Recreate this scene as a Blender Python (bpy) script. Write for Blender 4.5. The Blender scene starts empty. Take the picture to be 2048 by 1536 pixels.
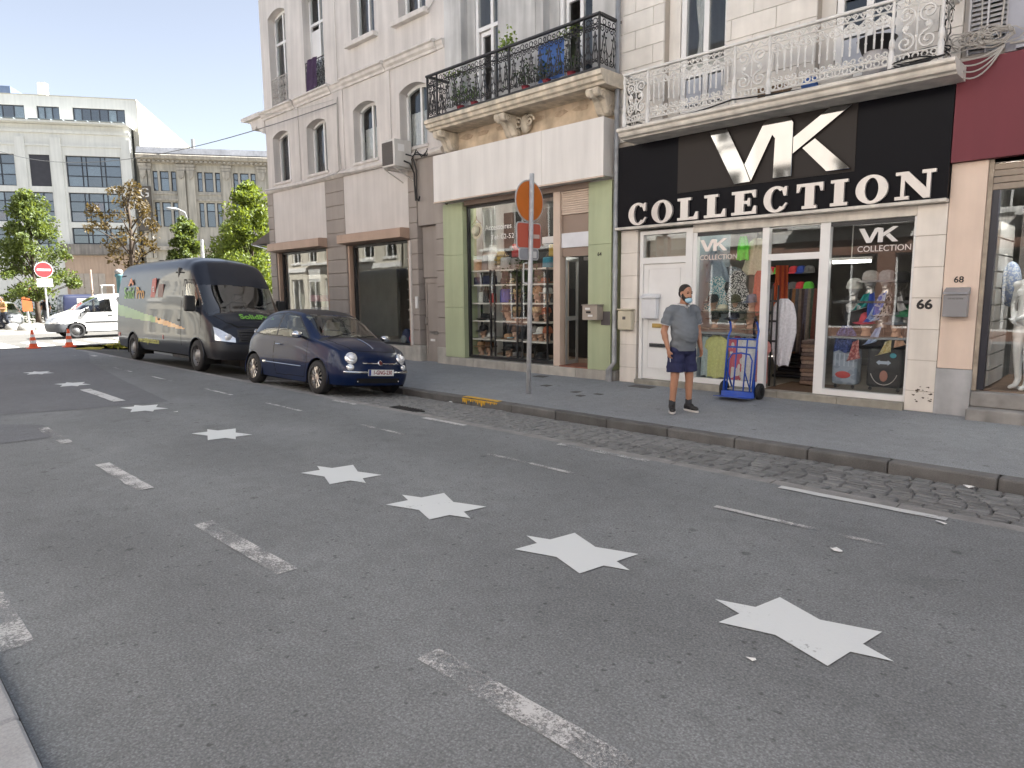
import bpy, bmesh, math, random
import numpy as np
from math import sin, cos, pi, radians, sqrt, atan2
from mathutils import Vector, Matrix
from mathutils.bvhtree import BVHTree
random.seed(7)
rng = np.random.default_rng(7)
SC = bpy.context.scene
COL = SC.collection

# ---------------------------------------------------------------- camera
cam_d = bpy.data.cameras.new('camera'); cam = bpy.data.objects.new('camera', cam_d); COL.objects.link(cam)
SC.camera = cam
cam_d.sensor_width = 36; cam_d.lens = 36*1335/2048; cam_d.clip_start = .05; cam_d.clip_end = 3000
_yaw, _pit, _rol = radians(44.35), radians(7.65), radians(-.52)
_f = Vector((-sin(_yaw)*cos(_pit), cos(_yaw)*cos(_pit), -sin(_pit)))
_r = Vector((cos(_yaw), sin(_yaw), 0)); _u = _r.cross(_f)
_r2 = _r*cos(_rol)+_u*sin(_rol); _u2 = _u*cos(_rol)-_r*sin(_rol)
cam.matrix_world = Matrix(((_r2.x, _u2.x, -_f.x, 0), (_r2.y, _u2.y, -_f.y, 0), (_r2.z, _u2.z, -_f.z, 1.65), (0, 0, 0, 1)))

# ---------------------------------------------------------------- sky, sun, exposure
SUN_DIR = Vector((.47, .90, 1.02)).normalized()      # towards the sun: behind the row of shops, a little up the street
_el = math.asin(SUN_DIR.z); _az = atan2(SUN_DIR.x, SUN_DIR.y)
W = bpy.data.worlds.new('World'); SC.world = W; W.use_nodes = True
_nt = W.node_tree; _bg = _nt.nodes['Background']
_sky = _nt.nodes.new('ShaderNodeTexSky'); _sky.sky_type = 'NISHITA'; _sky.sun_disc = False
_sky.sun_elevation = _el; _sky.sun_rotation = _az
_sky.air_density = .8; _sky.dust_density = 1.0; _sky.ozone_density = 1.0; _sky.altitude = 50
_hs = _nt.nodes.new('ShaderNodeHueSaturation'); _hs.inputs['Saturation'].default_value = .52      # thin summer haze veils the blue
_nt.links.new(_sky.outputs[0], _hs.inputs['Color']); _nt.links.new(_hs.outputs[0], _bg.inputs[0]); _bg.inputs[1].default_value = .050
_sl = bpy.data.lights.new('sun', 'SUN'); _sl.energy = 5.0; _sl.angle = radians(.53); _sl.color = (1, .975, .93)
_so = bpy.data.objects.new('sun', _sl); COL.objects.link(_so)
_so.rotation_euler = (-SUN_DIR).to_track_quat('-Z', 'Y').to_euler()
SC.view_settings.view_transform = 'Standard'; SC.view_settings.look = 'None'
SC.view_settings.gamma = 1; SC.view_settings.exposure = 2.45
SC.view_settings.use_curve_mapping = False
SC.cycles.max_bounces = 8; SC.cycles.transparent_max_bounces = 12
SC.cycles.sample_clamp_indirect = 4; SC.cycles.caustics_reflective = False; SC.cycles.caustics_refractive = False

# ---------------------------------------------------------------- materials
MATS = {}
def mat(name, col, rough=.6, metal=0, var=.1, vscale=2.5, streak=0, bump=0, bscale=60, coat=0, spec=.5, rnd=0, fine=0, fscale=120, emit=0):
    if name in MATS: return MATS[name]
    m = bpy.data.materials.new(name); m.use_nodes = True; MATS[name] = m
    nt = m.node_tree; N = nt.nodes; L = nt.links; b = N['Principled BSDF']
    b.inputs['Roughness'].default_value = rough; b.inputs['Metallic'].default_value = metal
    b.inputs['Coat Weight'].default_value = coat; b.inputs['Coat Roughness'].default_value = .03
    b.inputs['Specular IOR Level'].default_value = spec
    geo = N.new('ShaderNodeNewGeometry')
    def noise(scale, mapping=None, det=4):
        n = N.new('ShaderNodeTexNoise'); n.inputs['Scale'].default_value = scale; n.inputs['Detail'].default_value = det
        if mapping:
            v = N.new('ShaderNodeVectorMath'); v.operation = 'MULTIPLY'; v.inputs[1].default_value = mapping
            L.new(geo.outputs['Position'], v.inputs[0]); L.new(v.outputs[0], n.inputs['Vector'])
        else: L.new(geo.outputs['Position'], n.inputs['Vector'])
        return n.outputs['Fac']
    fac = None
    def mul(val, lo, hi):
        nonlocal fac
        r = N.new('ShaderNodeMapRange'); r.inputs['From Min'].default_value = .3; r.inputs['From Max'].default_value = .7
        r.inputs['To Min'].default_value = lo; r.inputs['To Max'].default_value = hi; L.new(val, r.inputs['Value'])
        if fac is None: fac = r.outputs[0]
        else:
            q = N.new('ShaderNodeMath'); q.operation = 'MULTIPLY'; L.new(fac, q.inputs[0]); L.new(r.outputs[0], q.inputs[1]); fac = q.outputs[0]
    if var: mul(noise(vscale), 1-var, 1+var)
    if streak: mul(noise(1.0, (5, 5, .45), 6), 1-streak, 1+streak*.5)
    if fine: mul(noise(fscale, det=2), 1-fine, 1+fine)
    if rnd:
        oi = N.new('ShaderNodeObjectInfo'); r = N.new('ShaderNodeMapRange'); r.inputs['To Min'].default_value = 1-rnd; r.inputs['To Max'].default_value = 1+rnd
        L.new(oi.outputs['Random'], r.inputs['Value'])
        if fac is None: fac = r.outputs[0]
        else:
            q = N.new('ShaderNodeMath'); q.operation = 'MULTIPLY'; L.new(fac, q.inputs[0]); L.new(r.outputs[0], q.inputs[1]); fac = q.outputs[0]
    c4 = (col[0], col[1], col[2], 1)
    if fac is not None:
        v = N.new('ShaderNodeVectorMath'); v.operation = 'SCALE'; v.inputs[0].default_value = col
        L.new(fac, v.inputs['Scale']); L.new(v.outputs[0], b.inputs['Base Color'])
    else: b.inputs['Base Color'].default_value = c4
    if bump:
        bp = N.new('ShaderNodeBump'); bp.inputs['Strength'].default_value = bump; bp.inputs['Distance'].default_value = .01
        L.new(noise(bscale, det=3), bp.inputs['Height']); L.new(bp.outputs[0], b.inputs['Normal'])
    if emit:
        b.inputs['Emission Color'].default_value = c4; b.inputs['Emission Strength'].default_value = emit
    return m

def glass(name, tint=(.96, .975, .97), refl=1.0, rough=.0):
    if name in MATS: return MATS[name]
    m = bpy.data.materials.new(name); m.use_nodes = True; MATS[name] = m
    nt = m.node_tree; N = nt.nodes; L = nt.links; N.remove(N['Principled BSDF']); out = N['Material Output']
    t = N.new('ShaderNodeBsdfTransparent'); t.inputs[0].default_value = (*tint, 1)
    g = N.new('ShaderNodeBsdfGlossy'); g.inputs['Roughness'].default_value = rough; g.inputs[0].default_value = (1, 1, 1, 1)
    geo = N.new('ShaderNodeNewGeometry'); nz = N.new('ShaderNodeTexNoise'); nz.inputs['Scale'].default_value = 1.3; nz.inputs['Detail'].default_value = 1
    L.new(geo.outputs['Position'], nz.inputs['Vector'])
    bp = N.new('ShaderNodeBump'); bp.inputs['Strength'].default_value = .02; bp.inputs['Distance'].default_value = .05
    L.new(nz.outputs['Fac'], bp.inputs['Height']); L.new(bp.outputs[0], g.inputs['Normal'])
    dt = N.new('ShaderNodeVectorMath'); dt.operation = 'DOT_PRODUCT'; L.new(geo.outputs['Incoming'], dt.inputs[0]); L.new(geo.outputs['Normal'], dt.inputs[1])
    def mth(op, a, b_=None, c_=None):
        q = N.new('ShaderNodeMath'); q.operation = op; q.use_clamp = op != 'ABSOLUTE'
        for i, v_ in enumerate((a, b_, c_)):
            if v_ is None: continue
            if isinstance(v_, (int, float)): q.inputs[i].default_value = v_
            else: L.new(v_, q.inputs[i])
        return q.outputs[0]
    fr = mth('MULTIPLY_ADD', mth('POWER', mth('SUBTRACT', 1.0, mth('ABSOLUTE', dt.outputs['Value'])), 5.0), .96, .04)     # Schlick, same for both faces
    mu = N.new('ShaderNodeMath'); mu.operation = 'MULTIPLY'; mu.inputs[1].default_value = refl; mu.use_clamp = True
    L.new(fr, mu.inputs[0])
    mx = N.new('ShaderNodeMixShader'); L.new(mu.outputs[0], mx.inputs[0]); L.new(t.outputs[0], mx.inputs[1]); L.new(g.outputs[0], mx.inputs[2])
    L.new(mx.outputs[0], out.inputs[0])
    return m

# ---------------------------------------------------------------- mesh helpers
K = 1.0854                       # survey units of the shop row to metres; survey datum .13 is the foot of the facades
def sv(x, y, z): return (x*K, y*K, (z-.13)*K)
BASE = {}                         # world position of each parent
def tag(o, label=None, cat=None, group=None, kind=None):
    if label: o['label'] = label
    if cat: o['category'] = cat
    if group: o['group'] = group
    if kind: o['kind'] = kind
    return o
def thing(name, label, cat, loc=(0, 0, 0), rot=(0, 0, 0), group=None, s=False):
    o = bpy.data.objects.new(name, None); COL.objects.link(o)
    if s: loc = sv(*loc)
    o.location = loc; o.rotation_euler = rot; o.empty_display_size = .1
    BASE[o.name] = Vector(loc)
    return tag(o, label, cat, group)

class MB:
    """collects faces; build() links them as one mesh object. s=True: survey units"""
    def __init__(self, s=False): self.v = []; self.f = []; self.s = s
    def add(self, vs, fs):
        n = len(self.v); self.v += [tuple(p) for p in vs]; self.f += [tuple(n+i for i in q) for q in fs]; return self
    def box(self, x0, x1, y0, y1, z0, z1):
        return self.add([(x0, y0, z0), (x1, y0, z0), (x1, y1, z0), (x0, y1, z0), (x0, y0, z1), (x1, y0, z1), (x1, y1, z1), (x0, y1, z1)],
                        [(0, 3, 2, 1), (4, 5, 6, 7), (0, 1, 5, 4), (1, 2, 6, 5), (2, 3, 7, 6), (3, 0, 4, 7)])
    def poly(self, pts): return self.add(pts, [tuple(range(len(pts)))])
    def prism(self, pts, ax, d0, d1):
        def mk(a, b, d): return {'y': (a, d, b), 'x': (d, a, b), 'z': (a, b, d)}[ax]
        n = len(pts); vs = [mk(a, b, d0) for a, b in pts]+[mk(a, b, d1) for a, b in pts]
        return self.add(vs, [tuple(range(n)), tuple(range(2*n-1, n-1, -1))]+[(i, (i+1) % n, n+(i+1) % n, n+i) for i in range(n)])
    def tube(self, path, r, n=6, closed=False, cap=True):
        P = [Vector(p) for p in path]; m = len(P)
        if not hasattr(r, '__len__'): r = [r]*m
        vs = []; up = None
        for i in range(m):
            a = P[(i-1) % m] if closed or i > 0 else P[0]; b = P[(i+1) % m] if closed or i < m-1 else P[-1]
            t = (b-a)
            t = t.normalized() if t.length > 1e-9 else Vector((0, 0, 1))
            if up is None:
                up = t.cross(Vector((0, 0, 1)))
                if up.length < 1e-3: up = t.cross(Vector((0, 1, 0)))
            up = (up-t*up.dot(t))
            up = up.normalized() if up.length > 1e-6 else t.orthogonal().normalized()
            w = t.cross(up)
            for k in range(n):
                a2 = 2*pi*k/n; vs.append(P[i]+up*(r[i]*cos(a2))+w*(r[i]*sin(a2)))
        fs = []
        for i in range(m if closed else m-1):
            j = (i+1) % m
            for k in range(n): fs.append((i*n+k, i*n+(k+1) % n, j*n+(k+1) % n, j*n+k))
        if cap and not closed: fs += [tuple(range(n-1, -1, -1)), tuple((m-1)*n+k for k in range(n))]
        return self.add(vs, fs)
    def cyl(self, a, b, r, n=12, r2=None): return self.tube([a, b], [r, r if r2 is None else r2], n)
    def lathe(self, prof, c=(0, 0, 0), n=20, ax='z', a0=0, a1=2*pi, sx=1, sy=1):
        full = abs(a1-a0-2*pi) < 1e-6; nn = n if full else n+1; vs = []
        for r, z in prof:
            for k in range(nn):
                a = a0+(a1-a0)*k/n; p = (r*cos(a)*sx, r*sin(a)*sy, z)
                p = {'z': p, 'y': (p[0], p[2], p[1]), 'x': (p[2], p[0], p[1])}[ax]
                vs.append((p[0]+c[0], p[1]+c[1], p[2]+c[2]))
        fs = []
        for i in range(len(prof)-1):
            for k in range(n):
                k2 = (k+1) % nn if full else k+1
                fs.append((i*nn+k, i*nn+k2, (i+1)*nn+k2, (i+1)*nn+k))
        return self.add(vs, fs)
    def ell(self, c, rx, ry=None, rz=None, nu=12, nv=8, rot=None):
        ry = rx if ry is None else ry; rz = rx if rz is None else rz; vs = []
        for i in range(nv+1):
            t = pi*i/nv
            for k in range(nu):
                a = 2*pi*k/nu; p = Vector((rx*sin(t)*cos(a), ry*sin(t)*sin(a), rz*cos(t)))
                if rot: p = rot @ p
                vs.append((p.x+c[0], p.y+c[1], p.z+c[2]))
        fs = [(i*nu+k, i*nu+(k+1) % nu, (i+1)*nu+(k+1) % nu, (i+1)*nu+k) for i in range(nv) for k in range(nu)]
        return self.add(vs, fs)
    def grid(self, P):
        n, m = len(P), len(P[0])
        return self.add([p for row in P for p in row], [(i*m+j, i*m+j+1, (i+1)*m+j+1, (i+1)*m+j) for i in range(n-1) for j in range(m-1)])
    def wall(self, x0, x1, z0, z1, yf, ops, depth, back=True):
        """front sheet at yf (facing -y) with rectangular openings and their reveals"""
        xs = sorted({x0, x1, *[o[0] for o in ops], *[o[1] for o in ops]}); zs = sorted({z0, z1, *[o[2] for o in ops], *[o[3] for o in ops]})
        xs = [x for x in xs if x0 <= x <= x1]; zs = [z for z in zs if z0 <= z <= z1]
        inside = lambda x, z: any(o[0] < x < o[1] and o[2] < z < o[3] for o in ops)
        for i in range(len(xs)-1):
            for j in range(len(zs)-1):
                if not inside((xs[i]+xs[i+1])/2, (zs[j]+zs[j+1])/2):
                    a, b, c, d = xs[i], xs[i+1], zs[j], zs[j+1]
                    self.poly([(a, yf, c), (b, yf, c), (b, yf, d), (a, yf, d)])
                    if back: self.poly([(a, yf+depth, c), (a, yf+depth, d), (b, yf+depth, d), (b, yf+depth, c)])
        for o in ops:
            a, b, c, d = o[:4]; e = yf+depth
            self.poly([(a, yf, c), (a, yf, d), (a, e, d), (a, e, c)]); self.poly([(b, yf, c), (b, e, c), (b, e, d), (b, yf, d)])
            self.poly([(a, yf, d), (b, yf, d), (b, e, d), (a, e, d)]); self.poly([(a, yf, c), (a, e, c), (b, e, c), (b, yf, c)])
        return self
    def arch(self, x0, x1, z1, rise, yf, depth, n=8):
        """fills the top corners of an opening so that its head is a segmental arch"""
        c = (x0+x1)/2; w = (x1-x0)/2; R = (w*w+rise*rise)/(2*rise)
        top = z1+.0005
        for s in (-1, 1):
            pts = [(c+s*w, top)]
            for k in range(n+1):
                x = w*(1-k/n); pts.append((c+s*x, z1-R+sqrt(max(R*R-x*x, 0)) if k < n else z1))
            self.prism(pts, 'y', yf, yf+depth)
        return self
    def build(self, name, m, parent=None, smooth=False, bevel=0, label=None, cat=None, group=None, kind=None, local=False, recalc=True, seg=1, merge=False):
        base = BASE.get(parent.name, Vector()) if (parent and not local) else Vector()
        me = bpy.data.meshes.new(name)
        V = self.v
        if self.s: V = [sv(*p) for p in V]
        if base.length > 0: V = [(p[0]-base.x, p[1]-base.y, p[2]-base.z) for p in V]
        me.from_pydata([tuple(p) for p in V], [], self.f)
        if recalc or merge:
            bm = bmesh.new(); bm.from_mesh(me)
            if merge: bmesh.ops.remove_doubles(bm, verts=bm.verts, dist=1e-4)
            if recalc: bmesh.ops.recalc_face_normals(bm, faces=bm.faces)
            bm.to_mesh(me); bm.free()
        me.materials.append(m)
        if smooth: me.shade_smooth()
        o = bpy.data.objects.new(name, me); COL.objects.link(o)
        if parent: o.parent = parent
        if bevel:
            bv = o.modifiers.new('bevel', 'BEVEL'); bv.width = bevel; bv.segments = seg; bv.limit_method = 'ANGLE'; bv.angle_limit = radians(40)
        BASE[o.name] = base if parent else Vector()
        return tag(o, label, cat, group, kind)

def copy_tree(o, parent=None, loc=None, rot=None, label=None, group=None, scale=None):
    c = o.copy(); COL.objects.link(c); c.parent = parent
    if loc is not None: c.location = loc
    if rot is not None: c.rotation_euler = rot
    if scale is not None: c.scale = scale
    if label: c['label'] = label
    if group: c['group'] = group
    for ch in list(o.children): copy_tree(ch, c)
    BASE[c.name] = Vector(c.location)
    return c
def flat_text(body, size, m, parent, loc, rot=(pi/2, 0, 0), name='lettering', depth=.002, sx=1, align='CENTER', shear=0, bold=0, local=False, label=None):
    cu = bpy.data.curves.new('t', 'FONT'); cu.body = body; cu.size = size; cu.extrude = depth; cu.align_x = align; cu.align_y = 'CENTER'; cu.shear = shear; cu.offset = bold
    cu.resolution_u = 3
    ob = bpy.data.objects.new('t', cu); COL.objects.link(ob)
    dg = bpy.context.evaluated_depsgraph_get(); me = bpy.data.meshes.new_from_object(ob.evaluated_get(dg))
    bpy.data.objects.remove(ob); bpy.data.curves.remove(cu)
    me.materials.clear(); me.materials.append(m)
    base = BASE.get(parent.name, Vector()) if (parent and not local) else Vector()
    o = bpy.data.objects.new(name, me); COL.objects.link(o); o.parent = parent
    o.location = Vector(loc)-base; o.rotation_euler = rot; o.scale = (sx, 1, 1)
    if label: o['label'] = label
    return o
def spiral(cx, cz, r0, r1, a0, turns, n=18):
    """points (a, b) of a flat scroll, outside to inside"""
    return [(cx+(r0+(r1-r0)*k/n)*cos(a0+2*pi*turns*k/n), cz+(r0+(r1-r0)*k/n)*sin(a0+2*pi*turns*k/n)) for k in range(n+1)]
# ================================================================ GROUND
def asphalt(name, col, rough=.85, patchy=.14, speck=.35, lanes=False, spots=True):
    m = bpy.data.materials.new(name); m.use_nodes = True; MATS[name] = m
    nt = m.node_tree; N = nt.nodes; L = nt.links; b = N['Principled BSDF']; geo = N.new('ShaderNodeNewGeometry')
    def nz(s, d=3, r=.55):
        n = N.new('ShaderNodeTexNoise'); n.inputs['Scale'].default_value = s; n.inputs['Detail'].default_value = d; n.inputs['Roughness'].default_value = r
        L.new(geo.outputs['Position'], n.inputs['Vector']); return n.outputs['Fac']
    def rg(v, a, bb, lo, hi):
        r = N.new('ShaderNodeMapRange'); r.inputs['From Min'].default_value = a; r.inputs['From Max'].default_value = bb
        r.inputs['To Min'].default_value = lo; r.inputs['To Max'].default_value = hi; L.new(v, r.inputs['Value']); return r.outputs[0]
    def mm(a, c):
        q = N.new('ShaderNodeMath'); q.operation = 'MULTIPLY'; L.new(a, q.inputs[0]); L.new(c, q.inputs[1]); return q.outputs[0]
    f = mm(rg(nz(.55, 5), .3, .7, 1-patchy, 1+patchy), rg(nz(75, 3, .7), .3, .7, 1-speck, 1+speck))
    f = mm(f, rg(nz(6, 4), .3, .7, .93, 1.07))
    vo = N.new('ShaderNodeTexVoronoi'); vo.inputs['Scale'].default_value = 95; L.new(geo.outputs['Position'], vo.inputs['Vector'])
    f = mm(f, rg(vo.outputs['Distance'], .1, .6, 1.16, .8))
    if spots:                                   # old gum and oil spots
        v2 = N.new('ShaderNodeTexVoronoi'); v2.inputs['Scale'].default_value = 1.9; L.new(geo.outputs['Position'], v2.inputs['Vector'])
        r2 = rg(v2.outputs['Distance'], .045, .075, .62, 1); f = mm(f, r2)
        v4 = N.new('ShaderNodeTexVoronoi'); v4.inputs['Scale'].default_value = 11; L.new(geo.outputs['Position'], v4.inputs['Vector']); r4 = rg(v4.outputs['Distance'], .10, .17, .60, 1); k4 = rg(nz(3.3, 2), .47, .55, 0.0, 1.0)
        x4 = N.new('ShaderNodeMath'); x4.operation = 'MAXIMUM'; L.new(r4, x4.inputs[0]); L.new(k4, x4.inputs[1]); f = mm(f, x4.outputs[0])      # small pits where the surface has opened
    if lanes:                                   # wheel paths polished paler, oil line between them, stray cracks
        sep = N.new('ShaderNodeSeparateXYZ'); L.new(geo.outputs['Position'], sep.inputs[0])
        wv = N.new('ShaderNodeMath'); wv.operation = 'SINE'; sc2 = N.new('ShaderNodeMath'); sc2.operation = 'MULTIPLY_ADD'; sc2.inputs[1].default_value = 3.6; L.new(sep.outputs[1], sc2.inputs[0]); L.new(nz(.35, 2), sc2.inputs[2]); L.new(sc2.outputs[0], wv.inputs[0])
        f = mm(f, rg(wv.outputs[0], -1, 1, .93, 1.06))
        f = mm(f, rg(nz(1.7, 6, .65), .28, .42, .80, 1.0))
        v3 = N.new('ShaderNodeTexVoronoi'); v3.feature = 'DISTANCE_TO_EDGE'; v3.inputs['Scale'].default_value = .42
        wp = N.new('ShaderNodeVectorMath'); wp.operation = 'ADD'; nn_ = N.new('ShaderNodeTexNoise'); nn_.inputs['Scale'].default_value = 1.4; nn_.inputs['Detail'].default_value = 6; L.new(geo.outputs['Position'], nn_.inputs['Vector']); L.new(geo.outputs['Position'], wp.inputs[0]); L.new(nn_.outputs['Color'], wp.inputs[1]); L.new(wp.outputs[0], v3.inputs['Vector'])
        ck = rg(v3.outputs['Distance'], .0, .005, .86, 1.0); msk = rg(nz(.5, 2), .5, .58, 1.0, 0.0)
        mx = N.new('ShaderNodeMath'); mx.operation = 'MAXIMUM'; L.new(ck, mx.inputs[0]); L.new(msk, mx.inputs[1]); f = mm(f, mx.outputs[0])
    v = N.new('ShaderNodeVectorMath'); v.operation = 'SCALE'; v.inputs[0].default_value = col; L.new(f, v.inputs['Scale']); L.new(v.outputs[0], b.inputs['Base Color'])
    b.inputs['Roughness'].default_value = rough
    bp = N.new('ShaderNodeBump'); bp.inputs['Strength'].default_value = .55; bp.inputs['Distance'].default_value = .006
    L.new(nz(130, 2, .6), bp.inputs['Height']); L.new(bp.outputs[0], b.inputs['Normal'])
    return m
def paint(name, col, wear, under=(.208, .219, .222), scale=38):
    """road paint; wear 0 fresh .. 1 nearly gone, the asphalt showing through"""
    m = bpy.data.materials.new(name); m.use_nodes = True; MATS[name] = m
    nt = m.node_tree; N = nt.nodes; L = nt.links; b = N['Principled BSDF']; geo = N.new('ShaderNodeNewGeometry')
    n1 = N.new('ShaderNodeTexNoise'); n1.inputs['Scale'].default_value = scale; n1.inputs['Detail'].default_value = 6; n1.inputs['Roughness'].default_value = .75
    n2 = N.new('ShaderNodeTexNoise'); n2.inputs['Scale'].default_value = 3.1; n2.inputs['Detail'].default_value = 4
    L.new(geo.outputs['Position'], n1.inputs['Vector']); L.new(geo.outputs['Position'], n2.inputs['Vector'])
    ad = N.new('ShaderNodeMath'); ad.operation = 'ADD'; L.new(n1.outputs['Fac'], ad.inputs[0]); L.new(n2.outputs['Fac'], ad.inputs[1])
    r = N.new('ShaderNodeMapRange'); c0 = .64+.9*wear*.56; r.inputs['From Min'].default_value = c0-.12; r.inputs['From Max'].default_value = c0+.12; L.new(ad.outputs[0], r.inputs['Value'])
    b.inputs['Base Color'].default_value = (*col, 1); L.new(r.outputs[0], b.inputs['Alpha']); b.inputs['Roughness'].default_value = .75
    bp = N.new('ShaderNodeBump'); bp.inputs['Strength'].default_value = .4; bp.inputs['Distance'].default_value = .006; L.new(n1.outputs['Fac'], bp.inputs['Height']); L.new(bp.outputs[0], b.inputs['Normal'])
    return m
M_asph = asphalt('asphalt', (.208, .219, .222), lanes=True)
M_asph2 = asphalt('asphalt_new', (.165, .172, .182), speck=.2, patchy=.08, spots=False)
M_asph3 = asphalt('asphalt_patch', (.172, .18, .192), speck=.25)
M_pave = asphalt('pavement_asphalt', (.285, .30, .312), speck=.22, patchy=.1)
M_junc = asphalt('asphalt_junction', (.125, .12, .11), speck=.15, spots=False)
M_conc = mat('concrete', (.30, .295, .28), .8, var=.16, vscale=5, fine=.12, bump=.3, bscale=80)
M_kerb = mat('kerb_stone', (.125, .123, .12), .75, var=.22, vscale=4, fine=.15, bump=.4, bscale=60, rnd=.12, streak=.12)
M_kerb2 = mat('kerb_pale', (.36, .37, .375), .8, var=.12, vscale=5, fine=.12, bump=.3, rnd=.06)
M_cobble = mat('cobble_stone', (.165, .168, .166), .6, var=.18, vscale=12, fine=.12, bump=.5, bscale=45, rnd=.20)
M_mortar = mat('gutter_dirt', (.05, .048, .045), .9, var=.3, vscale=8, fine=.3)
M_white = paint('road_white_fresh', (.66, .69, .685), .04)
M_white2 = paint('road_white_worn', (.56, .56, .55), .66, scale=75)
M_white3 = paint('road_white_old', (.50, .50, .49), .74, scale=75)
M_white4 = paint('road_white_dash', (.58, .59, .58), .34)
M_yell = mat('yellow_paint', (.62, .36, .03), .6, var=.25, vscale=20, fine=.2)

def sheet(name, x0, x1, y0, y1, z, m, kind='structure', z1=None, parent=None):
    z1 = z if z1 is None else z1
    o = MB().add([(x0, y0, z), (x1, y0, z), (x1, y1, z1), (x0, y1, z1)], [(0, 1, 2, 3)]).build(name, m, parent, recalc=False)
    if kind: o['kind'] = kind
    return o
g = MB(); g.add([(1500*cos(2*pi*k/48), 1500*sin(2*pi*k/48), -.30) for k in range(48)], [tuple(range(48))]); g.build('ground', mat('earth', (.16, .15, .13), .9, var=.2, vscale=.05), recalc=False, kind='structure')
road = sheet('road', -27.2, 16, .38, 5.60, 0, M_asph)
sheet('road_junction', -38.5, -27.2, -60, 60, -.002, M_junc)
sheet('square_paving', -140, -38.5, -70, 110, .09, mat('paving_far', (.17, .158, .137), .85, var=.12, vscale=.4, fine=.1, fscale=6))
# newer asphalt laid over part of the road and a dark repair
def blob(name, pts, z, m, parent):
    o = MB().poly([(x, y, z) for x, y in pts]).build(name, m, parent, recalc=False); return o
blob('resurfaced_strip', [(-12.0, 1.0), (-11.5, 2.6), (-11.3, 3.7), (-15.2, 4.1), (-19.9, 4.7), (-23.4, 5.5), (-27.1, 5.55), (-27.1, .4), (-13.2, .4)], .004, M_asph2, road)
blob('repair_patch', [(-11.2, .7), (-10.9, 1.5), (-10.47, 1.86), (-9.9, 1.84), (-9.43, 1.75), (-9.45, 1.2), (-9.7, .7)], .005, M_asph3, road)
# painted six-pointed stars
def isect(p, q, r, s):
    d = (q[0]-p[0])*(s[1]-r[1])-(q[1]-p[1])*(s[0]-r[0]); t = ((r[0]-p[0])*(s[1]-r[1])-(r[1]-p[1])*(s[0]-r[0]))/d
    return (p[0]+t*(q[0]-p[0]), p[1]+t*(q[1]-p[1]))
def star(cx, cy, tips, R=.388):
    T = [(cx+x*R, cy+y*R) for x, y in tips]; pts = []
    for i in range(6):
        pts += [T[i], isect(T[i], T[(i+2) % 6], T[(i-1) % 6], T[(i+1) % 6])]
    MB().poly([(x, y, .0065) for x, y in reversed(pts)]).build('painted_star', M_white, road, recalc=False)
T0 = [(-1.12, 0), (-.55, .68), (.80, .62), (1.10, -.03), (.58, -.65), (-.81, -.61)]
star(-1.167, 3.205, [(-1.157, .008), (-.526, .683), (.799, .599), (1.105, -.05), (.586, -.669), (-.806, -.57)])
star(-2.588, 3.22, [(-1.108, -.012), (-.568, .675), (.816, .621), (1.086, -.021), (.591, -.641), (-.817, -.621)])
star(-3.99, 3.21, [(-1.117, -.015), (-.548, .677), (.803, .653), (1.097, -.04), (.571, -.62), (-.805, -.654)])
for sx_ in (-5.375, -8.06, -10.87, -15.01, -17.95): star(sx_, 3.21, T0)
def dash(x0, x1, y, w, m, z=.0075):
    n = 8; P = [[], []]
    for k in range(n+1):
        x = x0+(x1-x0)*k/n; j = rng.uniform(-.008, .008)
        P[0].append((x, y-w/2+j, z)); P[1].append((x, y+w/2+j*.5, z))
    MB().grid(P).build('painted_dash', m, road, recalc=True)
for a, b_ in ((-7.5, -6.2), (-4.94, -3.66), (-2.31, -.7)): dash(a, b_, 1.79, .13, M_white2)
dash(-10.2, -8.9, 1.8, .12, M_white3); dash(-4.6, -3.78, .47, .16, M_white2, .008)
dash(-13.95, -11.9, 3.17, .17, M_white4, .011)
for a, b_ in ((-4.93, -3.74), (-2.38, -1.14), (-7.31, -6.26), (-10.0, -8.85), (-12.42, -11.2), (-15.3, -13.9), (-17.8, -16.5)): dash(a, b_, 4.68, .055, M_white3 if a > -8 else M_white2)
for a, b_ in ((-9.64, -8.73), (-7.08, -6.25), (-4.69, -3.54), (-2.23, -1.01), (.1, 1.2)): dash(a, b_, 5.53, .085, M_white4 if a > -3 else M_white2)
for k, (a, b_) in enumerate(((-22.8, -22.5), (-22.2, -21.7), (-21.5, -21.0))): dash(a, b_, 5.0+.3*k, .12, M_white2)
# gutter of cobbles between the asphalt and the kerb
GUT0, GUT1, KZ, PZ = 5.76, 7.40, -.185, -.065
def gz(y): return (y-5.60)*(KZ/(GUT1-5.60)) if y > 5.6 else 0
MB().add([(-27, 5.6, -.022), (16, 5.6, -.022), (16, 7.86, gz(7.86)-.022), (-27, 7.86, gz(7.86)-.022)], [(0, 1, 2, 3)]).build('gutter_bed', M_mortar, recalc=False, kind='structure')
edge = MB()
x = -27.0
while x < 16:
    L_ = .98; edge.box(x+.004, x+L_, 5.605, 5.745, -.10, gz(5.68)+.004); x += L_+.006
edge.build('gutter_edge_stones', mat('edge_concrete', (.25, .245, .235), .8, var=.2, vscale=6, fine=.15, bump=.3), recalc=True, kind='structure')
gut = bpy.data.objects.new('cobbled_gutter', None); COL.objects.link(gut); tag(gut, kind='structure'); gut['label'] = 'worn grey cobbles of the gutter along the kerb'
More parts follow.
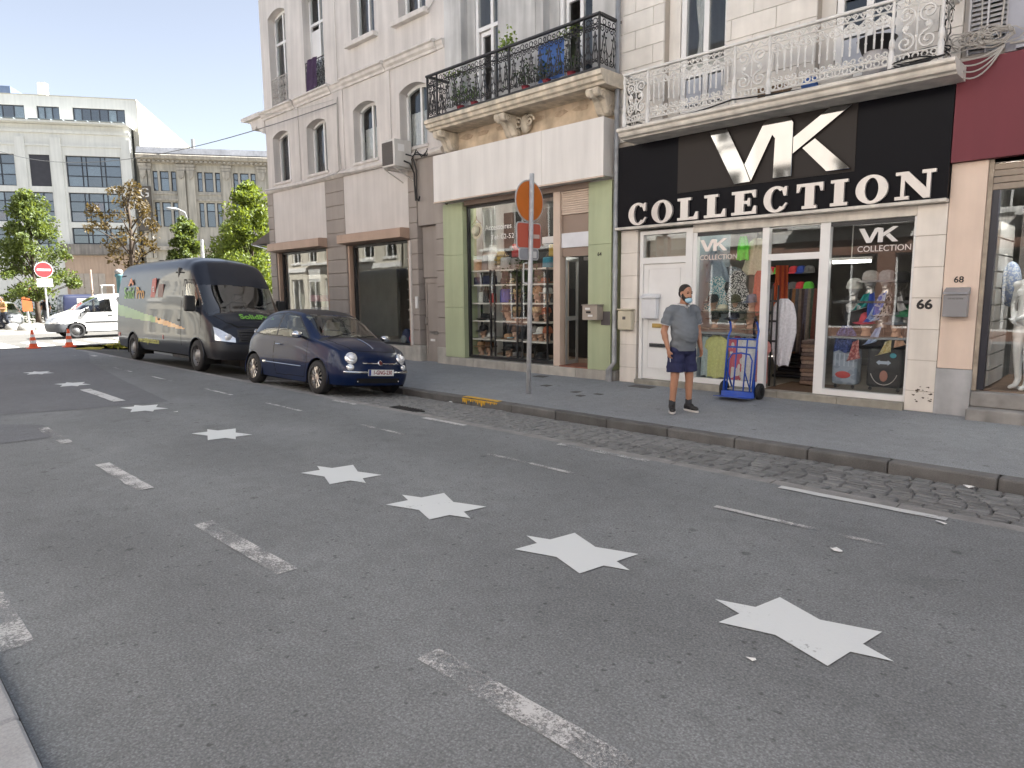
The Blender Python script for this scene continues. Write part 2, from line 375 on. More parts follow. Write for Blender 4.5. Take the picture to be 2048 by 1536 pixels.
def cobble_verts(cx, cy, lx, ly, seed):
    r = np.random.default_rng(seed); h = .05; c = .014; vs = []
    for (sx, sy) in ((-1, -1), (1, -1), (1, 1), (-1, 1)): vs.append((sx*lx/2+r.uniform(-.006, .006), sy*ly/2+r.uniform(-.006, .006), -h))
    for (sx, sy) in ((-1, -1), (1, -1), (1, 1), (-1, 1)): vs.append((vs[len(vs)-4][0], vs[len(vs)-4][1], -.012))
    tilt = r.uniform(-.05, .05)
    for (sx, sy) in ((-1, -1), (1, -1), (1, 1), (-1, 1)): vs.append((vs[len(vs)-4][0]-sx*c, vs[len(vs)-4][1]-sy*c, .003+r.uniform(-.003, .003)+tilt*sx*lx/2*.5))
    return vs
CF = [(8, 9, 10, 11)]+[(i, (i+1) % 4, 4+(i+1) % 4, 4+i) for i in range(4)]+[(4+i, 4+(i+1) % 4, 8+(i+1) % 4, 8+i) for i in range(4)]
cob_me = []
for k in range(24):
    me = bpy.data.meshes.new('cobble'); me.from_pydata(cobble_verts(0, 0, 1, 1, k) and [(a*(.97+.06*((k*7) % 5)/5), b, c) for a, b, c in cobble_verts(0, 0, .172+.012*(k % 3-1), .118, k)], [], CF); me.materials.append(M_cobble); cob_me.append(me)
slots = []
row = 0; y = GUT0+.065
while y < GUT1-.05:
    x = -13.2+rng.uniform(0, .17)
    while x < 1.6:
        slots.append((x, y+rng.uniform(-.008, .008)+.02*sin(x*1.3))); x += .181+rng.uniform(-.005, .007)
    y += .1225; row += 1
slots.sort(key=lambda s: (s[0]-.2)**2+(s[1])**2 if s[0] < .2 else 1e3+s[0])
slope = math.atan2(KZ, GUT1-5.60)
far = MB()
for i, (x, y) in enumerate(slots):
    z = gz(y)+rng.uniform(-.004, .006)
    if i < 300:
        o = bpy.data.objects.new('cobble', cob_me[int(rng.integers(24))]); COL.objects.link(o); o.parent = gut
        o.location = (x, y, z); o.rotation_euler = (slope+rng.uniform(-.03, .03), rng.uniform(-.03, .03), rng.uniform(-.07, .07))
    else:
        vs = cobble_verts(0, 0, .172, .118, i % 24); far.add([(a+x, b+y, c+z+b*math.tan(slope)) for a, b, c in vs], CF)
far.build('far_cobbles', M_cobble, gut, kind='stuff')
# drain grate
dg_ = thing('drain_grate', 'black iron drain grate set in the cobbled gutter', 'drain grate', (-7.95, 5.86, gz(5.86)))
MB().box(-8.25, -7.62, 5.76, 5.97, -.06, -.018).build('pit', mat('black_iron', (.02, .02, .02), .6), dg_)
for k in range(9): MB().box(-8.22+k*.066, -8.19+k*.066, 5.77, 5.96, -.05, -.004).build('bar', mat('black_iron', (.02, .02, .02), .6), dg_)
# kerb stones
kerb = bpy.data.objects.new('kerb', None); COL.objects.link(kerb); tag(kerb, kind='structure')
joints = [15, 13.98, 12.96, 11.9, 10.9, 9.9, 8.9, 7.9, 6.9, 5.9, 4.9, 3.9, 2.9, 1.9, .95, -.02, -.98, -1.9, -2.7, -3.55, -4.46, -5.42, -6.35, -7.25, -8.2, -9.15, -10.1, -11.1, -12.1, -13.0]
for a, b_ in zip(joints[1:], joints[:-1]):
    j = rng.uniform(-.004, .004)
    MB().box(a+.004, b_-.004, GUT1+j, GUT1+.17, -.32, PZ+j*.6).build('kerb_stone', M_kerb, kerb, bevel=.022, seg=2)
for k in range(10):
    a = -13.05-k*1.02
    MB().box(a-1.01, a, 7.84, 8.0, -.32, PZ+.01).build('kerb_stone', M_kerb, kerb, bevel=.02, seg=2)
MB().box(-13.03, -12.87, 7.40, 8.0, -.32, PZ-.002).build('kerb_stone', M_kerb, kerb, bevel=.02)
yp = MB()                                   # dribbled yellow paint on one kerb stone
yx0, yx1 = -8.42, -7.58
yp.box(yx0, yx1, GUT1+.012, GUT1+.13, PZ+.0035, PZ+.006)
xx = yx0
while xx < yx1:
    w = rng.uniform(.03, .07); d = rng.choice([.03, .05, .075, .10, .04]); yp.prism([(xx, PZ-.012), (xx+w, PZ-.012), (xx+w*.8, PZ-d), (xx+w*.45, PZ-d-.015), (xx+w*.2, PZ-d*.7)], 'y', GUT1-.006, GUT1+.001); xx += w
yp.build('yellow_paint_patch', M_yell, kerb, label='dribbled yellow paint over one kerb stone')
# pavement in front of the shops
def pz(y): return PZ+(y-7.57)*(.065/(10.42-7.57))
pv = MB(); pv.add([(-12.9, 7.565, PZ-.004), (16, 7.565, PZ-.004), (16, 10.6, .004), (-12.9, 10.6, .004)], [(0, 1, 2, 3)])
pv.add([(-23.2, 8.0, PZ+.004), (-12.9, 8.0, PZ+.004), (-12.9, 10.6, .004), (-23.2, 10.6, .004)], [(0, 1, 2, 3)])
pv.add([(-23.2, 10.6, .004), (-21.6, 10.6, .004), (-21.6, 40, .004), (-23.2, 40, .004)], [(0, 1, 2, 3)])
pave = pv.build('pavement', M_pave, recalc=False, kind='structure')
for x, y, w, d in ((-9.0, 10.05, .28, .2), (-6.6, 10.1, .45, .25), (-8.1, 9.2, .16, .16), (-7.2, 8.95, .14, .14), (-6.75, 9.0, .14, .1), (-6.9, 8.7, .12, .12)):
    MB().box(x-w/2, x+w/2, y-d/2, y+d/2, pz(y)-.02, pz(y)+.003).build('utility_cover', mat('cover_iron', (.06, .058, .055), .6, var=.3, vscale=20), pave)
# the pavement the picture is taken from
np_ = sheet('near_pavement', -30, 16, -3.4, .205, .118, M_pave)
nk = bpy.data.objects.new('near_kerb', None); COL.objects.link(nk); tag(nk, kind='structure')
for k in range(40): MB().box(-24.9+k*1.0, -23.908+k*1.0, .195, .352, -.2, .122).build('kerb_stone', M_kerb2, nk, bevel=.012)
# crossing, far kerb
zb = bpy.data.objects['road_junction']
for k in range(14): MB().box(-31.2, -28.0, -5.4+k*1.05, -4.9+k*1.05, -.01, .004).build('zebra_stripe', M_white, zb)
fk = bpy.data.objects.new('far_kerb', None); COL.objects.link(fk); tag(fk, kind='structure')
for k in range(36): MB().box(-38.6, -38.4, -16+k*1.5, -14.51+k*1.5, -.2, .10).build('kerb_stone', M_kerb2, fk)
# litter
def scrap(x, y, z, s, label):
    n = 7; vs = [(s*rng.uniform(.6, 1)*cos(2*pi*k/n), .6*s*rng.uniform(.6, 1)*sin(2*pi*k/n), s*rng.uniform(0, .35)) for k in range(n)]+[(0, 0, s*.3)]
    MB().add([(a+x, b+y, c+z) for a, b, c in vs], [(k, (k+1) % n, n) for k in range(n)]).build('paper_scrap', mat('paper', (.72, .72, .70), .8), None, label=label, cat='litter', recalc=False)
scrap(-1.15, 7.2, gz(7.2)+.012, .075, 'crumpled white paper scrap on the cobbles by the kerb')
scrap(-1.21, 2.77, .004, .028, 'tiny white scrap on the asphalt below the nearest star')
scrap(-1.38, 4.37, .004, .05, 'thin pale paper strip on the asphalt beside a worn dash')
scrap(-1.02, 5.40, .008, .045, 'small white scrap beside the bright dash at the gutter')
scrap(-10.09, 3.39, .005, .06, 'small white scrap on the asphalt beside a star')
scrap(-8.6, 7.3, gz(7.3)+.012, .05, 'white litter lying by the yellow kerb paint')
# ================================================================ shared facade pieces
M_upvc = mat('white_upvc', (.76, .76, .745), .35, var=.05)
M_glass = glass('window_glass')
M_glass_shop = glass('shop_glass', (.97, .98, .975), .9)
M_dark = mat('dark_interior', (.03, .028, .026), .9, var=.2)
M_curt = mat('net_curtain', (.55, .55, .53), .9, var=.12, vscale=14)
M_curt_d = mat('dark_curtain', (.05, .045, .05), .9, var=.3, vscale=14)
M_alu = mat('aluminium_frame', (.52, .53, .53), .35, metal=.4, var=.06)
M_blackfr = mat('black_frame', (.025, .025, .027), .45)
M_zinc = mat('zinc_pipe', (.34, .35, .36), .5, metal=.4, var=.2, vscale=6, streak=.2)
M_cable = mat('black_cable', (.02, .02, .02), .6)
M_cable_w = mat('pale_cable', (.42, .40, .37), .6)
def window(par, x0, x1, z0, z1, y, fw=.065, vm=(), hm=(), m=None, gl=None, arch=0, curtain=None, cz=(0, 1), sill=None, s=True, label=None, open_sash=None):
    m = m or M_upvc; gl = gl or M_glass; b = MB(s); d = .07
    zt = z1-arch if arch else z1
    b.box(x0, x0+fw, y, y+d, z0, zt); b.box(x1-fw, x1, y, y+d, z0, zt); b.box(x0+fw, x1-fw, y, y+d, z0, z0+fw)
    if arch:
        c = (x0+x1)/2; w = (x1-x0)/2; R = (w*w+arch*arch)/(2*arch); n = 8
        zz = lambda q: z1-R+sqrt(max(R*R-q*q, 0))
        for k in range(n):
            q0 = -w+2*w*k/n; q1 = -w+2*w*(k+1)/n
            b.prism([(c+q0, zz(q0)-fw), (c+q1, zz(q1)-fw), (c+q1, zz(q1)), (c+q0, zz(q0))], 'y', y, y+d)
    else: b.box(x0+fw, x1-fw, y, y+d, z1-fw, z1)
    xs = [x0+fw]+list(vm)+[x1-fw]; zs = [z0+fw]+list(hm)+[z1-fw*(.3 if arch else 1)]
    for q in vm: b.box(q-fw*.5, q+fw*.5, y+.004, y+d-.004, z0+fw, z1-fw*1.02)
    for q in hm: b.box(x0+fw, x1-fw, y+.002, y+d-.002, q-fw*.5, q+fw*.5)
    o = b.build('window', m, par, label=label)
    for i in range(len(xs)-1):
        for j in range(len(zs)-1):
            if open_sash == (i, j): continue
            MB(s).box(xs[i]-.002, xs[i+1]+.002, y+.028, y+.036, zs[j]-.002, zs[j+1]+.002).build('pane', gl, o)
    if curtain:
        P = []; n = 22; za = z0+(z1-z0)*cz[0]; zb_ = z0+(z1-z0)*cz[1]
        for zq in (za, zb_): P.append([(x0+(x1-x0)*k/n, y+.16+.02*sin(k*2.1+zq), zq) for k in range(n+1)])
        MB(s).grid(P).build('curtain', curtain, o, smooth=True)
    if sill: MB(s).box(x0-sill, x1+sill, y-.33, y+.01, z0-.11, z0-.012).build('sill', par_sill, o, bevel=.008)
    return o
def house_shell(par, x0, x1, z0, z1, y, depth, m, roofm, s=True, floors=()):
    """side and rear walls, roof and floors behind a street front"""
    b = MB(s); b.box(x0, x0+.12, y+.31, y+depth, z0, z1-.01); b.box(x1-.12, x1, y+.31, y+depth, z0, z1-.01); b.box(x0+.12, x1-.12, y+depth-.15, y+depth, z0, z1-.01)
    b.build('side_walls', m, par)
    MB(s).box(x0-.02, x1+.02, y-.25, y+depth+.1, z1, z1+.3).build('roof', roofm, par)
    for q in floors: MB(s).box(x0+.12, x1-.12, y+.32, y+depth-.16, q-.1, q).build('floor_slab', M_dark, par)
M_slate = mat('slate', (.08, .08, .085), .7)
YF = 9.6
# ================================================================ CORNER HOUSE (taupe render, shutter boxes)
M_62 = mat('taupe_render', (.625, .59, .555), .85, var=.07, vscale=1.2, streak=.15, bump=.12, bscale=35, fine=.04)
M_62s = mat('taupe_trim', (.66, .625, .585), .8, var=.08, vscale=3, streak=.16, bump=.1)
M_62g = mat('taupe_ground', (.325, .29, .262), .75, var=.06, vscale=2, streak=.08, bump=.1, rnd=.03)
M_62p = mat('pale_panel', (.625, .59, .56), .8, var=.05, vscale=1.5, streak=.10)
M_box = mat('shutter_box', (.43, .30, .225), .55, var=.06, streak=.08)
M_plinth = mat('plinth_stone', (.42, .40, .36), .8, var=.14, vscale=4, streak=.2, rnd=.08)
par_sill = M_62s
h62 = thing('corner_house', 'taupe rendered corner house with two brown shutter boxes over shop windows', 'house', (-15.4, 9.6, .13), s=True)
XL, XR = -19.42, -11.27
ops2 = [(-19.0, -18.02, 4.93, 6.32), (-17.07, -16.05, 4.92, 6.29), (-14.78, -13.79, 4.92, 6.29), (-12.88, -11.9, 4.95, 6.31)]
ops3 = [(-18.93, -17.94, 6.985, 9.55), (-17.0, -16.0, 6.985, 9.55), (-14.73, -13.75, 7.72, 9.62), (-12.82, -11.86, 7.70, 9.62)]
ops4 = [(a, b_, 10.7, 12.4) for a, b_ in ((-18.93, -17.94), (-17.0, -16.0), (-14.73, -13.75), (-12.82, -11.86))]
w = MB(True); w.wall(XL, XR, 4.66, 13.4, YF, ops2+ops3+ops4, .3)
for o_ in ops2+ops3: w.arch(o_[0], o_[1], o_[3], .13, YF, .3)
wall62 = w.build('wall', M_62, h62)
house_shell(h62, XL, XR, .13, 13.4, YF, 9, M_62, M_slate, floors=(4.6, 6.75, 10))
for k, (a, b_, c, d) in enumerate(ops2):
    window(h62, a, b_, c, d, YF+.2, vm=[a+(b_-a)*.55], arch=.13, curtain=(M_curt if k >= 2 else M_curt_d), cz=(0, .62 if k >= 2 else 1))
    MB(True).box(a-.04, b_+.04, YF-.035, YF+.2, c-.07, c-.004).build('window_ledge', M_62s, h62, bevel=.006)
for k, (a, b_, c, d) in enumerate(ops3):
    o = window(h62, a, b_, c, d, YF+.2, vm=[a+(b_-a)*.5], hm=[8.75 if k < 2 else 9.3], arch=.13, curtain=(None if k == 1 else M_curt_d), cz=(0, 1), open_sash=((0, 0) if k in (1,) else None))
    if k >= 2: MB(True).box(a-.13, b_+.12, YF-.14, YF+.2, c-.12, c-.01).build('sill', M_62s, o, bevel=.012)
MB(True).box(-16.94, -16.55, YF+.22, YF+.6, 7.05, 8.6).build('open_sash', M_upvc, h62)
# moulded string course, its raised lengths over each window
def course(x0, x1, p, z0=6.76, z1=6.985):
    MB(True).prism([(YF+.02, z0), (YF-.04*p, z0), (YF-.05*p, z0+.05), (YF-.10*p, z0+.09), (YF-.12*p, z0+.15), (YF-.17*p, z0+.17), (YF-.17*p, z1-.03), (YF-.14*p, z1), (YF+.02, z1)], 'x', x0, x1).build('string_course', M_62s, h62)
for a, b_ in ((-19.50, -17.62), (-17.50, -15.72), (-15.12, -13.36), (-13.22, -11.50)): course(a, b_, 1)
for a, b_ in ((-17.62, -17.50), (-15.72, -15.12), (-13.36, -13.22), (-11.50, -11.28)): course(a, b_, .55, 6.77, 6.95)
for a, b_ in ((-17.60, -17.45), (-15.68, -15.20), (-13.34, -13.20)): MB(True).box(a, b_, YF-.03, YF+.01, 4.82, 6.755).build('pilaster_strip', M_62, h62, bevel=.005)
for a in (-15.42,): MB(True).box(a-.02, a+.02, YF-.018, YF+.01, 7.0, 13.3).build('pilaster_strip', M_62s, h62)
MB(True).prism([(YF+.02, 4.66), (YF-.05, 4.66), (YF-.10, 4.71), (YF-.10, 4.76), (YF-.06, 4.80), (YF+.02, 4.80)], 'x', XL-.06, -11.35).build('string_course', M_62s, h62)
# scrolled cornice end that overhangs at the corner
br = MB(True); br.prism([(-20.75, 7.02), (-20.78, 6.94), (-20.55, 6.90), (-19.52, 6.90), (-19.52, 7.02)], 'y', YF-.12, YF+.75); br.build('cornice_end', M_62s, h62)
sp = [(YF-.02, 0)]
br = MB(True); br.prism([(-20.45, 6.90), (-20.30, 6.75), (-20.28, 6.63), (-20.10, 6.60), (-19.95, 6.68), (-19.80, 6.55), (-19.62, 6.44), (-19.44, 6.40), (-19.44, 6.90)], 'y', YF-.02, YF+.28); br.build('cornice_bracket', M_62s, h62, bevel=.02)
# iron window guards
M_iron = mat('black_ironwork', (.022, .022, .024), .5, var=.2, vscale=20)
M_ironw = mat('white_ironwork', (.68, .675, .65), .5, var=.1, vscale=9, streak=.1)
M_iron_pale = mat('pale_ironwork', (.46, .44, .41), .6, var=.15, vscale=9)
def guard(par, x0, x1, z0, z1, y, m):
    b = MB(True); n = 6; w_ = (x1-x0)/n
    b.tube([(x0, y, z1), (x1, y, z1)], .014, 5); b.tube([(x0, y, z0+.03), (x1, y, z0+.03)], .012, 5)
    for k in range(n):
        c = x0+w_*(k+.5)
        b.tube([(c-w_*.5, y, z0), (c-w_*.5, y, z1)], .008, 4)
        for q in range(3):
            zc = z0+.06+(z1-z0-.1)*(q+.5)/3; h_ = (z1-z0-.1)/6
            b.tube([(a, y, bb) for a, bb in spiral(c-.02, zc+h_*.35, w_*.38, .015, -pi/2, 1.2, 12)], .008, 4)
            b.tube([(a, y, bb) for a, bb in spiral(c+.02, zc-h_*.35, w_*.38, .015, pi/2, -1.2, 12)], .008, 4)
            b.tube([(c-w_*.4, y, zc-h_), (c+w_*.4, y, zc+h_)], .007, 4)
    return b.build('window_guard', m, par)
guard(h62, -18.93, -17.94, 6.99, 7.78, YF+.03, M_iron_pale)
guard(h62, -17.0, -16.0, 6.99, 7.78, YF+.03, M_iron)
# ground floor: block pilasters, pale panels, shutter boxes, shop windows
def blocks(x0, x1, z0, z1, n, y=YF-.03, d=.36, m=M_62g):
    h_ = (z1-z0)/n
    for k in range(n): MB(True).box(x0, x1, y, y+d, z0+k*h_+.008, z0+(k+1)*h_-.008).build('pilaster_block', m, h62, bevel=.012)
    MB(True).box(x0+.012, x1-.012, y+.025, y+d-.01, z0, z1).build('pilaster_core', m, h62)
blocks(-19.50, -19.14, .5, 4.66, 12); blocks(-16.22, -15.30, .5, 4.66, 12); blocks(-12.62, -12.32, .5, 4.66, 12); blocks(-11.66, -11.37, .46, 3.2, 8)
for a, b_ in ((-19.52, -19.12), (-16.24, -15.28), (-12.64, -12.30), (-11.68, -11.36)): MB(True).box(a, b_, YF-.05, YF+.32, .10, .495).build('plinth_stone', M_plinth, h62, bevel=.01)
for (a, b_) in ((-19.135, -16.225), (-15.295, -12.625)):
    MB(True).box(a, b_, YF-.02, YF+.25, 3.19, 4.655).build('fascia_panel', M_62p, h62)
    MB(True).prism([(YF+.05, 2.93), (YF-.30, 2.965), (YF-.30, 3.165), (YF-.26, 3.185), (YF+.05, 3.185)], 'x', a-.0, b_+.02).build('shutter_box', M_box, h62, bevel=.006)
    MB(True).box(a+.02, a+.10, YF+.0, YF+.1, .46, 2.92).build('shutter_rail', M_box, h62); MB(True).box(b_-.10, b_-.02, YF+.0, YF+.1, .46, 2.92).build('shutter_rail', M_box, h62)
    window(h62, a+.12, b_-.12, .46, 2.92, YF+.11, fw=.05, m=M_blackfr, gl=M_glass_shop, label='wide shop window of the corner house')
    MB(True).box(a, b_, YF-.02, YF+.25, .10, .455).build('plinth_stone', M_plinth, h62, bevel=.008)
    # display space behind
    MB(True).box(a, b_, YF+.25, YF+2.2, .30, .45).build('display_floor', mat('display_floor', (.35, .33, .30), .7), h62)
    MB(True).box(a, b_, YF+2.2, YF+2.3, .3, 4.4).build('display_back', mat('display_wall', (.30, .31, .30), .8, var=.1), h62)
for k in range(8): MB(True).box(-14.0, -12.75, YF+.9, YF+1.15, .75+k*.26, .77+k*.26).build('slat_shelf', M_upvc, h62)
MB(True).box(-12.30, -11.67, YF+.10, YF+.3, 2.04, 3.19).build('recess_panel', M_62g, h62, bevel=.01)
MB(True).box(-12.31, -11.34, YF-.005, YF+.3, 3.20, 4.655).build('upper_panel', M_62g, h62, bevel=.008)
d62 = MB(True).box(-12.27, -11.70, YF+.12, YF+.18, .13, 2.03).build('door', M_62g, h62, bevel=.006)
fr = MB(True); fr.box(-12.22, -12.19, YF+.10, YF+.13, .3, 1.95); fr.box(-11.78, -11.75, YF+.10, YF+.13, .3, 1.95); fr.box(-12.19, -11.78, YF+.1, YF+.13, 1.92, 1.95); fr.build('moulding', M_62g, d62)
MB(True).box(-12.12, -11.83, YF+.10, YF+.13, .76, .83).build('letter_slot', mat('tarnished_steel', (.3, .29, .27), .4, metal=.6), d62)
MB(True).box(-12.10, -11.95, YF+.105, YF+.13, .60, .65).build('sticker', M_upvc, d62)
MB(True).tube([(-12.2, YF+.1, .98), (-12.2, YF+.05, 1.0), (-12.2, YF+.05, 1.12), (-12.2, YF+.1, 1.14)], .014, 6).build('handle', mat('tarnished_steel', (.3, .29, .27), .4, metal=.6), d62)
MB(True).box(-12.42, -12.34, YF-.07, YF-.03, 1.35, 1.62).build('intercom', M_upvc, h62, bevel=.006)
MB(True).box(-12.62, -12.56, YF-.06, YF-.02, .5, 2.9).build('conduit', M_62s, h62)
# things in the display
bp_ = thing('backpack', 'pink backpack standing in the display of the corner shop', 'backpack', (-12.98, 9.95, .45), s=True)
b = MB(True); b.ell((-12.98, 9.95, .66), .17, .11, .22, 16, 10); b.build('body', mat('pink_fabric', (.50, .03, .10), .8, var=.2, vscale=30), bp_, smooth=True)
b = MB(True); b.ell((-12.97, 9.86, .60), .12, .06, .12, 12, 8); b.build('pocket', mat('pink_fabric', (.50, .03, .10), .8), bp_, smooth=True)
b2 = thing('backpack', 'dark blue backpack beside the pink one in the corner shop', 'backpack', (-13.38, 10.0, .45), s=True)
MB(True).ell((-13.38, 10.0, .64), .17, .11, .20, 16, 10).build('body', mat('navy_fabric', (.03, .04, .09), .8), b2, smooth=True)
MB(True).ell((-13.38, 9.9, .58), .11, .06, .10, 12, 8).build('pocket', mat('grey_fabric', (.2, .22, .24), .8), b2, smooth=True)
st = thing('display_stand', 'tall dark display stand behind the corner shop glass', 'display stand', (-17.6, 10.1, .45), s=True)
MB(True).cyl((-17.6, 10.1, .45), (-17.6, 10.1, 1.7), .03, 8).build('post', M_blackfr, st)
for z in (.8, 1.15, 1.5): MB(True).box(-17.85, -17.35, 9.9, 10.3, z, z+.18).build('stacked_goods', mat('goods_%d' % int(z*100), (.3+.2*(z > 1.2), .3, .32), .7, var=.3, vscale=20), st)
pc = thing('poster', 'white notice hanging inside the left corner shop window', 'poster', (-17.3, 9.78, 2.2), s=True)
MB(True).box(-17.65, -17.0, 9.78, 9.785, 2.05, 2.4).build('sheet', M_upvc, pc)
# textile hung over the window guard
tx = []
for i in range(9):
    t = i/8; tx.append([(-16.85+.55*u-.05*t*sin(u*9), YF-.005-.035*abs(sin(u*7+t*2))-.03*t, 7.80-.95*t*(1-.25*u)+(.01 if i == 0 else 0)) for u in [k/10 for k in range(11)]])
MB(True).grid(tx).build('purple_cloth', mat('purple_fabric', (.045, .022, .06), .9, var=.3, vscale=12), None, smooth=True, label='dark purple cloth hung over a black window guard', cat='cloth')
# air conditioner on brackets
ac = thing('air_conditioner', 'white outdoor air conditioner on brackets above the taupe panel', 'air conditioner', (-12.6, 9.6, 4.47), s=True)
M_ac = mat('ac_casing', (.60, .585, .55), .5, var=.06, streak=.12)
MB(True).box(-12.85, -12.38, 9.05, 9.52, 4.47, 5.05).build('casing', M_ac, ac, bevel=.012)
b = MB(True)
for k in range(14): b.box(-12.82, -12.44, 9.035, 9.047, 4.53+k*.033, 4.545+k*.033)
b.box(-12.83, -12.43, 9.046, 9.049, 4.51, 5.0); b.build('grille', mat('ac_grille', (.10, .09, .085), .6), ac)
MB(True).box(-12.382, -12.372, 9.15, 9.32, 4.80, 4.95).build('badge', M_upvc, ac)
for xx in (-12.8, -12.42):
    b = MB(True); b.tube([(xx, 9.62, 4.44), (xx, 9.06, 4.44)], .018, 4); b.tube([(xx, 9.1, 4.43), (xx, 9.6, 4.2)], .014, 4); b.build('bracket', M_ac, ac)
b = MB(True); b.tube([(-12.38, 9.3, 4.6), (-12.3, 9.4, 4.55), (-12.28, 9.5, 4.35), (-12.3, 9.52, 4.1), (-12.27, 9.52, 3.75)], .02, 6); b.tube([(-12.38, 9.36, 4.75), (-12.25, 9.45, 4.7), (-12.22, 9.52, 4.4), (-12.24, 9.52, 3.8), (-12.16, 9.52, 3.74), (-12.1, 9.5, 3.82)], .018, 6)
for k in range(3): b.tube([(-12.30+.03*k, 9.45, 4.62+.05*k), (-12.12, 9.45, 4.82-.05*k), (-12.0+.1*k, 9.5, 4.66), (-11.8, 9.5, 4.75+.03*k)], .012, 5)
b.build('hoses', M_cable, ac)
# cables on the front
b = MB(True)
def sag(p, q, d, n=14): return [(p[0]+(q[0]-p[0])*k/n, p[1]+(q[1]-p[1])*k/n, p[2]+(q[2]-p[2])*k/n-d*4*(k/n)*(1-k/n)) for k in range(n+1)]
b.tube(sag((-19.45, 9.46, 4.76), (-15.5, 9.46, 4.74), .06), .012, 5); b.tube(sag((-15.5, 9.46, 4.74), (-12.9, 9.46, 4.68), .05), .012, 5)
b.tube([(-15.40, 9.56, 6.6), (-15.38, 9.54, 6.3), (-15.42, 9.55, 5.6), (-15.36, 9.55, 5.0), (-15.25, 9.5, 4.84), (-15.45, 9.46, 4.74)], .014, 5)
b.tube([(-15.43, 9.56, 6.55), (-15.46, 9.55, 5.5), (-15.44, 9.55, 4.8)], .010, 5)
b.tube(sag((-11.75, 9.56, 7.62), (-11.3, 9.56, 7.95), .03), .010, 5); b.tube(sag((-19.4, 9.44, 6.90), (-15.5, 9.5, 6.55), .06), .008, 5)
b.build('facade_cables', M_cable_w, h62)
MB(True).tube(sag((-15.40, 9.52, 6.45), (-53, 8.0, 11.0), 1.2, 40), .013, 5).build('overhead_wire', mat('wire', (.12, .12, .12), .6), None, label='thin wire strung from the corner house across the sky', cat='wire')
# folded awning on the side street
aw = thing('awning', 'dark grey sloping awning on the side of the corner house', 'awning', (-19.45, 10.4, 3.2), s=True)
MB(True).add([(-19.44, 9.75, 3.70), (-19.44, 12.5, 3.70), (-21.1, 12.5, 3.32), (-21.1, 9.75, 3.32), (-19.44, 9.75, 3.28), (-21.1, 9.75, 3.28), (-21.1, 12.5, 3.28)], [(0, 1, 2, 3), (0, 3, 5, 4), (3, 2, 6, 5)]).build('canvas', mat('awning_canvas', (.11, .095, .085), .85, var=.1), aw)
MB(True).tube([(-21.1, 9.75, 3.3), (-21.1, 12.5, 3.3)], .03, 6).build('front_bar', M_alu, aw)
MB(True).tube([(-19.44, 9.78, 3.0), (-21.05, 9.78, 3.28)], .02, 6).build('arm', M_alu, aw)
# ================================================================ goods helpers (survey units)
def cloth(name, label, cat, x, y, ztop, h_, prof, m, group=None, rip=.02, nfold=5, d=.05, parent=None, sx=1, ns=14):
    """a hanging garment: half-width profile [(t, w)] from top to bottom, folded sheet with front and back"""
    rows = []; n = 18
    ph = rng.uniform(0, 6)
    def hw(t):
        for (t0, w0), (t1, w1) in zip(prof[:-1], prof[1:]):
            if t <= t1: return w0+(w1-w0)*(t-t0)/max(t1-t0, 1e-6)
        return prof[-1][1]
    F_ = []; B_ = []
    for i in range(ns+1):
        t = i/ns; w_ = hw(t); z = ztop-h_*t; f = []; g_ = []
        for k in range(n+1):
            u = -1+2*k/n; r = rip*(.3+t)*sin(u*nfold+ph+t*.8)+rip*.4*sin(u*nfold*2.3+2*t); e = sqrt(max(1-u*u, 0))
            f.append((x+u*w_*sx, y-d*e*(.7+.3*t)+r, z+.012*cos(u*nfold+ph)*(t > .9))); g_.append((x+u*w_*sx, y+d*e*(.7+.3*t)+r*.5, z))
        F_.append(f); B_.append(g_)
    b = MB(True); b.grid(F_); b.grid([list(reversed(r)) for r in B_])
    return b.build(name, m, parent, smooth=True, label=label, cat=cat, group=group)
P_dress = [(0, .07), (.06, .10), (.14, .15), (.35, .12), (.6, .19), (1, .27)]
P_shirt = [(0, .07), (.05, .14), (.14, .26), (.34, .29), (.36, .19), (1, .20)]
P_trous = [(0, .16), (.5, .17), (1, .15)]
P_strip = [(0, .05), (.2, .07), (1, .08)]
SKIN = mat('mannequin_skin', (.50, .33, .24), .55, var=.06)
SKIN_W = mat('mannequin_silver', (.62, .61, .60), .18, metal=.5)
SKIN_B = mat('mannequin_dark', (.05, .045, .045), .35)
def head(x, y, z, label, m=None, sc=1, face=-1, group='display heads'):
    t = thing('mannequin_bust', label, 'display head', (x, y, z), s=True, group=group)
    b = MB(True); q = sc
    b.lathe([(.055*q, 0), (.058*q, .01*q), (.045*q, .05*q), (.047*q, .085*q)], (x, y, z), 12)
    b.ell((x, y-.012*q*1, z+.165*q), .066*q, .085*q, .105*q, 14, 12); b.ell((x, y-.088*q, z+.155*q), .012*q, .018*q, .022*q, 8, 6)
    b.ell((x, y-.065*q, z+.085*q), .035*q, .03*q, .025*q, 8, 6)
    for s_ in (-1, 1): b.ell((x+s_*.067*q, y+.005*q, z+.16*q), .01*q, .02*q, .028*q, 6, 6)
    b.build('head', m or SKIN, t, smooth=True)
    return t
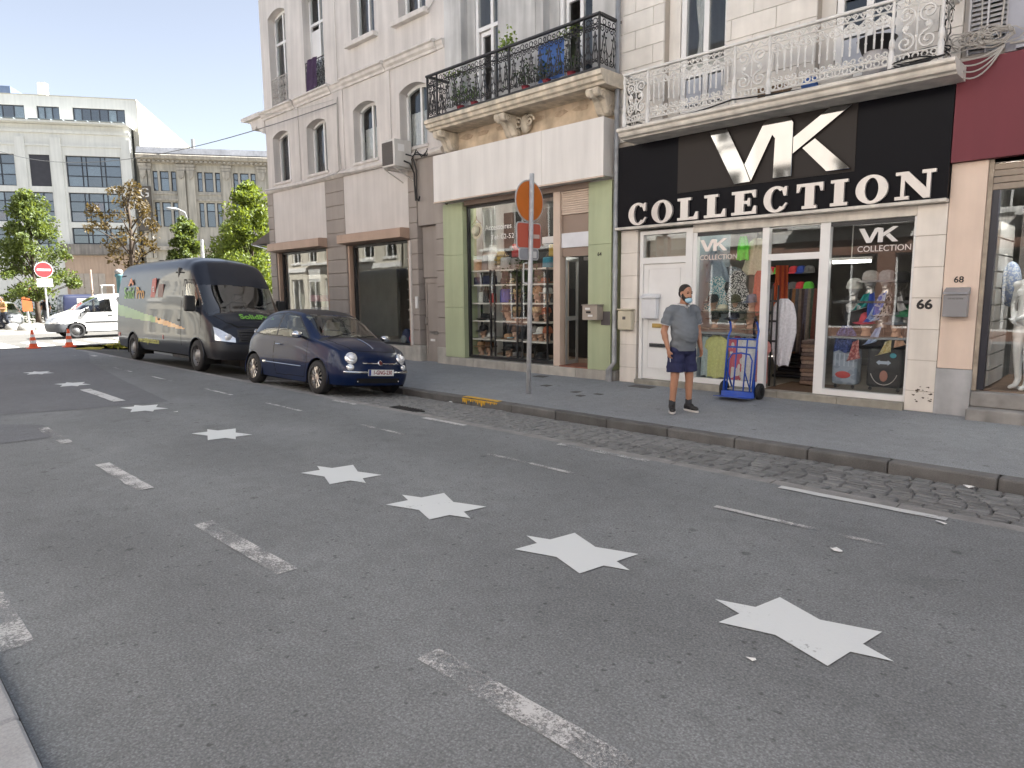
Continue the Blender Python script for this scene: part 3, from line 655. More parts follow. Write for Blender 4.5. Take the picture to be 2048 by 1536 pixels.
def hat(x, y, z, kind, m, label, sc=1, m2=None, group=None):
    """z is the height of the hat's opening"""
    nm = {'cap': 'baseball_cap', 'straw': 'brimmed_hat', 'beanie': 'knit_cap'}[kind]
    t = thing(nm, label, {'cap': 'cap', 'straw': 'hat', 'beanie': 'hat'}[kind], (x, y, z), s=True, group=group); q = sc
    if kind == 'cap':
        b = MB(True); b.lathe([(.093*q, -.01*q), (.092*q, .03*q), (.08*q, .075*q), (.05*q, .10*q), (.0, .108*q)], (x, y, z), 16, sy=1.12); b.build('crown', m, t, smooth=True)
        P = []
        for i in range(4):
            r = .09+.075*i/3; P.append([(x+r*sin(a)*q*(.95), y-r*cos(a)*q*1.1, z-.008*q-.022*q*(i/3)*(1+.4*cos(2*a))) for a in [(-1.05+2.1*k/10) for k in range(11)]])
        b = MB(True); b.grid(P); b.build('visor', m2 or m, t, smooth=True)
    elif kind == 'straw':
        b = MB(True); b.lathe([(.095*q, 0), (.09*q, .06*q), (.08*q, .10*q), (.045*q, .108*q), (.0, .095*q)], (x, y, z), 16, sy=1.15); b.build('crown', m, t, smooth=True)
        b = MB(True); b.lathe([(.09*q, .002), (.13*q, -.006*q), (.165*q, .012*q), (.165*q, .018*q), (.13*q, 0), (.092*q, .008)], (x, y, z), 18, sy=1.1); b.build('brim', m, t, smooth=True)
        b = MB(True); b.lathe([(.0975*q, .002), (.0965*q, .028*q)], (x, y, z), 16, sy=1.15); b.build('band', m2 or mat('hat_band', (.05, .04, .035), .7), t, smooth=True)
    else:
        b = MB(True); b.lathe([(.095*q, -.02*q), (.10*q, .0), (.098*q, .02*q), (.094*q, .022*q), (.09*q, .06*q), (.06*q, .11*q), (0, .125*q)], (x, y, z), 16, sy=1.12); b.build('crown', m, t, smooth=True)
    return t
def bag(x, y, z, w_, d, h_, m, label, handle=True):
    t = thing('handbag', label, 'bag', (x, y, z), s=True)
    b = MB(True); b.lathe([(.0, 0), (.96, 0), (1.0, .1*h_), (.92, .9*h_), (.8, h_), (0, h_)], (0, 0, 0), 16)
    b.v = [(x+a*w_/2, y+bb*d/2, z+c) for a, bb, c in b.v]; b.build('body', m, t, smooth=True)
    if handle: MB(True).tube([(x-w_*.25+w_*.5*k/8, y, z+h_+h_*.45*sin(pi*k/8)) for k in range(9)], .008, 5).build('handle', mat('leather', (.14, .07, .035), .5), t)
    return t
# ================================================================ HAT SHOP HOUSE (white fascia, green pillars, black balcony)
M_64 = mat('grey_render', (.52, .52, .51), .85, var=.14, vscale=1.6, streak=.26, bump=.15, bscale=30)
M_64b = mat('balcony_stone', (.60, .535, .435), .85, var=.25, vscale=5, streak=.3, bump=.35, bscale=25, fine=.1)
M_ochre = mat('peeling_ochre', (.56, .455, .335), .9, var=.28, vscale=3.3, streak=.15, bump=.3, bscale=14)
M_fas = mat('cream_fascia', (.735, .715, .685), .5, var=.04, vscale=1, streak=.11)
M_green = mat('green_panel', (.42, .475, .30), .6, var=.06, vscale=1.5, streak=.12, rnd=.03)
M_beige = mat('beige_frame', (.62, .50, .41), .55, var=.05, streak=.05)
M_brownp = mat('brown_panel', (.30, .225, .18), .6, var=.06)
h64 = thing('hat_shop_house', 'grey house with cream shop fascia, green pillars and black iron balcony', 'house', (-9.1, 9.6, .13), s=True)
XL, XR = -11.265, -6.865
o64 = [(-10.75, -9.68, 5.22, 8.7), (-8.52, -7.40, 5.22, 8.7)]
MB(True).wall(XL, XR, 3.55, 13.0, YF, o64, .3).build('wall', M_64, h64)
house_shell(h64, XL, XR, .13, 13.0, YF, 8.5, M_64, M_slate, floors=(5.15, 9))
par_sill = M_64b
for k, (a, b_, c, d) in enumerate(o64):
    q = a+.24
    o = window(h64, q, b_-.02, c, d, YF+.2, fw=.075, vm=[q+(b_-q)*.56], hm=[6.93], curtain=None, open_sash=(0, 0))
    MB(True).box(a, q-.005, YF+.18, YF+.3, c, d).build('reveal', M_64, h64)
    sm = MB(True); sm.box(q+.1, q+.16, YF+.25, YF+.3, c+.1, 6.88); sm.box(q+.42, q+.48, YF+.25, YF+.3, c+.1, 6.88); sm.box(q+.16, q+.42, YF+.25, YF+.3, 6.8, 6.88); sm.build('inner_sash', M_upvc, o)
MB(True).box(-9.5, -8.7, YF-.015, YF+.01, 5.3, 12.9).build('pilaster_strip', M_64, h64)
MB(True).box(XL+.01, XR-.01, YF-.02, YF+.02, 4.5, 4.99).build('peeling_frieze', M_ochre, h64)
# damaged plaster edges
for k in range(7):
    x = -10.6+k*.5; b = MB(True); n = 8
    b.prism([(x+.22*rng.uniform(.5, 1)*cos(2*pi*i/n), 4.86+.07*rng.uniform(.5, 1)*sin(2*pi*i/n)) for i in range(n)], 'y', YF-.028, YF-.018); b.build('plaster_flake', mat('plaster_flake', (.42, .33, .24), .9, var=.2, vscale=10), h64)
# balcony
bal = MB(True); y0 = 8.97
bal.prism([(YF+.1, 4.985), (y0+.12, 4.985), (y0+.10, 5.02), (y0+.05, 5.04), (y0+.04, 5.10), (y0, 5.115), (y0, 5.185), (y0+.03, 5.20), (YF+.1, 5.21)], 'x', -11.22, -6.74)
bal = bal.build('balcony', M_64b, h64)
def corbel(x, w_=.26):
    pts = [(YF+.05, 4.98), (9.10, 4.98), (9.08, 4.93), (9.10, 4.86), (9.17, 4.83), (9.22, 4.86)]
    pts += [(9.30, 4.80), (9.36, 4.70), (9.40, 4.62), (9.48, 4.585), (9.55, 4.60), (YF+.05, 4.60)]
    MB(True).prism(pts, 'x', x-w_/2, x+w_/2).build('corbel', M_64b, bal, bevel=.02)
    b = MB(True)
    for s_ in (-1, 1):
        b.tube([(x+s_*(w_/2+.004), a, c) for a, c in spiral(9.24, 4.89, .075, .012, .5, 1.6, 20)], .014, 5); b.tube([(x+s_*(w_/2+.004), a, c) for a, c in spiral(9.47, 4.68, .075, .012, 2.5, -1.6, 20)], .014, 5)
    b.tube([(x, a, c) for a, c in ((9.07, 4.93), (9.1, 4.84), (9.24, 4.82), (9.34, 4.73), (9.42, 4.60))], .035, 6); b.build('corbel_scroll', M_64b, bal)
for x in (-10.98, -9.18, -7.02): corbel(x)
# keystone leaf beside the middle corbel
b = MB(True); b.ell((-8.86, 9.5, 4.80), .13, .09, .17, 10, 8); b.tube([(a, 9.44, c) for a, c in spiral(-8.72, 4.82, .12, .02, 0, 1.5)], .02, 5); b.tube([(a, 9.44, c) for a, c in spiral(-9.0, 4.82, .12, .02, pi, -1.5)], .02, 5); b.build('carved_leaf', M_64b, bal, smooth=True)
# black ironwork: one panel, then copies
def black_panel(w_):
    b = MB(True); zb_, zt = 5.235, 6.00; y = 0; r = .0108
    n = max(2, round(w_/.21)); p = w_/n
    for k in range(n):
        c = p*(k+.5)
        b.tube([(c-p*.42, y, zb_+.06), (c-p*.12, y, zb_+.42), (c, y, zb_+.56)], r, 4); b.tube([(c+p*.42, y, zb_+.06), (c+p*.12, y, zb_+.42), (c, y, zb_+.56)], r, 4)
        for s_ in (-1, 1):
            b.tube([(a, y, d) for a, d in spiral(c+s_*p*.24, zb_+.60, p*.24, .012, pi/2-s_*pi/2, s_*1.4, 16)], r*.9, 4)
            b.tube([(a, y, d) for a, d in spiral(c+s_*p*.25, zb_+.12, p*.23, .012, pi/2+s_*pi/2, s_*1.4, 16)], r*.9, 4)
            b.tube([(c+s_*p*.5, y, zb_+.20), (c+s_*p*.2, y, zb_+.30), (c, y, zb_+.22)], r*.8, 4)
        b.tube([(c+.042*cos(2*pi*q/12), y, zt-.055+.042*sin(2*pi*q/12)) for q in range(12)], r*.8, 4, closed=True)
        b.tube([(c+p*.5+.03*cos(2*pi*q/10), y, zt-.055+.03*sin(2*pi*q/10)) for q in range(10)], r*.8, 4, closed=True)
        b.tube([(c, y, zb_+.1), (c, y, zb_+.33)], r, 4); b.ell((c, y, zb_+.36), .018, .012, .03, 6, 5)
        b.ell((c-p*.2, y, zb_+.48), .02, .01, .02, 6, 5); b.ell((c+p*.2, y, zb_+.48), .02, .01, .02, 6, 5)
    b.tube([(0, y, zt-.11), (w_, y, zt-.11)], r, 4)
    return b
yR = 9.03
def place_panel(mb, x0, name='railing_panel', m=None, par=None, rot=False):
    if rot: mb.v = [(x0, yR+a, c) for a, _, c in mb.v]
    else: mb.v = [(x0+a, yR+bb, c) for a, bb, c in mb.v]
    return mb.build(name, m or M_iron, par or bal)
posts = [-11.16, -10.86, -9.15, -8.83, -7.13, -6.82]
for a, b_ in zip(posts[:-1], posts[1:]): place_panel(black_panel(b_-a-.03), a+.015)
place_panel(black_panel(YF-yR-.05), -6.82, rot=True); place_panel(black_panel(YF-yR-.05), -11.16, rot=True)
for x in posts: MB(True).box(x-.015, x+.015, yR-.015, yR+.015, 5.2, 6.03).build('post', M_iron, bal)
MB(True).box(posts[0]-.03, posts[-1]+.03, yR-.032, yR+.032, 6.02, 6.06).build('handrail', M_iron, bal, bevel=.008)
MB(True).box(posts[-1]-.03, posts[-1]+.03, yR+.034, YF, 6.021, 6.059).build('handrail', M_iron, bal); MB(True).box(posts[0]-.03, posts[0]+.03, yR+.034, YF, 6.021, 6.059).build('handrail', M_iron, bal)
MB(True).box(posts[0]-.01, posts[-1]+.01, yR-.012, yR+.012, 5.215, 5.245).build('bottom_rail', M_iron, bal)
# shop front
for k, (a, b_) in enumerate(((-11.33, -8.27), (-8.264, -6.90))): MB(True).box(a, b_, 9.27, 9.29, 3.60, 4.54).build('fascia_panel', M_fas, h64, bevel=.003)
MB(True).box(-11.325, -6.905, 9.292, YF+.02, 3.605, 4.535).build('fascia_box', M_fas, h64)
MB(True).box(-11.34, -6.89, 9.262, 9.30, 3.575, 3.598).build('fascia_trim', M_beige, h64)
MB(True).box(-10.74, -7.42, YF-.01, YF+.25, 3.50, 3.60).build('lintel', M_brownp, h64)
for (a, b_, zs) in ((-11.38, -10.75, (.30, 1.38, 2.49, 3.57)), (-7.42, -6.92, (.30, 1.2, 2.5, 3.57))):
    for z0, z1 in zip(zs[:-1], zs[1:]): MB(True).box(a, b_, YF-.05, YF+.35, z0+.002, z1-.002).build('green_panel', M_green, h64, bevel=.003)
for k in range(5):
    a = -11.40+k*.93; MB(True).box(a+.004, min(a+.926, -6.82), YF-.07, YF+.35, .08, .297).build('plinth_stone', M_plinth, h64, bevel=.006)
window(h64, -10.745, -8.27, .32, 3.49, YF+.07, fw=.045, m=M_blackfr, gl=M_glass_shop, label='tall shop window filled with hat shelves')
MB(True).box(-8.265, -8.10, YF-.02, YF+.25, .30, 3.50).build('door_post', M_beige, h64, bevel=.006)
MB(True).box(-8.60, -8.27, YF+.055, YF+.069, 2.60, 2.72).build('transom', M_fas, h64)
for k in range(11): MB(True).box(-8.095, -7.425, YF+.01+.004*(k % 2), YF+.06, 3.08+k*.038, 3.113+k*.038).build('shutter_slat', M_beige, h64, bevel=.004)
MB(True).box(-8.095, -7.425, YF+.05, YF+.10, 2.755, 3.075).build('header_panel', M_brownp, h64)
MB(True).box(-8.095, -7.425, YF+.02, YF+.08, 2.49, 2.75).build('blank_sign', mat('sign_white', (.74, .76, .80), .4), h64)
MB(True).box(-8.095, -7.425, YF+.05, YF+.10, 2.33, 2.485).build('header_panel', M_brownp, h64)
MB(True).box(-8.1, -7.42, YF-.04, YF+.6, .28, .318).build('threshold', mat('red_step', (.22, .09, .06), .7, var=.2), h64)
dl = MB(True)
for a, b_, c, d in ((0, .06, 0, 2.0), (.38, .46, 0, 2.0), (.06, .38, 0, .07), (.06, .38, 1.92, 2.0), (.06, .38, .82, .90)): dl.add([(-8.07+a*-.15, YF+.10+a*.99, .33+c), (-8.07+b_*-.15, YF+.10+b_*.99, .33+c), (-8.07+b_*-.15, YF+.10+b_*.99, .33+d), (-8.07+a*-.15, YF+.10+a*.99, .33+d), (-8.03+a*-.15, YF+.07+a*.99, .33+c), (-8.03+b_*-.15, YF+.07+b_*.99, .33+c), (-8.03+b_*-.15, YF+.07+b_*.99, .33+d), (-8.03+a*-.15, YF+.07+a*.99, .33+d)], [(0, 1, 2, 3), (4, 7, 6, 5), (0, 4, 5, 1), (3, 2, 6, 7), (0, 3, 7, 4), (1, 5, 6, 2)])
dl = dl.build('open_door', M_alu, h64)
MB(True).add([(-8.055, YF+.14, .4), (-8.105, YF+.50, .4), (-8.105, YF+.50, 2.25), (-8.055, YF+.14, 2.25)], [(0, 1, 2, 3)]).build('pane', M_glass, dl)
MB(True).box(-8.05, -7.44, YF+.62, YF+.70, 2.28, 2.34).build('door_head', M_alu, h64)
fl = thing('shop_or_fill_lamp', 'lit fluorescent tube on the ceiling inside the hat shop', 'lamp', (-7.3, 11.2, 2.7), s=True)
MB(True).box(-7.75, -6.95, 11.5, 11.56, 2.52, 2.56).build('tube', mat('tube_light', (1, .98, .9), emit=6), fl)
MB(True).box(-7.75, -6.95, 11.48, 11.58, 2.562, 2.6).build('housing', M_upvc, fl)
for k_ in range(2):  # unseen tubes, added above the window head to brighten the hats
    fl = thing('shop_or_fill_lamp', ('front', 'rear')[k_]+' fill tube added unseen over the hat shelves', 'lamp', (-9.6, 10.0+.8*k_, 3.95), s=True)
    MB(True).box(-10.6, -8.5, 9.98+.8*k_, 10.03+.8*k_, 3.92, 3.97).build('tube', mat('tube_light', (1, .98, .9), emit=6), fl); MB(True).box(-10.62, -8.48, 9.96+.8*k_, 10.05+.8*k_, 3.972, 4.02).build('housing', M_upvc, fl)
# room
MB(True).box(XL+.15, XR-.15, YF+.36, YF+5, .18, .30).build('shop_floor', mat('shop_floor', (.20, .13, .09), .6, var=.2), h64)
MB(True).box(XL+.15, XR-.15, YF+.36, YF+5, 4.03, 4.08).build('shop_ceiling', mat('shop_ceiling', (.45, .44, .42), .8), h64)
MB(True).box(XL+.15, XR-.15, YF+1.55, YF+1.6, .31, 3.5).build('display_partition', mat('partition', (.12, .11, .105), .8, var=.2), h64)
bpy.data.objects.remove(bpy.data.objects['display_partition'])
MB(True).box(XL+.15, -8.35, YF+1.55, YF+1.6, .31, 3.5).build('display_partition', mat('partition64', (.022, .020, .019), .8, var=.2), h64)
MB(True).box(-10.72, -10.35, YF+.5, YF+.54, .31, 3.5).build('display_side', mat('pale_grey', (.42, .42, .41), .8), h64)
flat_text('Accessoires', .155*K, M_upvc, h64, sv(-9.80, YF+.062, 3.0), sx=1.02, depth=.001)
flat_text('Tel: 02-52', .135*K, M_upvc, h64, sv(-9.68, YF+.062, 2.80), sx=1.2, depth=.001)
flat_text('64', .09*K, mat('number_black', (.015, .015, .015), .5), h64, sv(-7.17, YF-.0535, 2.33), depth=.002, bold=.002)
# mailbox, downpipe
mb_ = thing('mailbox', 'beige metal mailbox with small labels on the green pillar', 'mailbox', (-7.25, 9.5, 1.2), s=True)
MB(True).box(-7.40, -7.08, 9.36, 9.55, 1.19, 1.44).build('box', mat('beige_metal', (.40, .345, .29), .45, var=.08), mb_, bevel=.008)
MB(True).box(-7.41, -7.07, 9.35, 9.552, 1.442, 1.462).build('lid', mat('beige_metal2', (.32, .28, .24), .45), mb_)
for k, (a, z) in enumerate(((-7.33, 1.37), (-7.31, 1.31), (-7.27, 1.25))): MB(True).box(a, a+.10, 9.355, 9.36, z, z+.035).build('label_plate', (M_upvc if k != 1 else mat('number_black', (.015,)*3)), mb_)
MB(True).box(-7.12, -6.93, YF-.058, YF-.05, 1.1, 1.34).build('backing_plate', mat('grey_plate', (.11, .10, .10), .6), mb_)
dp = thing('downpipe', 'grey zinc downpipe between the green shop and the black sign', 'downpipe', (-6.8, 9.5, .13), s=True)
MB(True).tube([(-6.80, 9.50, 12.5), (-6.80, 9.50, .46), (-6.86, 9.46, .36), (-6.90, 9.44, .30)], .042, 10).build('pipe', M_zinc, dp, smooth=True)
MB(True).cyl((-6.88, 9.46, .10), (-6.88, 9.46, .34), .058, 10).build('foot', M_zinc, dp)
for z in (2.0, 4.6, 6.5): MB(True).cyl((-6.80, 9.50, z), (-6.80, 9.50, z+.05), .05, 10).build('collar', M_zinc, dp)
MB(True).box(-6.862, -6.852, YF-.04, YF+.1, 4.9, 12.8).build('party_strip', mat('red_strip', (.30, .07, .04), .7, var=.3), h64)
# ------------------------------------------------ shelves and hats
bays = [(-10.86, -10.14, 'left'), (-10.05, -9.37, 'middle'), (-9.27, -8.56, 'right')]
LV = [.34, .71, 1.10, 1.47, 1.85, 2.15]
for (a, b_, nm) in bays:
    sh = thing('shelf_rack', 'black post rack with pale shelves, %s bay of the hat shop window' % nm, 'shelf', ((a+b_)/2, 9.95, .31), s=True, group='hat shop racks')
    for x in (a, b_-.035):
        for y in (9.76, 10.14): MB(True).box(x, x+.035, y, y+.03, .31, 2.16).build('post', M_blackfr, sh)
    for z in LV: MB(True).box(a+.04, b_-.04, 9.77, 10.16, z-.022, z+.008).build('shelf', mat('shelf_white', (.66, .64, .58), .5), sh)
C_ = lambda n, c: mat('hat_'+n, c, .85, var=.12, vscale=30, bump=.3, bscale=150)
tan, straw_, red_, navy, white_, brown, grey_, black_, blue_, orange_ = C_('tan', (.38, .22, .11)), C_('straw', (.55, .42, .24)), C_('red', (.42, .05, .05)), C_('navy', (.02, .025, .06)), C_('white', (.62, .62, .58)), C_('brown', (.13, .07, .04)), C_('grey', (.22, .21, .20)), C_('black', (.015, .015, .016)), C_('blue', (.03, .06, .30)), C_('orange', (.36, .12, .06))
ordn = ['bottom', 'second', 'third', 'fourth', 'fifth', 'top']
def hh(bay, lv, u, kind, m, what, hd=True, sc=1.0):
    a, b_, nm = bays[bay]; x = a+.06+(b_-a-.12)*u; z = LV[lv]+.009; y = 9.93
    where = 'on %s shelf, %s hat shop rack' % (ordn[lv], nm)
    if hd: head(x, y, z, 'pale head under the %s %s' % (what, where), sc=sc); z += .185*sc
    else: z += .012
    hat(x, y, z, kind, m, '%s %s' % (what, where), sc=sc)
hh(0, 0, .3, 'straw', tan, 'tan brimmed hat'); hh(0, 0, .72, 'straw', brown, 'brown brimmed hat')
hh(0, 1, .42, 'cap', black_, 'black cap'); hh(0, 1, .85, 'straw', white_, 'white brimmed hat', False)
hh(0, 2, .55, 'straw', black_, 'black brimmed hat', False, 1.2)
hh(1, 0, .38, 'cap', black_, 'black peaked cap'); hh(1, 0, .8, 'straw', grey_, 'grey brimmed hat', False)
hh(1, 1, .75, 'beanie', brown, 'brown knit cap'); hh(1, 1, .35, 'straw', tan, 'tan hat', False)
hh(1, 2, .35, 'straw', brown, 'brown felt hat', True); hh(1, 2, .8, 'straw', straw_, 'pale straw hat', True)
hh(1, 3, .85, 'straw', straw_, 'straw sun hat', True)
hh(2, 0, .6, 'straw', black_, 'black hat', False, 1.3)
hh(2, 1, .25, 'beanie', grey_, 'grey knit cap'); hh(2, 1, .55, 'cap', white_, 'white cap'); hh(2, 1, .85, 'beanie', orange_, 'orange knit cap')
hh(2, 2, .35, 'straw', straw_, 'natural straw hat'); hh(2, 2, .8, 'cap', orange_, 'coral cap')
hh(2, 3, .4, 'beanie', tan, 'tan knit cap', True, 1.1); hh(2, 3, .85, 'straw', white_, 'white sun hat', True)
hh(2, 4, .75, 'straw', orange_, 'ochre straw hat', False, .9); hh(2, 4, .25, 'straw', grey_, 'grey straw hat', False)
bag(-10.68, 9.93, LV[4]+.01, .26, .2, .16, navy, 'dark flat bag on the fifth shelf, left bay of the hat shop', False); bag(-10.34, 9.93, LV[4]+.01, .40, .24, .19, navy, 'navy folded bag on the fifth shelf, left bay of the hat shop', False)
bag(-10.62, 9.93, LV[3]+.01, .14, .1, .22, white_, 'white purse on the fourth shelf, left bay of the hat shop'); bag(-10.44, 9.93, LV[3]+.01, .18, .14, .26, black_, 'black handbag on the fourth shelf, left bay of the hat shop'); bag(-10.25, 9.93, LV[3]+.01, .18, .14, .2, red_, 'dark red handbag on the fourth shelf, left bay of the hat shop')
bag(-9.88, 9.95, LV[3]+.01, .30, .2, .28, blue_, 'blue bag on the fourth shelf, middle bay of the hat shop', False); bag(-9.62, 9.98, LV[3]+.01, .24, .2, .30, navy, 'navy bag on the fourth shelf, middle bay of the hat shop', False)
hat(-9.85, 9.9, LV[4]+.025, 'straw', black_, 'black straw hat on the fifth shelf, middle bay of the hat shop'); hat(-9.6, 9.9, LV[4]+.025, 'straw', straw_, 'natural hat on the fifth shelf, middle bay of the hat shop', sc=.9)
bag(-9.75, 9.93, LV[1]+.01, .2, .2, .05, C_('aqua', (.25, .45, .5)), 'pale blue folded scarf on the second shelf, middle bay of the hat shop', False)
# on top of the racks
bag(-10.73, 9.95, 2.16, .25, .22, .24, tan, 'tan bag on top of the left hat shop rack', False); bag(-10.47, 9.95, 2.16, .2, .18, .30, grey_, 'grey bag on top of the left hat shop rack', False)
MB(True).lathe([(.0, 0), (.11, 0), (.115, .3), (.085, .42), (.075, .48), (.09, .52), (0, .52)], (-10.27, 9.98, 2.16), 16).build('tall_jar', white_, None, smooth=True, label='tall white jar on top of the left hat shop rack', cat='jar')
for k, mm_ in enumerate((white_, straw_, C_('yellow', (.55, .38, .06)), straw_)): hat(-10.0, 9.95, 2.18+.085*k, 'straw', mm_, ('lowest white hat', 'second hat, natural straw,', 'yellow hat', 'topmost straw hat')[k]+' of the hat stack on the racks', sc=.95)
bag(-9.80, 9.88, 2.16, .26, .22, .24, C_('print', (.35, .34, .32)), 'black and white print bag on the middle hat shop rack'); bag(-9.56, 9.92, 2.16, .22, .2, .22, grey_, 'grey and white bag on the middle hat shop rack')
bag(-9.55, 9.95, 2.40, .24, .2, .26, red_, 'red bag perched on the grey bag in the hat shop', False); bag(-9.05, 9.95, 2.16, .2, .18, .16, black_, 'black purse on the right hat shop rack'); bag(-8.70, 9.95, 2.16, .28, .2, .20, C_('teal', (.03, .20, .28)), 'teal bag on the right hat shop rack'); bag(-8.62, 10.0, 2.38, .2, .16, .22, C_('mustard', (.45, .30, .06)), 'mustard bag behind the teal bag in the hat shop', False)
t_ = hat(-10.52, 9.76, 2.97, 'straw', C_('cream', (.62, .60, .46)), 'cream hat on a hanger in the hat shop window', sc=.95); t_.rotation_euler = (radians(80), 0, 0)
MB(True).tube([(-10.70, 9.78, 3.12), (-10.56, 9.78, 3.22), (-10.56, 9.78, 3.28)], .006, 4).tube([(-10.56, 9.78, 3.22), (-10.42, 9.78, 3.12)], .006, 4).build('coat_hanger', mat('hanger_wood', (.25, .15, .08), .6), None, label='wooden coat hanger above the cream hat', cat='hanger')
# trailing green plant in the display
def leaves(b, n, fn, size):
    for _ in range(n):
        c = Vector(fn()); a = Vector((rng.normal(), rng.normal(), rng.normal())).normalized(); d = a.orthogonal().normalized(); l = size*rng.uniform(.6, 1.3)
        b.add([c-d*l*.35, c+a*l, c+d*l*.35, c-a*l*.25], [(0, 1, 2, 3)])
M_leaf = mat('leaf_green', (.07, .13, .025), .6, var=.35, vscale=25)
M_leafd = mat('leaf_dark', (.03, .06, .015), .6, var=.35, vscale=25)
b = MB(True); leaves(b, 420, lambda: (rng.normal(-9.3, .22), rng.normal(9.85, .06), rng.normal(2.02, .22)), .06); b.build('trailing_ivy', M_leafd, None, recalc=False, label='trailing green plant between the hat shop racks', cat='plant')
for k in range(7): cloth('coat', 'dark coat on the rail inside the hat shop door', 'coat', -7.75+.11*k, 10.7+.05*(k % 2), 1.75, 1.2, P_strip, mat('coat_%d' % k, [(.04, .05, .08), (.10, .09, .08), (.05, .04, .04), (.12, .12, .14), (.09, .04, .04), (.03, .03, .03), (.15, .14, .13)][k], .9), group='coats in the hat shop', d=.12)
# ------------------------------------------------ on the balcony
M_pot = mat('red_pot', (.30, .03, .05), .5)
def potplant(x, z0, n, sp, label, m=None, tall=.35, pot=True):
    t = thing('potted_plant', label, 'plant', (x, 9.15, 5.21), s=True)
    if pot: MB(True).lathe([(.0, 0), (.05, 0), (.07, .10), (.08, .12), (.07, .12), (0, .1)], (x, 9.16, 5.215), 12).build('pot', M_pot, t, smooth=True)
    b = MB(True); leaves(b, n, lambda: (rng.normal(x, sp), rng.normal(9.12, .05), z0+abs(rng.normal(0, tall*.5))), .05); b.build('foliage', m or M_leaf, t, recalc=False)
    b = MB(True)
    for _ in range(5): b.tube([(x, 9.16, 5.3), (x+rng.normal(0, sp), 9.13, z0+tall*rng.uniform(.3, .9))], .005, 4)
    b.build('stem', M_leafd, t)
potplant(-10.3, 5.4, 130, .14, 'bushy plant in a red pot at the left of the black balcony'); potplant(-9.9, 5.38, 110, .1, 'plant in a red pot left of the middle balcony post')
potplant(-8.55, 5.36, 150, .16, 'spreading plant just right of the middle balcony post', M_leafd); potplant(-8.05, 5.36, 130, .15, 'low plant under the blue cloth on the black balcony', M_leafd); potplant(-7.5, 5.36, 90, .12, 'plant in a red pot near the balcony corner', M_leafd)
potplant(-8.95, 6.02, 120, .10, 'yellow green vine climbing over the black handrail', mat('leaf_yellow', (.16, .24, .03), .6, var=.3, vscale=20), .3, False)
potplant(-10.4, 5.9, 60, .2, 'thin vine along the left of the black handrail', mat('leaf_yellow', (.16, .24, .03), .6), .1, False); potplant(-7.5, 5.9, 60, .15, 'thin vine along the right of the black handrail', mat('leaf_yellow', (.16, .24, .03), .6), .15, False)
cloth('blue_towel', 'blue cloth hanging behind the black balcony railing', 'towel', -7.98, 9.2, 5.95, .62, [(0, .30), (1, .31)], mat('blue_towel', (.09, .19, .50), .9, var=.1), d=.01)
# ================================================================ CLOTHES SHOP HOUSE (black sign, white balcony)
M_66 = mat('cream_stone', (.72, .69, .635), .8, var=.08, vscale=3, streak=.10, bump=.2, bscale=40, rnd=.06)
M_66j = mat('stone_joint', (.46, .41, .35), .9, var=.1)
M_66c = mat('cornice_stone', (.69, .655, .59), .8, var=.14, vscale=5, streak=.22, bump=.15)
M_tile = mat('cream_tile', (.77, .72, .65), .5, var=.06, vscale=3, streak=.12, rnd=.045)
M_sign = mat('gloss_black', (.006, .006, .009), .3, var=.05, spec=.07)
M_brown = mat('brown_sheet', (.027, .022, .020), .45, var=.04, spec=.2)
M_chrome = mat('chrome', (.29, .28, .27), .06, metal=1, var=0)
M_sat = mat('satin_letter', (.60, .565, .535), .3, metal=.25, var=.05)
h66 = thing('clothes_shop_house', 'cream stone house with black clothes shop sign and white iron balcony', 'house', (-4.4, 9.6, .13), s=True)
XL, XR = -6.85, -1.985
o66 = [(-5.99, -4.95, 4.40, 7.2), (-3.66, -2.62, 4.40, 7.2)]
MB(True).wall(XL, XR, 3.9, 12.5, YF+.02, o66, .3).build('wall', M_66j, h66)
house_shell(h66, XL, XR, .13, 12.5, YF, 8.5, M_66, M_slate, floors=(4.2, 8))
# ashlar blocks of the first floor
z = 4.14; r_ = 0
while z < 8.0:
    hgt = .283; x = XL-(.33 if r_ % 2 else 0)
    while x < XR:
        iv = [(max(x, XL), min(x+.66, XR))]
        for (a, b_, c, d) in o66:
            if z+hgt > c and z < d:
                nv = []
                for p_, q_ in iv:
                    if q_ <= a or p_ >= b_: nv.append((p_, q_))
                    else:
                        if p_ < a: nv.append((p_, a))
                        if q_ > b_: nv.append((b_, q_))
                iv = nv
        for p_, q_ in iv:
            if q_-p_ > .03: MB(True).box(p_+.003, q_-.003, YF-.012, YF+.10, z+.003, z+hgt-.003).build('stone_block', M_66, h66, bevel=.004)
        x += .66
    z += hgt; r_ += 1
o = window(h66, -5.78, -4.97, 4.42, 7.18, YF+.16, fw=.085, vm=[-5.36], hm=[5.0], curtain=None); MB(True).box(-5.985, -5.79, YF+.14, YF+.28, 4.42, 7.18).build('reveal', M_66, h66)
for a, b_ in ((-5.68, -5.42), (-5.30, -5.07)): MB(True).box(a, b_, YF+.17, YF+.20, 4.55, 4.93).build('door_panel', mat('pale_blue_panel', (.50, .53, .58), .5), o)
cloth('curtain', 'white curtain tied back behind the tall balcony window', 'curtain', -5.56, YF+.42, 6.9, 1.6, [(0, .14), (.5, .12), (.8, .05), (1, .09)], M_curt, d=.03)
o = window(h66, -3.46, -2.66, 4.42, 7.18, YF+.16, fw=.085, vm=[-3.06], hm=[5.0]); MB(True).box(-3.655, -3.47, YF+.14, YF+.28, 4.42, 7.18).build('reveal', M_66, h66)
for k in range(22): MB(True).box(-3.38, -2.74, YF+.145+.004*(k % 2), YF+.165, 5.42+k*.055, 5.47+k*.055).build('blind_slat', mat('blind', (.52, .50, .47), .6), o)
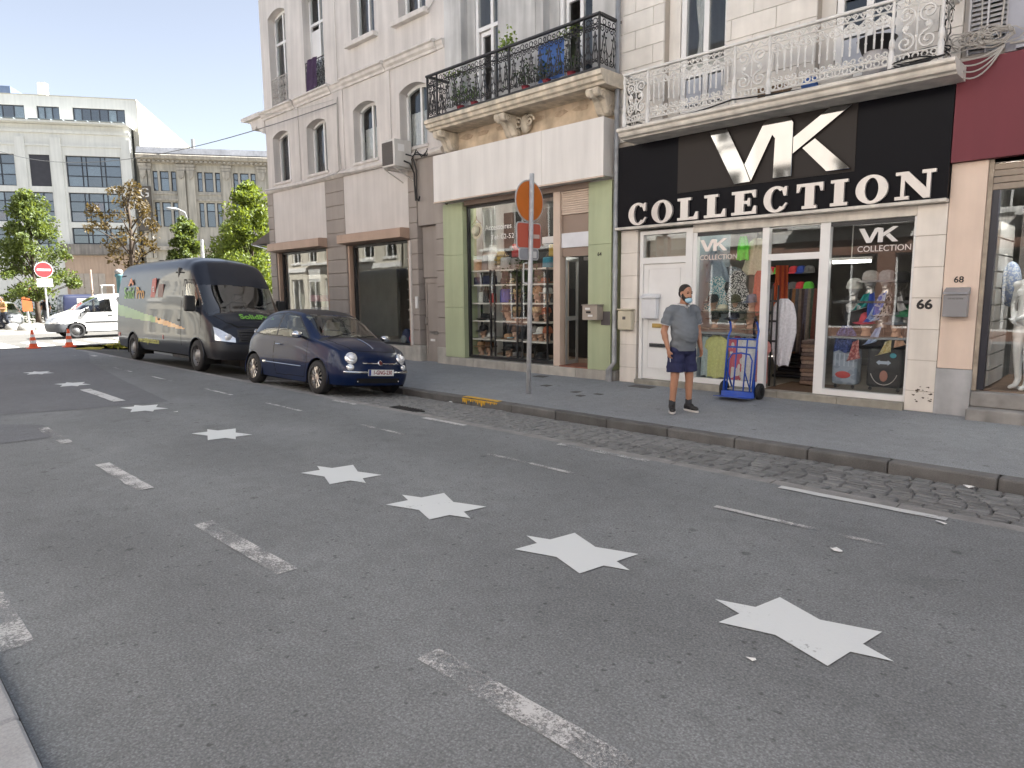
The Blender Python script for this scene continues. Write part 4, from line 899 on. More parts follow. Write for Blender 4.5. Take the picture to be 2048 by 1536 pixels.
for a, b_ in ((-3.37, -3.10), (-3.02, -2.75)): MB(True).box(a, b_, YF+.165, YF+.20, 4.55, 4.93).build('door_panel', mat('pale_blue_panel', (.50, .53, .58), .5), o)
# balcony slab and railing
ys = 8.93
bal = MB(True); bal.prism([(YF+.1, 4.045), (ys+.16, 4.045), (ys+.14, 4.065), (ys+.08, 4.075), (ys+.06, 4.10), (ys+.05, 4.13), (ys+.01, 4.145), (ys, 4.155), (ys, 4.185), (ys+.02, 4.20), (YF+.1, 4.205)], 'x', -6.40, -1.90)
bal = bal.build('balcony', M_66c, h66)
def wh_picket(w_, n):
    b = MB(True); zb_, zt = 4.27, 4.955; r = .0118; p = w_/n; y = 0
    for k in range(n):
        c = p*(k+.5)
        b.tube([(c, y, zb_+.20), (c, y, zb_+.50)], r, 4); b.ell((c, y, zb_+.30), .017, .017, .022, 6, 5); b.ell((c, y, zb_+.44), .02, .014, .02, 6, 5)
        b.tube([(c-p*.48, y, zb_+.22), (c-p*.48, y, zb_+.40)], r, 4); b.ell((c-p*.48, y, zb_+.33), .014, .014, .02, 6, 5)
        for s_ in (-1, 1):
            b.tube([(a, y, d) for a, d in spiral(c+s_*p*.22, zb_+.50, p*.27, .012, pi/2-s_*pi/2, s_*1.35, 14)], r*.9, 4)
            b.tube([(c+s_*p*.48, y, zb_+.40), (c+s_*p*.44, y, zb_+.48), (c+s_*p*.2, y, zb_+.56), (c, y, zb_+.58)], r*.9, 4)
            b.tube([(a, y, d) for a, d in spiral(c+s_*p*.22, zb_+.135, p*.22, .01, pi/2+s_*pi/2, s_*1.2, 12)], r*.9, 4)
        b.ell((c, y, zb_+.55), .022, .012, .022, 6, 5)
        for q in (-.25, .25): b.tube([(c+q*p+.031*cos(2*pi*i/10), y, zb_+.045+.031*sin(2*pi*i/10)) for i in range(10)], r*.85, 4, closed=True)
        b.tube([(a, y, d) for a, d in spiral(c-p*.25, zt-.045, .035, .008, 0, 1.3, 10)], r*.8, 4); b.tube([(a, y, d) for a, d in spiral(c+p*.25, zt-.045, .035, .008, pi, -1.3, 10)], r*.8, 4)
        b.tube([(c-p*.5, y, zt-.02), (c-p*.25, y, zt-.075), (c, y, zt-.02), (c+p*.25, y, zt-.075), (c+p*.5, y, zt-.02)], r*.8, 4)
    for z in (zb_, zb_+.085, zt-.09): b.tube([(0, y, z), (w_, y, z)], r, 4)
    return b
def wh_scroll(w_):
    b = MB(True); zb_, zt = 4.27, 4.955; r = .013; c = w_/2; y = 0
    for s_ in (-1, 1):
        x = c+s_*w_*.25
        b.tube([(a, y, d) for a, d in spiral(x, zt-.19, w_*.22, .014, -pi/2, -s_*1.6, 22)], r, 5); b.tube([(a, y, d) for a, d in spiral(x, zb_+.20, w_*.22, .014, pi/2, s_*1.6, 22)], r, 5)
        b.tube([(x, y, zt-.19-w_*.22), (x+s_*.03, y, (zb_+zt)/2), (x, y, zb_+.20+w_*.22)], r, 5); b.ell((x, y, (zt+zb_)/2+.02), .035, .012, .035, 8, 5)
    b.tube([(c, y, zb_+.1), (c, y, zt-.1)], r*.8, 4); b.ell((c, y, zt-.26), .02, .014, .03, 6, 5); b.ell((c, y, zb_+.25), .02, .014, .03, 6, 5)
    n = max(2, int(w_/.09))
    for k in range(n): b.tube([(w_*(k+.5)/n+.031*cos(2*pi*i/10), y, zb_+.045+.031*sin(2*pi*i/10)) for i in range(10)], r*.8, 4, closed=True)
    for z in (zb_, zb_+.085, zt-.09): b.tube([(0, y, z), (w_, y, z)], .0085, 4)
    for k in range(n): b.tube([(w_*k/n, y, zt-.02), (w_*(k+.5)/n, y, zt-.075), (w_*(k+1)/n, y, zt-.02)], r*.8, 4)
    return b
yR = 9.0
px = [-6.30, -5.88, -4.50, -4.02, -2.56, -2.06]
place_panel(wh_scroll(.38), -6.28, m=M_ironw); place_panel(wh_picket(1.34, 8), -5.86, m=M_ironw); place_panel(wh_scroll(.44), -4.48, m=M_ironw); place_panel(wh_picket(1.42, 8), -4.0, m=M_ironw); place_panel(wh_scroll(.46), -2.54, m=M_ironw)
place_panel(wh_scroll(.50), -2.06, rot=True, m=M_ironw); place_panel(wh_scroll(.50), -6.30, rot=True, m=M_ironw)
for x in px: MB(True).lathe([(.034, 0), (.034, .20), (.026, .21), (.026, .25), (.034, .26), (.03, .33), (.018, .36), (.018, .64), (.026, .66), (.026, .70), (.018, .72), (.018, .79)], (x, yR, 4.195), 10).build('post', M_ironw, bal, smooth=True)
MB(True).box(px[0]-.02, px[-1]+.02, yR-.03, yR+.03, 4.96, 4.995).build('handrail', M_ironw, bal, bevel=.008)
for x in (px[0], px[-1]): MB(True).box(x-.03, x+.03, yR+.032, YF-.01, 4.961, 4.994).build('handrail', M_ironw, bal)
b = MB(True)
b.tube(sag((-6.35, 8.96, 4.20), (-4.5, 8.96, 4.26), .05), .012, 5); b.tube(sag((-4.5, 8.96, 4.26), (-2.0, 8.96, 4.24), .06), .012, 5)
for k in range(6): b.tube([(-2.35+.03*k+.22*cos(2*pi*q/16), 8.98+.02*k, 4.24+.02*k+.05*sin(2*pi*q/16)) for q in range(17)], .008, 4)
b.build('balcony_cables', M_cable, bal)
bs = thing('basin', 'black plastic basin on the white balcony', 'basin', (-2.75, 9.2, 4.5), s=True)
MB(True).lathe([(.0, 0), (.16, 0), (.21, .14), (.225, .15), (.2, .15), (.15, .02), (0, .02)], (-2.8, 9.25, 4.52), 18).build('bowl', mat('black_plastic', (.015, .015, .016), .4), bs, smooth=True)
MB(True).cyl((-2.8, 9.25, 4.205), (-2.8, 9.25, 4.52), .14, 14).build('stool', mat('pale_plastic', (.45, .45, .47), .5), bs)
sk = thing('plastic_sack', 'white and blue plastic sacks slumped on the white balcony floor', 'sack', (-3.2, 9.2, 4.14), s=True)
MB(True).ell((-3.25, 9.2, 4.33), .22, .14, .13, 14, 9).build('white_sack', M_upvc, sk, smooth=True); MB(True).ell((-3.55, 9.2, 4.30), .12, .1, .1, 12, 8).build('blue_sack', mat('blue_plastic', (.05, .14, .42), .4), sk, smooth=True)
rg_ = thing('crate', 'brown wooden crate with rubble on the white balcony', 'crate', (-4.05, 9.2, 4.14), s=True)
MB(True).box(-4.2, -3.85, 9.08, 9.32, 4.207, 4.33).build('body', mat('crate_wood', (.22, .15, .09), .8, var=.3, vscale=15), rg_); MB(True).box(-4.21, -3.84, 9.07, 9.33, 4.332, 4.355).build('rim', mat('crate_wood', (.22, .15, .09), .8), rg_)
# sign
sg = thing('shop_sign', 'black clothes shop sign with mirror VK logo and COLLECTION letters', 'sign', (-4.4, 9.5, 2.74), s=True)
MB(True).box(-6.765, -1.995, 9.50, YF+.04, 2.745, 4.042).build('board', M_sign, sg)
MB(True).box(-5.63, -3.05, 9.490, 9.499, 3.19, 4.042).build('brown_panel', M_brown, sg)
YL = 9.45
for i, pts in enumerate(([(-5.101, 4.012), (-4.813, 4.008), (-4.536, 3.474), (-4.43, 3.219), (-4.68, 3.212)], [(-4.53, 3.47), (-4.27, 3.985), (-4.22, 4.02), (-4.15, 4.035), (-3.95, 4.02), (-3.885, 3.99), (-3.849, 3.93), (-3.85, 3.224), (-4.108, 3.224), (-4.098, 3.76), (-4.135, 3.81), (-4.42, 3.222)], [(-3.842, 3.733), (-3.374, 4.040), (-3.105, 4.021), (-3.842, 3.514)], [(-3.715, 3.571), (-3.55, 3.675), (-3.085, 3.224), (-3.384, 3.224)])):
    MB(True).prism(pts, 'y', YL-.004*i, YL+.038).build('logo_letter', M_chrome, sg, bevel=.004)
def ring(cx, cz, rx, rz, tx, tz, a0, a1, n=30):
    o_ = [(cx+rx*cos(a0+(a1-a0)*k/n), cz+rz*sin(a0+(a1-a0)*k/n)) for k in range(n+1)]; i_ = [(cx+(rx-tx)*cos(a0+(a1-a0)*k/n), cz+(rz-tz)*sin(a0+(a1-a0)*k/n)) for k in range(n+1)]
    return o_, i_
def letter(ch, x0, x1, z0, z1, y=YL, d=.048, par=None, m=None):
    b = MB(True); w_ = x1-x0; h_ = z1-z0; t = .30*w_; s_ = .13*h_; e = .004
    X = lambda u: x0+u*w_
    Z = lambda v: z0+v*h_
    if ch in 'OC':
        a0, a1 = (0, 2*pi) if ch == 'O' else (radians(48), radians(318))
        o_, i_ = ring((x0+x1)/2, (z0+z1)/2, w_/2, h_/2+.012, .29*w_, .11*h_, a0, a1)
        for k in range(len(o_)-1): b.prism([o_[k], o_[k+1], i_[k+1], i_[k]], 'y', y, y+d)
        b.f = [f for f in b.f]
        if ch == 'C': b.prism([(X(.80), Z(.62)), (X(.90), Z(.62)), (X(.92), Z(1.0)), (X(.84), Z(1.0)), (X(.72), Z(.86))], 'y', y+.002, y+d); b.prism([(X(.72), Z(.14)), (X(.80), Z(.10)), (X(.96), Z(.30)), (X(.88), Z(.34))], 'y', y+.002, y+d)
    elif ch == 'L': b.prism([(X(0), Z(0)), (X(1), Z(0)), (X(1), Z(.34)), (X(.90), Z(.34)), (X(.80), Z(.13)), (X(.52), Z(.13)), (X(.52), Z(.88)), (X(.66), Z(.88)), (X(.66), Z(1)), (X(0), Z(1)), (X(0), Z(.88)), (X(.15), Z(.88)), (X(.15), Z(.12)), (X(0), Z(.12))], 'y', y, y+d)
    elif ch == 'E': b.prism([(X(0), Z(0)), (X(1), Z(0)), (X(1), Z(.34)), (X(.90), Z(.34)), (X(.82), Z(.12)), (X(.5), Z(.12)), (X(.5), Z(.44)), (X(.64), Z(.44)), (X(.66), Z(.34)), (X(.75), Z(.34)), (X(.75), Z(.68)), (X(.66), Z(.68)), (X(.64), Z(.57)), (X(.5), Z(.57)), (X(.5), Z(.88)), (X(.80), Z(.88)), (X(.88), Z(.68)), (X(.97), Z(.68)), (X(.97), Z(1)), (X(0), Z(1)), (X(0), Z(.88)), (X(.14), Z(.88)), (X(.14), Z(.12)), (X(0), Z(.12))], 'y', y, y+d)
    elif ch == 'T': b.prism([(X(.22), Z(0)), (X(.78), Z(0)), (X(.78), Z(.12)), (X(.67), Z(.12)), (X(.67), Z(.88)), (X(.84), Z(.88)), (X(.91), Z(.66)), (X(1), Z(.66)), (X(1), Z(1)), (X(0), Z(1)), (X(0), Z(.66)), (X(.09), Z(.66)), (X(.16), Z(.88)), (X(.33), Z(.88)), (X(.33), Z(.12)), (X(.22), Z(.12))], 'y', y, y+d)
    elif ch == 'I': b.prism([(X(0), Z(0)), (X(1), Z(0)), (X(1), Z(.12)), (X(.78), Z(.12)), (X(.78), Z(.88)), (X(1), Z(.88)), (X(1), Z(1)), (X(0), Z(1)), (X(0), Z(.88)), (X(.22), Z(.88)), (X(.22), Z(.12)), (X(0), Z(.12))], 'y', y, y+d)
    elif ch == 'N':
        b.prism([(X(0), Z(0)), (X(.36), Z(0)), (X(.36), Z(.12)), (X(.24), Z(.12)), (X(.24), Z(.68)), (X(.72), Z(0)), (X(.88), Z(0)), (X(.88), Z(.88)), (X(1), Z(.88)), (X(1), Z(1)), (X(.66), Z(1)), (X(.66), Z(.88)), (X(.78), Z(.88)), (X(.78), Z(.36)), (X(.32), Z(1)), (X(0), Z(1)), (X(0), Z(.88)), (X(.14), Z(.88)), (X(.14), Z(.12)), (X(0), Z(.12))], 'y', y, y+d)
    return b.build('letter', m or M_sat, par or sg, merge=True)
for ch, a, b_ in (('C', -6.51, -6.15), ('O', -6.07, -5.69), ('L', -5.60, -5.25), ('L', -5.145, -4.80), ('E', -4.705, -4.33), ('C', -4.225, -3.87), ('T', -3.765, -3.415), ('I', -3.32, -3.105), ('O', -3.01, -2.63), ('N', -2.55, -2.115)):
    letter(ch, a, b_, 2.765, 3.10)
MB(True).box(-6.78, -1.99, 9.44, YF+.05, 2.70, 2.742).build('sign_ledge', M_66c, h66, bevel=.006)
# shop front
for (a, b_) in ((-6.735, -6.405), (-2.315, -1.99)):
    zz_ = [.13, .39, .78, 1.17, 1.56, 1.94, 2.32, 2.695]
    for k, (z0, z1) in enumerate(zip(zz_[:-1], zz_[1:])): MB(True).box(a, b_, YF-.03, YF+.3, z0+.003, z1-.003).build('wall_tile', M_tile, h66, bevel=.003)
    MB(True).box(a+.01, b_-.01, YF-.02, YF+.29, .13, 2.69).build('pillar_core', M_66j, h66)
for k in range(22):                                        # chipped paint near the foot of the right pillar
    x = -2.28+.26*rng.random()**.6; z = rng.choice([.42, .36, .25, .3])+.05*rng.random(); n = 9; ck = rng.choice([.006, .009, .014, .024])
    MB(True).prism([(x+ck*rng.uniform(.3, 1)*cos(2*pi*i/n), z+ck*.6*rng.uniform(.3, 1)*sin(2*pi*i/n)) for i in range(n)], 'y', YF-.033, YF-.029).build('paint_chip', mat('chip', (.08, .06, .045), .9), h66)
MB(True).box(-5.40, -2.32, YF-.01, YF+.2, 2.575, 2.697).build('head_beam', M_66c, h66, bevel=.005)
for k in range(5): MB(True).box(-6.40+k*.82, min(-5.584+k*.82, -2.32), YF-.09, YF+.4, .08, .225-.02*(k < 1)).build('plinth_stone', mat('step_stone', (.34, .32, .27), .8, var=.2, vscale=6, streak=.15), h66, bevel=.008)
M_frw = mat('white_alu', (.80, .80, .785), .4, var=.04)
# entrance door
fr = MB(True); fr.box(-6.37, -6.31, YF, YF+.09, .21, 2.66); fr.box(-5.52, -5.40, YF, YF+.09, .21, 2.66); fr.box(-6.31, -5.52, YF, YF+.09, 2.60, 2.66); fr.box(-6.31, -5.52, YF, YF+.09, 2.13, 2.23)
dr = fr.build('door_frame', M_frw, h66)
MB(True).box(-6.30, -5.53, YF+.04, YF+.05, 2.24, 2.59).build('pane', M_glass, dr)
MB(True).box(-6.30, -5.53, YF+.18, YF+.19, 2.24, 2.59).build('frosted_back', mat('frosted', (.40, .36, .31), .7, var=.1), dr)
door = MB(True).box(-6.305, -5.525, YF+.03, YF+.08, .215, 2.125).build('door', M_frw, h66)
b = MB(True); b.box(-6.22, -6.205, YF+.02, YF+.029, .4, 2.05); b.box(-5.63, -5.615, YF+.02, YF+.029, .4, 2.05); b.box(-6.205, -5.63, YF+.02, YF+.029, 2.035, 2.05); b.box(-6.205, -5.63, YF+.02, YF+.029, .4, .415); b.build('moulding', M_upvc, door)
M_brass = mat('brass', (.45, .33, .12), .35, metal=.8)
MB(True).box(-6.12, -5.88, YF+.01, YF+.029, 1.08, 1.15).build('lock_plate', M_brass, door); MB(True).box(-6.16, -5.85, YF, YF+.029, .76, .82).build('letter_slot', M_chrome, door)
MB(True).box(-6.13, -5.88, YF-.004, YF+.0, .775, .805).build('slot_flap', M_blackfr, door)
m1 = thing('mailbox', 'white metal mailbox on the white door', 'mailbox', (-6.15, 9.6, 1.3), s=True)
MB(True).box(-6.28, -6.0, YF-.08, YF+.02, 1.23, 1.56).build('box', mat('mailbox_white', (.72, .74, .76), .35), m1, bevel=.01)
MB(True).prism([(YF+.02, 1.565), (YF-.10, 1.565), (YF-.10, 1.59), (YF+.02, 1.64)], 'x', -6.30, -5.98).build('lid', mat('mailbox_white', (.72, .74, .76), .35), m1)
m2 = thing('mailbox', 'cream rounded mailbox on the tiled pillar beside the white door', 'mailbox', (-6.57, 9.5, 1.1), s=True)
M_crm = mat('cream_metal', (.60, .55, .42), .4)
MB(True).box(-6.72, -6.44, YF-.14, YF-.03, 1.03, 1.36).build('box', M_crm, m2, bevel=.03, seg=3); MB(True).box(-6.73, -6.43, YF-.15, YF-.03, 1.363, 1.39).build('lid', M_crm, m2, bevel=.008); MB(True).box(-6.61, -6.55, YF-.145, YF-.141, 1.21, 1.26).build('name_plate', mat('grey_plate', (.11, .10, .10), .6), m2)
flat_text('66', .16*K, mat('number_black', (.015, .015, .015), .5), h66, sv(-2.165, YF-.0345, 1.475), depth=.003, bold=.006, sx=1.1)
# windows and the open doorway
def post(x0, x1, z0=.23, z1=2.573): MB(True).box(x0, x1, YF+.0, YF+.10, z0, z1).build('frame_post', M_frw, h66, bevel=.004)
post(-5.395, -5.33); post(-4.285, -4.185); post(-3.475, -3.345); post(-2.345, -2.318)
for (a, b_) in ((-5.33, -4.285), (-3.345, -2.345)):
    MB(True).box(a, b_, YF, YF+.10, .23, .31).build('frame_rail', M_frw, h66); MB(True).box(a, b_, YF+.02, YF+.09, 2.52, 2.57).build('frame_rail', M_blackfr, h66)
    MB(True).box(a, b_, YF+.05, YF+.058, .31, 2.52).build('shop_pane', M_glass_shop, h66)
MB(True).box(-4.185, -3.475, YF+.005, YF+.095, 2.10, 2.19).build('transom', M_frw, h66); MB(True).box(-4.185, -3.475, YF+.05, YF+.058, 2.19, 2.57).build('shop_pane', M_glass_shop, h66)
for x_, y_, w2 in ((-3.28, 10.3, 'right window, by the glass'), (-4.8, 10.25, 'left window'), (-3.8, 11.6, 'doorway, added as fill')):  # left window and doorway tubes are additions that light the goods
    fl = thing('shop_or_fill_lamp', 'lit tube lamp over the clothes shop '+w2, 'lamp', (x_, y_, 2.2), s=True); zq = 2.05 if 'right' in w2 else 2.75
    MB(True).box(x_-.25, x_+.25, y_-.02, y_+.02, zq, zq+.035).build('tube', (mat('tube_light_soft', (1, .97, .93), emit=4) if 'right' in w2 else mat('fill_tube_warm', (1, .98, .9), emit=14)), fl); MB(True).box(x_-.27, x_+.27, y_-.03, y_+.03, zq+.037, zq+.08).build('housing', M_upvc, fl); MB(True).cyl((x_, y_, zq+.08), (x_, y_, 3.0), .008, 6).build('rod', M_upvc, fl)
for a, b_, w2 in ((-5.3, -4.3, 'left'), (-3.33, -2.36, 'right')):  # strips added behind the head beam, out of view, to light the display fronts
    fl = thing('fill_strip', 'added fill strip hidden at the top of the %s clothes window' % w2, 'lamp', ((a+b_)/2, 9.75, 2.6), s=True)
    MB(True).box(a, b_, YF+.13, YF+.16, 2.60, 2.63).build('tube', mat('fill_tube_warm', (1, .98, .9), emit=14), fl); MB(True).box(a, b_, YF+.115, YF+.175, 2.632, 2.66).build('housing', M_upvc, fl)
# room
MB(True).box(XL+.15, XR-.15, YF+.41, YF+5, .10, .22).build('shop_floor', mat('shop_floor2', (.20, .17, .14), .5, var=.2), h66)
MB(True).box(XL+.15, XR-.15, YF+.32, YF+5, 3.0, 3.1).build('shop_ceiling', mat('shop_ceiling', (.45, .44, .42), .8), h66)
MB(True).box(-5.41, -5.37, YF+.11, YF+1.2, .23, 2.9).build('slat_wall', mat('slatwall', (.30, .36, .40), .6), h66)
MB(True).box(-5.35, -2.0, YF+4.3, YF+4.4, .23, 2.99).build('back_wall', mat('partition', (.12, .11, .105), .8), h66)
MB(True).add([(-4.2, YF+.08, .228), (-3.45, YF+.08, .228), (-3.45, YF+1.1, .228), (-4.2, YF+1.1, .228)], [(0, 1, 2, 3)]).build('door_mat', mat('coir_mat', (.12, .07, .04), .95, var=.3, vscale=60), h66)
def vk(x0, z0, sc, name, m):
    for i, pts in enumerate(([(-5.101, 4.015), (-4.813, 4.009), (-4.536, 3.474), (-4.43, 3.219), (-4.68, 3.209)], [(-4.53, 3.47), (-4.28, 3.98), (-4.14, 4.03), (-3.88, 3.985), (-3.849, 3.932), (-3.85, 3.224), (-4.108, 3.226), (-4.100, 3.763), (-4.135, 3.81), (-4.42, 3.222)], [(-3.842, 3.733), (-3.374, 4.044), (-3.105, 4.021), (-3.842, 3.514)], [(-3.715, 3.571), (-3.55, 3.69), (-3.085, 3.222), (-3.384, 3.224)])):
        MB(True).prism([(x0+(a+5.1)*sc, z0+(c-3.21)*sc) for a, c in pts], 'y', YF+.0455-.0005*i, YF+.0475).build('logo_letter', m, h66)
M_dec = mat('decal_white', (.74, .72, .70), .5)
M_decs = mat('decal_silver', (.60, .55, .53), .3, metal=.4)
vk(-5.30, 2.28, .225, 'a', M_decs); vk(-3.00, 2.275, .235, 'b', M_dec)
flat_text('COLLECTION', .105*K, M_decs, h66, sv(-4.99, YF+.046, 2.185), depth=.001, sx=.96); flat_text('COLLECTION', .108*K, M_dec, h66, sv(-2.69, YF+.046, 2.195), depth=.001, sx=.96)
# ------------------------------------------------ clothes in the left window
CL = lambda n, c, v=.12, vs=30: mat('cloth_'+n, c, .9, var=v, vscale=vs)
def printed(n, c1, c2, sc):
    nm = 'print_'+n
    if nm in MATS: return MATS[nm]
    m = mat(nm, c1, .9, var=0); nt = m.node_tree; v = nt.nodes.new('ShaderNodeTexVoronoi'); v.inputs['Scale'].default_value = sc; g_ = nt.nodes.new('ShaderNodeNewGeometry')
    nt.links.new(g_.outputs['Position'], v.inputs['Vector']); r = nt.nodes.new('ShaderNodeMath'); r.operation = 'GREATER_THAN'; r.inputs[1].default_value = .5; nt.links.new(v.outputs['Distance'], r.inputs[0])
    mx = nt.nodes.new('ShaderNodeMix'); mx.data_type = 'RGBA'; mx.inputs[6].default_value = (*c1, 1); mx.inputs[7].default_value = (*c2, 1); nt.links.new(r.outputs[0], mx.inputs[0]); nt.links.new(mx.outputs[2], nt.nodes['Principled BSDF'].inputs['Base Color']); return m
yW = YF+.30
cloth('dress', 'black and white print dress hung high in the left clothes window', 'dress', -4.78, yW, 1.98, .62, P_dress, printed('bw', (.62, .61, .58), (.03, .03, .03), 55))
cloth('dress', 'teal and blue print dress beside the print dress in the window', 'dress', -5.13, yW+.02, 1.90, .55, P_dress, printed('teal', (.04, .20, .24), (.5, .52, .5), 40))
cloth('dress', 'coral dress beside the door post in the left clothes window', 'dress', -4.42, yW, 1.97, .66, [(0, .06), (.1, .1), (.3, .10), (1, .13)], CL('coral', (.50, .12, .08)))
cloth('shirt', 'neon green top hung at the top of the left clothes window', 'shirt', -4.74, yW+.05, 2.50, .36, [(0, .05), (.2, .08), (.5, .09), (1, .10)], CL('neon', (.12, .62, .06)))
cloth('shirt', 'yellow striped top on the bottom rail of the left clothes window', 'shirt', -5.10, yW, .98, .68, P_shirt, CL('yellow', (.58, .60, .24)), sx=.8)
cloth('shirt', 'white and pink top next to the yellow top in the window', 'shirt', -4.78, yW+.02, .98, .70, P_shirt, printed('pinkw', (.66, .62, .60), (.55, .12, .16), 7), sx=.6)
cloth('shirt', 'white sleeveless top low in the left clothes window', 'shirt', -4.56, yW, .97, .68, P_shirt, CL('white2', (.66, .66, .66)), sx=.6)
cloth('shirt', 'pink top low beside the door post in the window', 'shirt', -4.36, yW+.02, .97, .70, P_shirt, CL('pink', (.60, .26, .24)), sx=.5)
cloth('shirt', 'pale blue top at the lower left corner of the window', 'shirt', -5.30, yW, .97, .66, P_strip, CL('paleblue', (.45, .55, .56)))
cloth('dress', 'grey blue dress at the top left of the left clothes window', 'dress', -5.22, yW+.12, 2.32, .5, P_dress, CL('greyblue', (.22, .28, .34)))
cloth('dress', 'pale straw coloured dress behind the neon green top', 'dress', -4.56, yW+.14, 2.46, .55, P_dress, CL('strawd', (.50, .46, .34)))
cloth('shirt', 'dark print shirt behind the teal dress in the window', 'shirt', -4.98, yW+.16, 2.05, .6, P_shirt, printed('darkp', (.05, .06, .07), (.2, .22, .24), 30))
for z, nm in ((1.10, 'lower'), (1.36, 'upper')):
    sh = thing('glass_shelf', '%s glass shelf holding capped heads in the left clothes window' % nm, 'shelf', (-4.85, 9.9, z), s=True, group=None)
    MB(True).box(-5.34, -4.30, YF+.13, YF+.50, z-.012, z).build('plate', mat('shelf_green', (.08, .12, .10), .2), sh)
    MB(True).box(-5.34, -4.30, YF+.50, YF+.52, z-.05, z+.0).build('rail', M_blackfr, sh)
MB(True).box(-5.34, -4.30, YF+.2, YF+.4, .98, 1.0).build('display_rail', M_blackfr, h66)
capc = [C_('olive', (.06, .06, .03)), C_('denim', (.10, .12, .18)), C_('navyc', (.03, .035, .07)), C_('blackc', (.02, .02, .022))]
for k, (x, z, m_, nm, w2) in enumerate(((-5.17, 1.362, capc[3], 'black', 'upper glass shelf, leftmost'), (-4.78, 1.362, capc[0], 'olive', 'upper glass shelf, middle'), (-4.53, 1.362, capc[1], 'denim', 'upper glass shelf beside the post'), (-5.13, 1.102, capc[3], 'black', 'lower glass shelf, leftmost'), (-4.82, 1.102, capc[2], 'navy', 'lower glass shelf, middle'), (-4.55, 1.102, capc[0], 'olive', 'lower glass shelf behind the hand truck'))):
    head(x, YF+.28, z, 'pale display head in a %s cap, %s' % (nm, w2), sc=.86); hat(x, YF+.28, z+.165, 'cap', m_, '%s cap on a head, %s' % (nm, w2), sc=.95)
hat(-4.99, YF+.25, 1.375, 'straw', C_('cream', (.62, .60, .46)), 'cream sun hat lying on the upper glass shelf', sc=.85)
# ------------------------------------------------ inside, seen through the door
rk = thing('clothes_rail', 'dark metal clothes rail just inside the open shop door', 'clothes rail', (-4.05, 10.0, .23), s=True)
for x in (-4.26, -4.18): MB(True).box(x, x+.022, YF+.35, YF+.37, .23, 1.75).build('upright', M_blackfr, rk)
for z in (.9, 1.2, 1.5): MB(True).box(-4.45, -4.16, YF+.355, YF+.365, z, z+.03).build('rung', M_blackfr, rk)
cloth('shirt', 'long white shirt hanging on the rail by the open door', 'shirt', -4.10, YF+.42, 1.55, 1.0, [(0, .06), (.08, .15), (.25, .19), (.5, .20), (.7, .16), (1, .10)], CL('shirtw', (.66, .67, .72)), rip=.03)
pal = [(.05, .06, .05), (.12, .11, .10), (.03, .03, .035), (.22, .11, .05), (.08, .08, .09), (.16, .12, .10), (.06, .04, .04), (.10, .09, .12), (.20, .17, .14), (.05, .08, .06), (.14, .05, .04), (.07, .07, .07)]
for k in range(26):
    u = k/25; cloth('coat', 'garment packed on the inner rail of the clothes shop', 'garment', -5.05+1.15*u, 11.0+.2*u, 1.70, .95+.1*rng.random(), P_strip, mat('garm_%d' % (k % 12), pal[k % 12], .9, var=.2, vscale=25), group='garments on the inner rail', d=.16, ns=6)
for k in range(5): cloth('scarf', 'orange red scarf hanging inside the clothes shop door', 'scarf', -4.42+.022*k, 10.5+.03*k, 2.06, .72, [(0, .03), (1, .045)], CL('or%d' % (k % 2), ((.45, .09, .03), (.30, .05, .03))[k % 2]), group='orange scarves by the door', d=.03)
for k in range(12):
    x = -4.86+.125*(k % 6); z = 1.98-.26*(k // 6)
    hat(x, 11.3, z, 'cap', [C_('capred', (.50, .04, .05)), C_('capgreen', (.10, .45, .05)), C_('capblack', (.02, .02, .02)), C_('capred', (.5, .04, .05)), C_('capblue', (.03, .06, .28)), C_('capgrey', (.12, .12, .12))][(k+(k//6)*2) % 6], 'cap in the rows on the board inside the clothes shop', group='caps on the inner wall', sc=.9)
MB(True).box(-5.2, -3.95, 11.42, 11.46, 1.55, 2.9).build('cap_board', M_dark, h66)
for k in range(11):
    MB(True).box(-3.95+.007*(k % 3), -3.67+.006*(k % 2), YF+.75, YF+1.05, .245+k*.062, .245+k*.062+.056).build('folded_trousers', CL('fold%d' % (k % 3), ((.24, .16, .12), (.15, .11, .10), (.30, .22, .18))[k % 3], .2, 40), None, bevel=.012, label='folded brown garment in the pile inside the shop door', cat='garment', group='pile of folded garments')
for k in range(8): MB(True).box(-4.7+.02*k, -4.2+.03*(k % 3), YF+1.5+.06*k, YF+1.9+.06*k, .23+.05*k, .275+.05*k).build('folded_jeans', CL('jean%d' % (k % 2), ((.04, .04, .05), (.09, .08, .08))[k % 2]), None, bevel=.012, label='dark folded jeans in the floor pile inside the shop', cat='garment', group='pile of dark jeans')
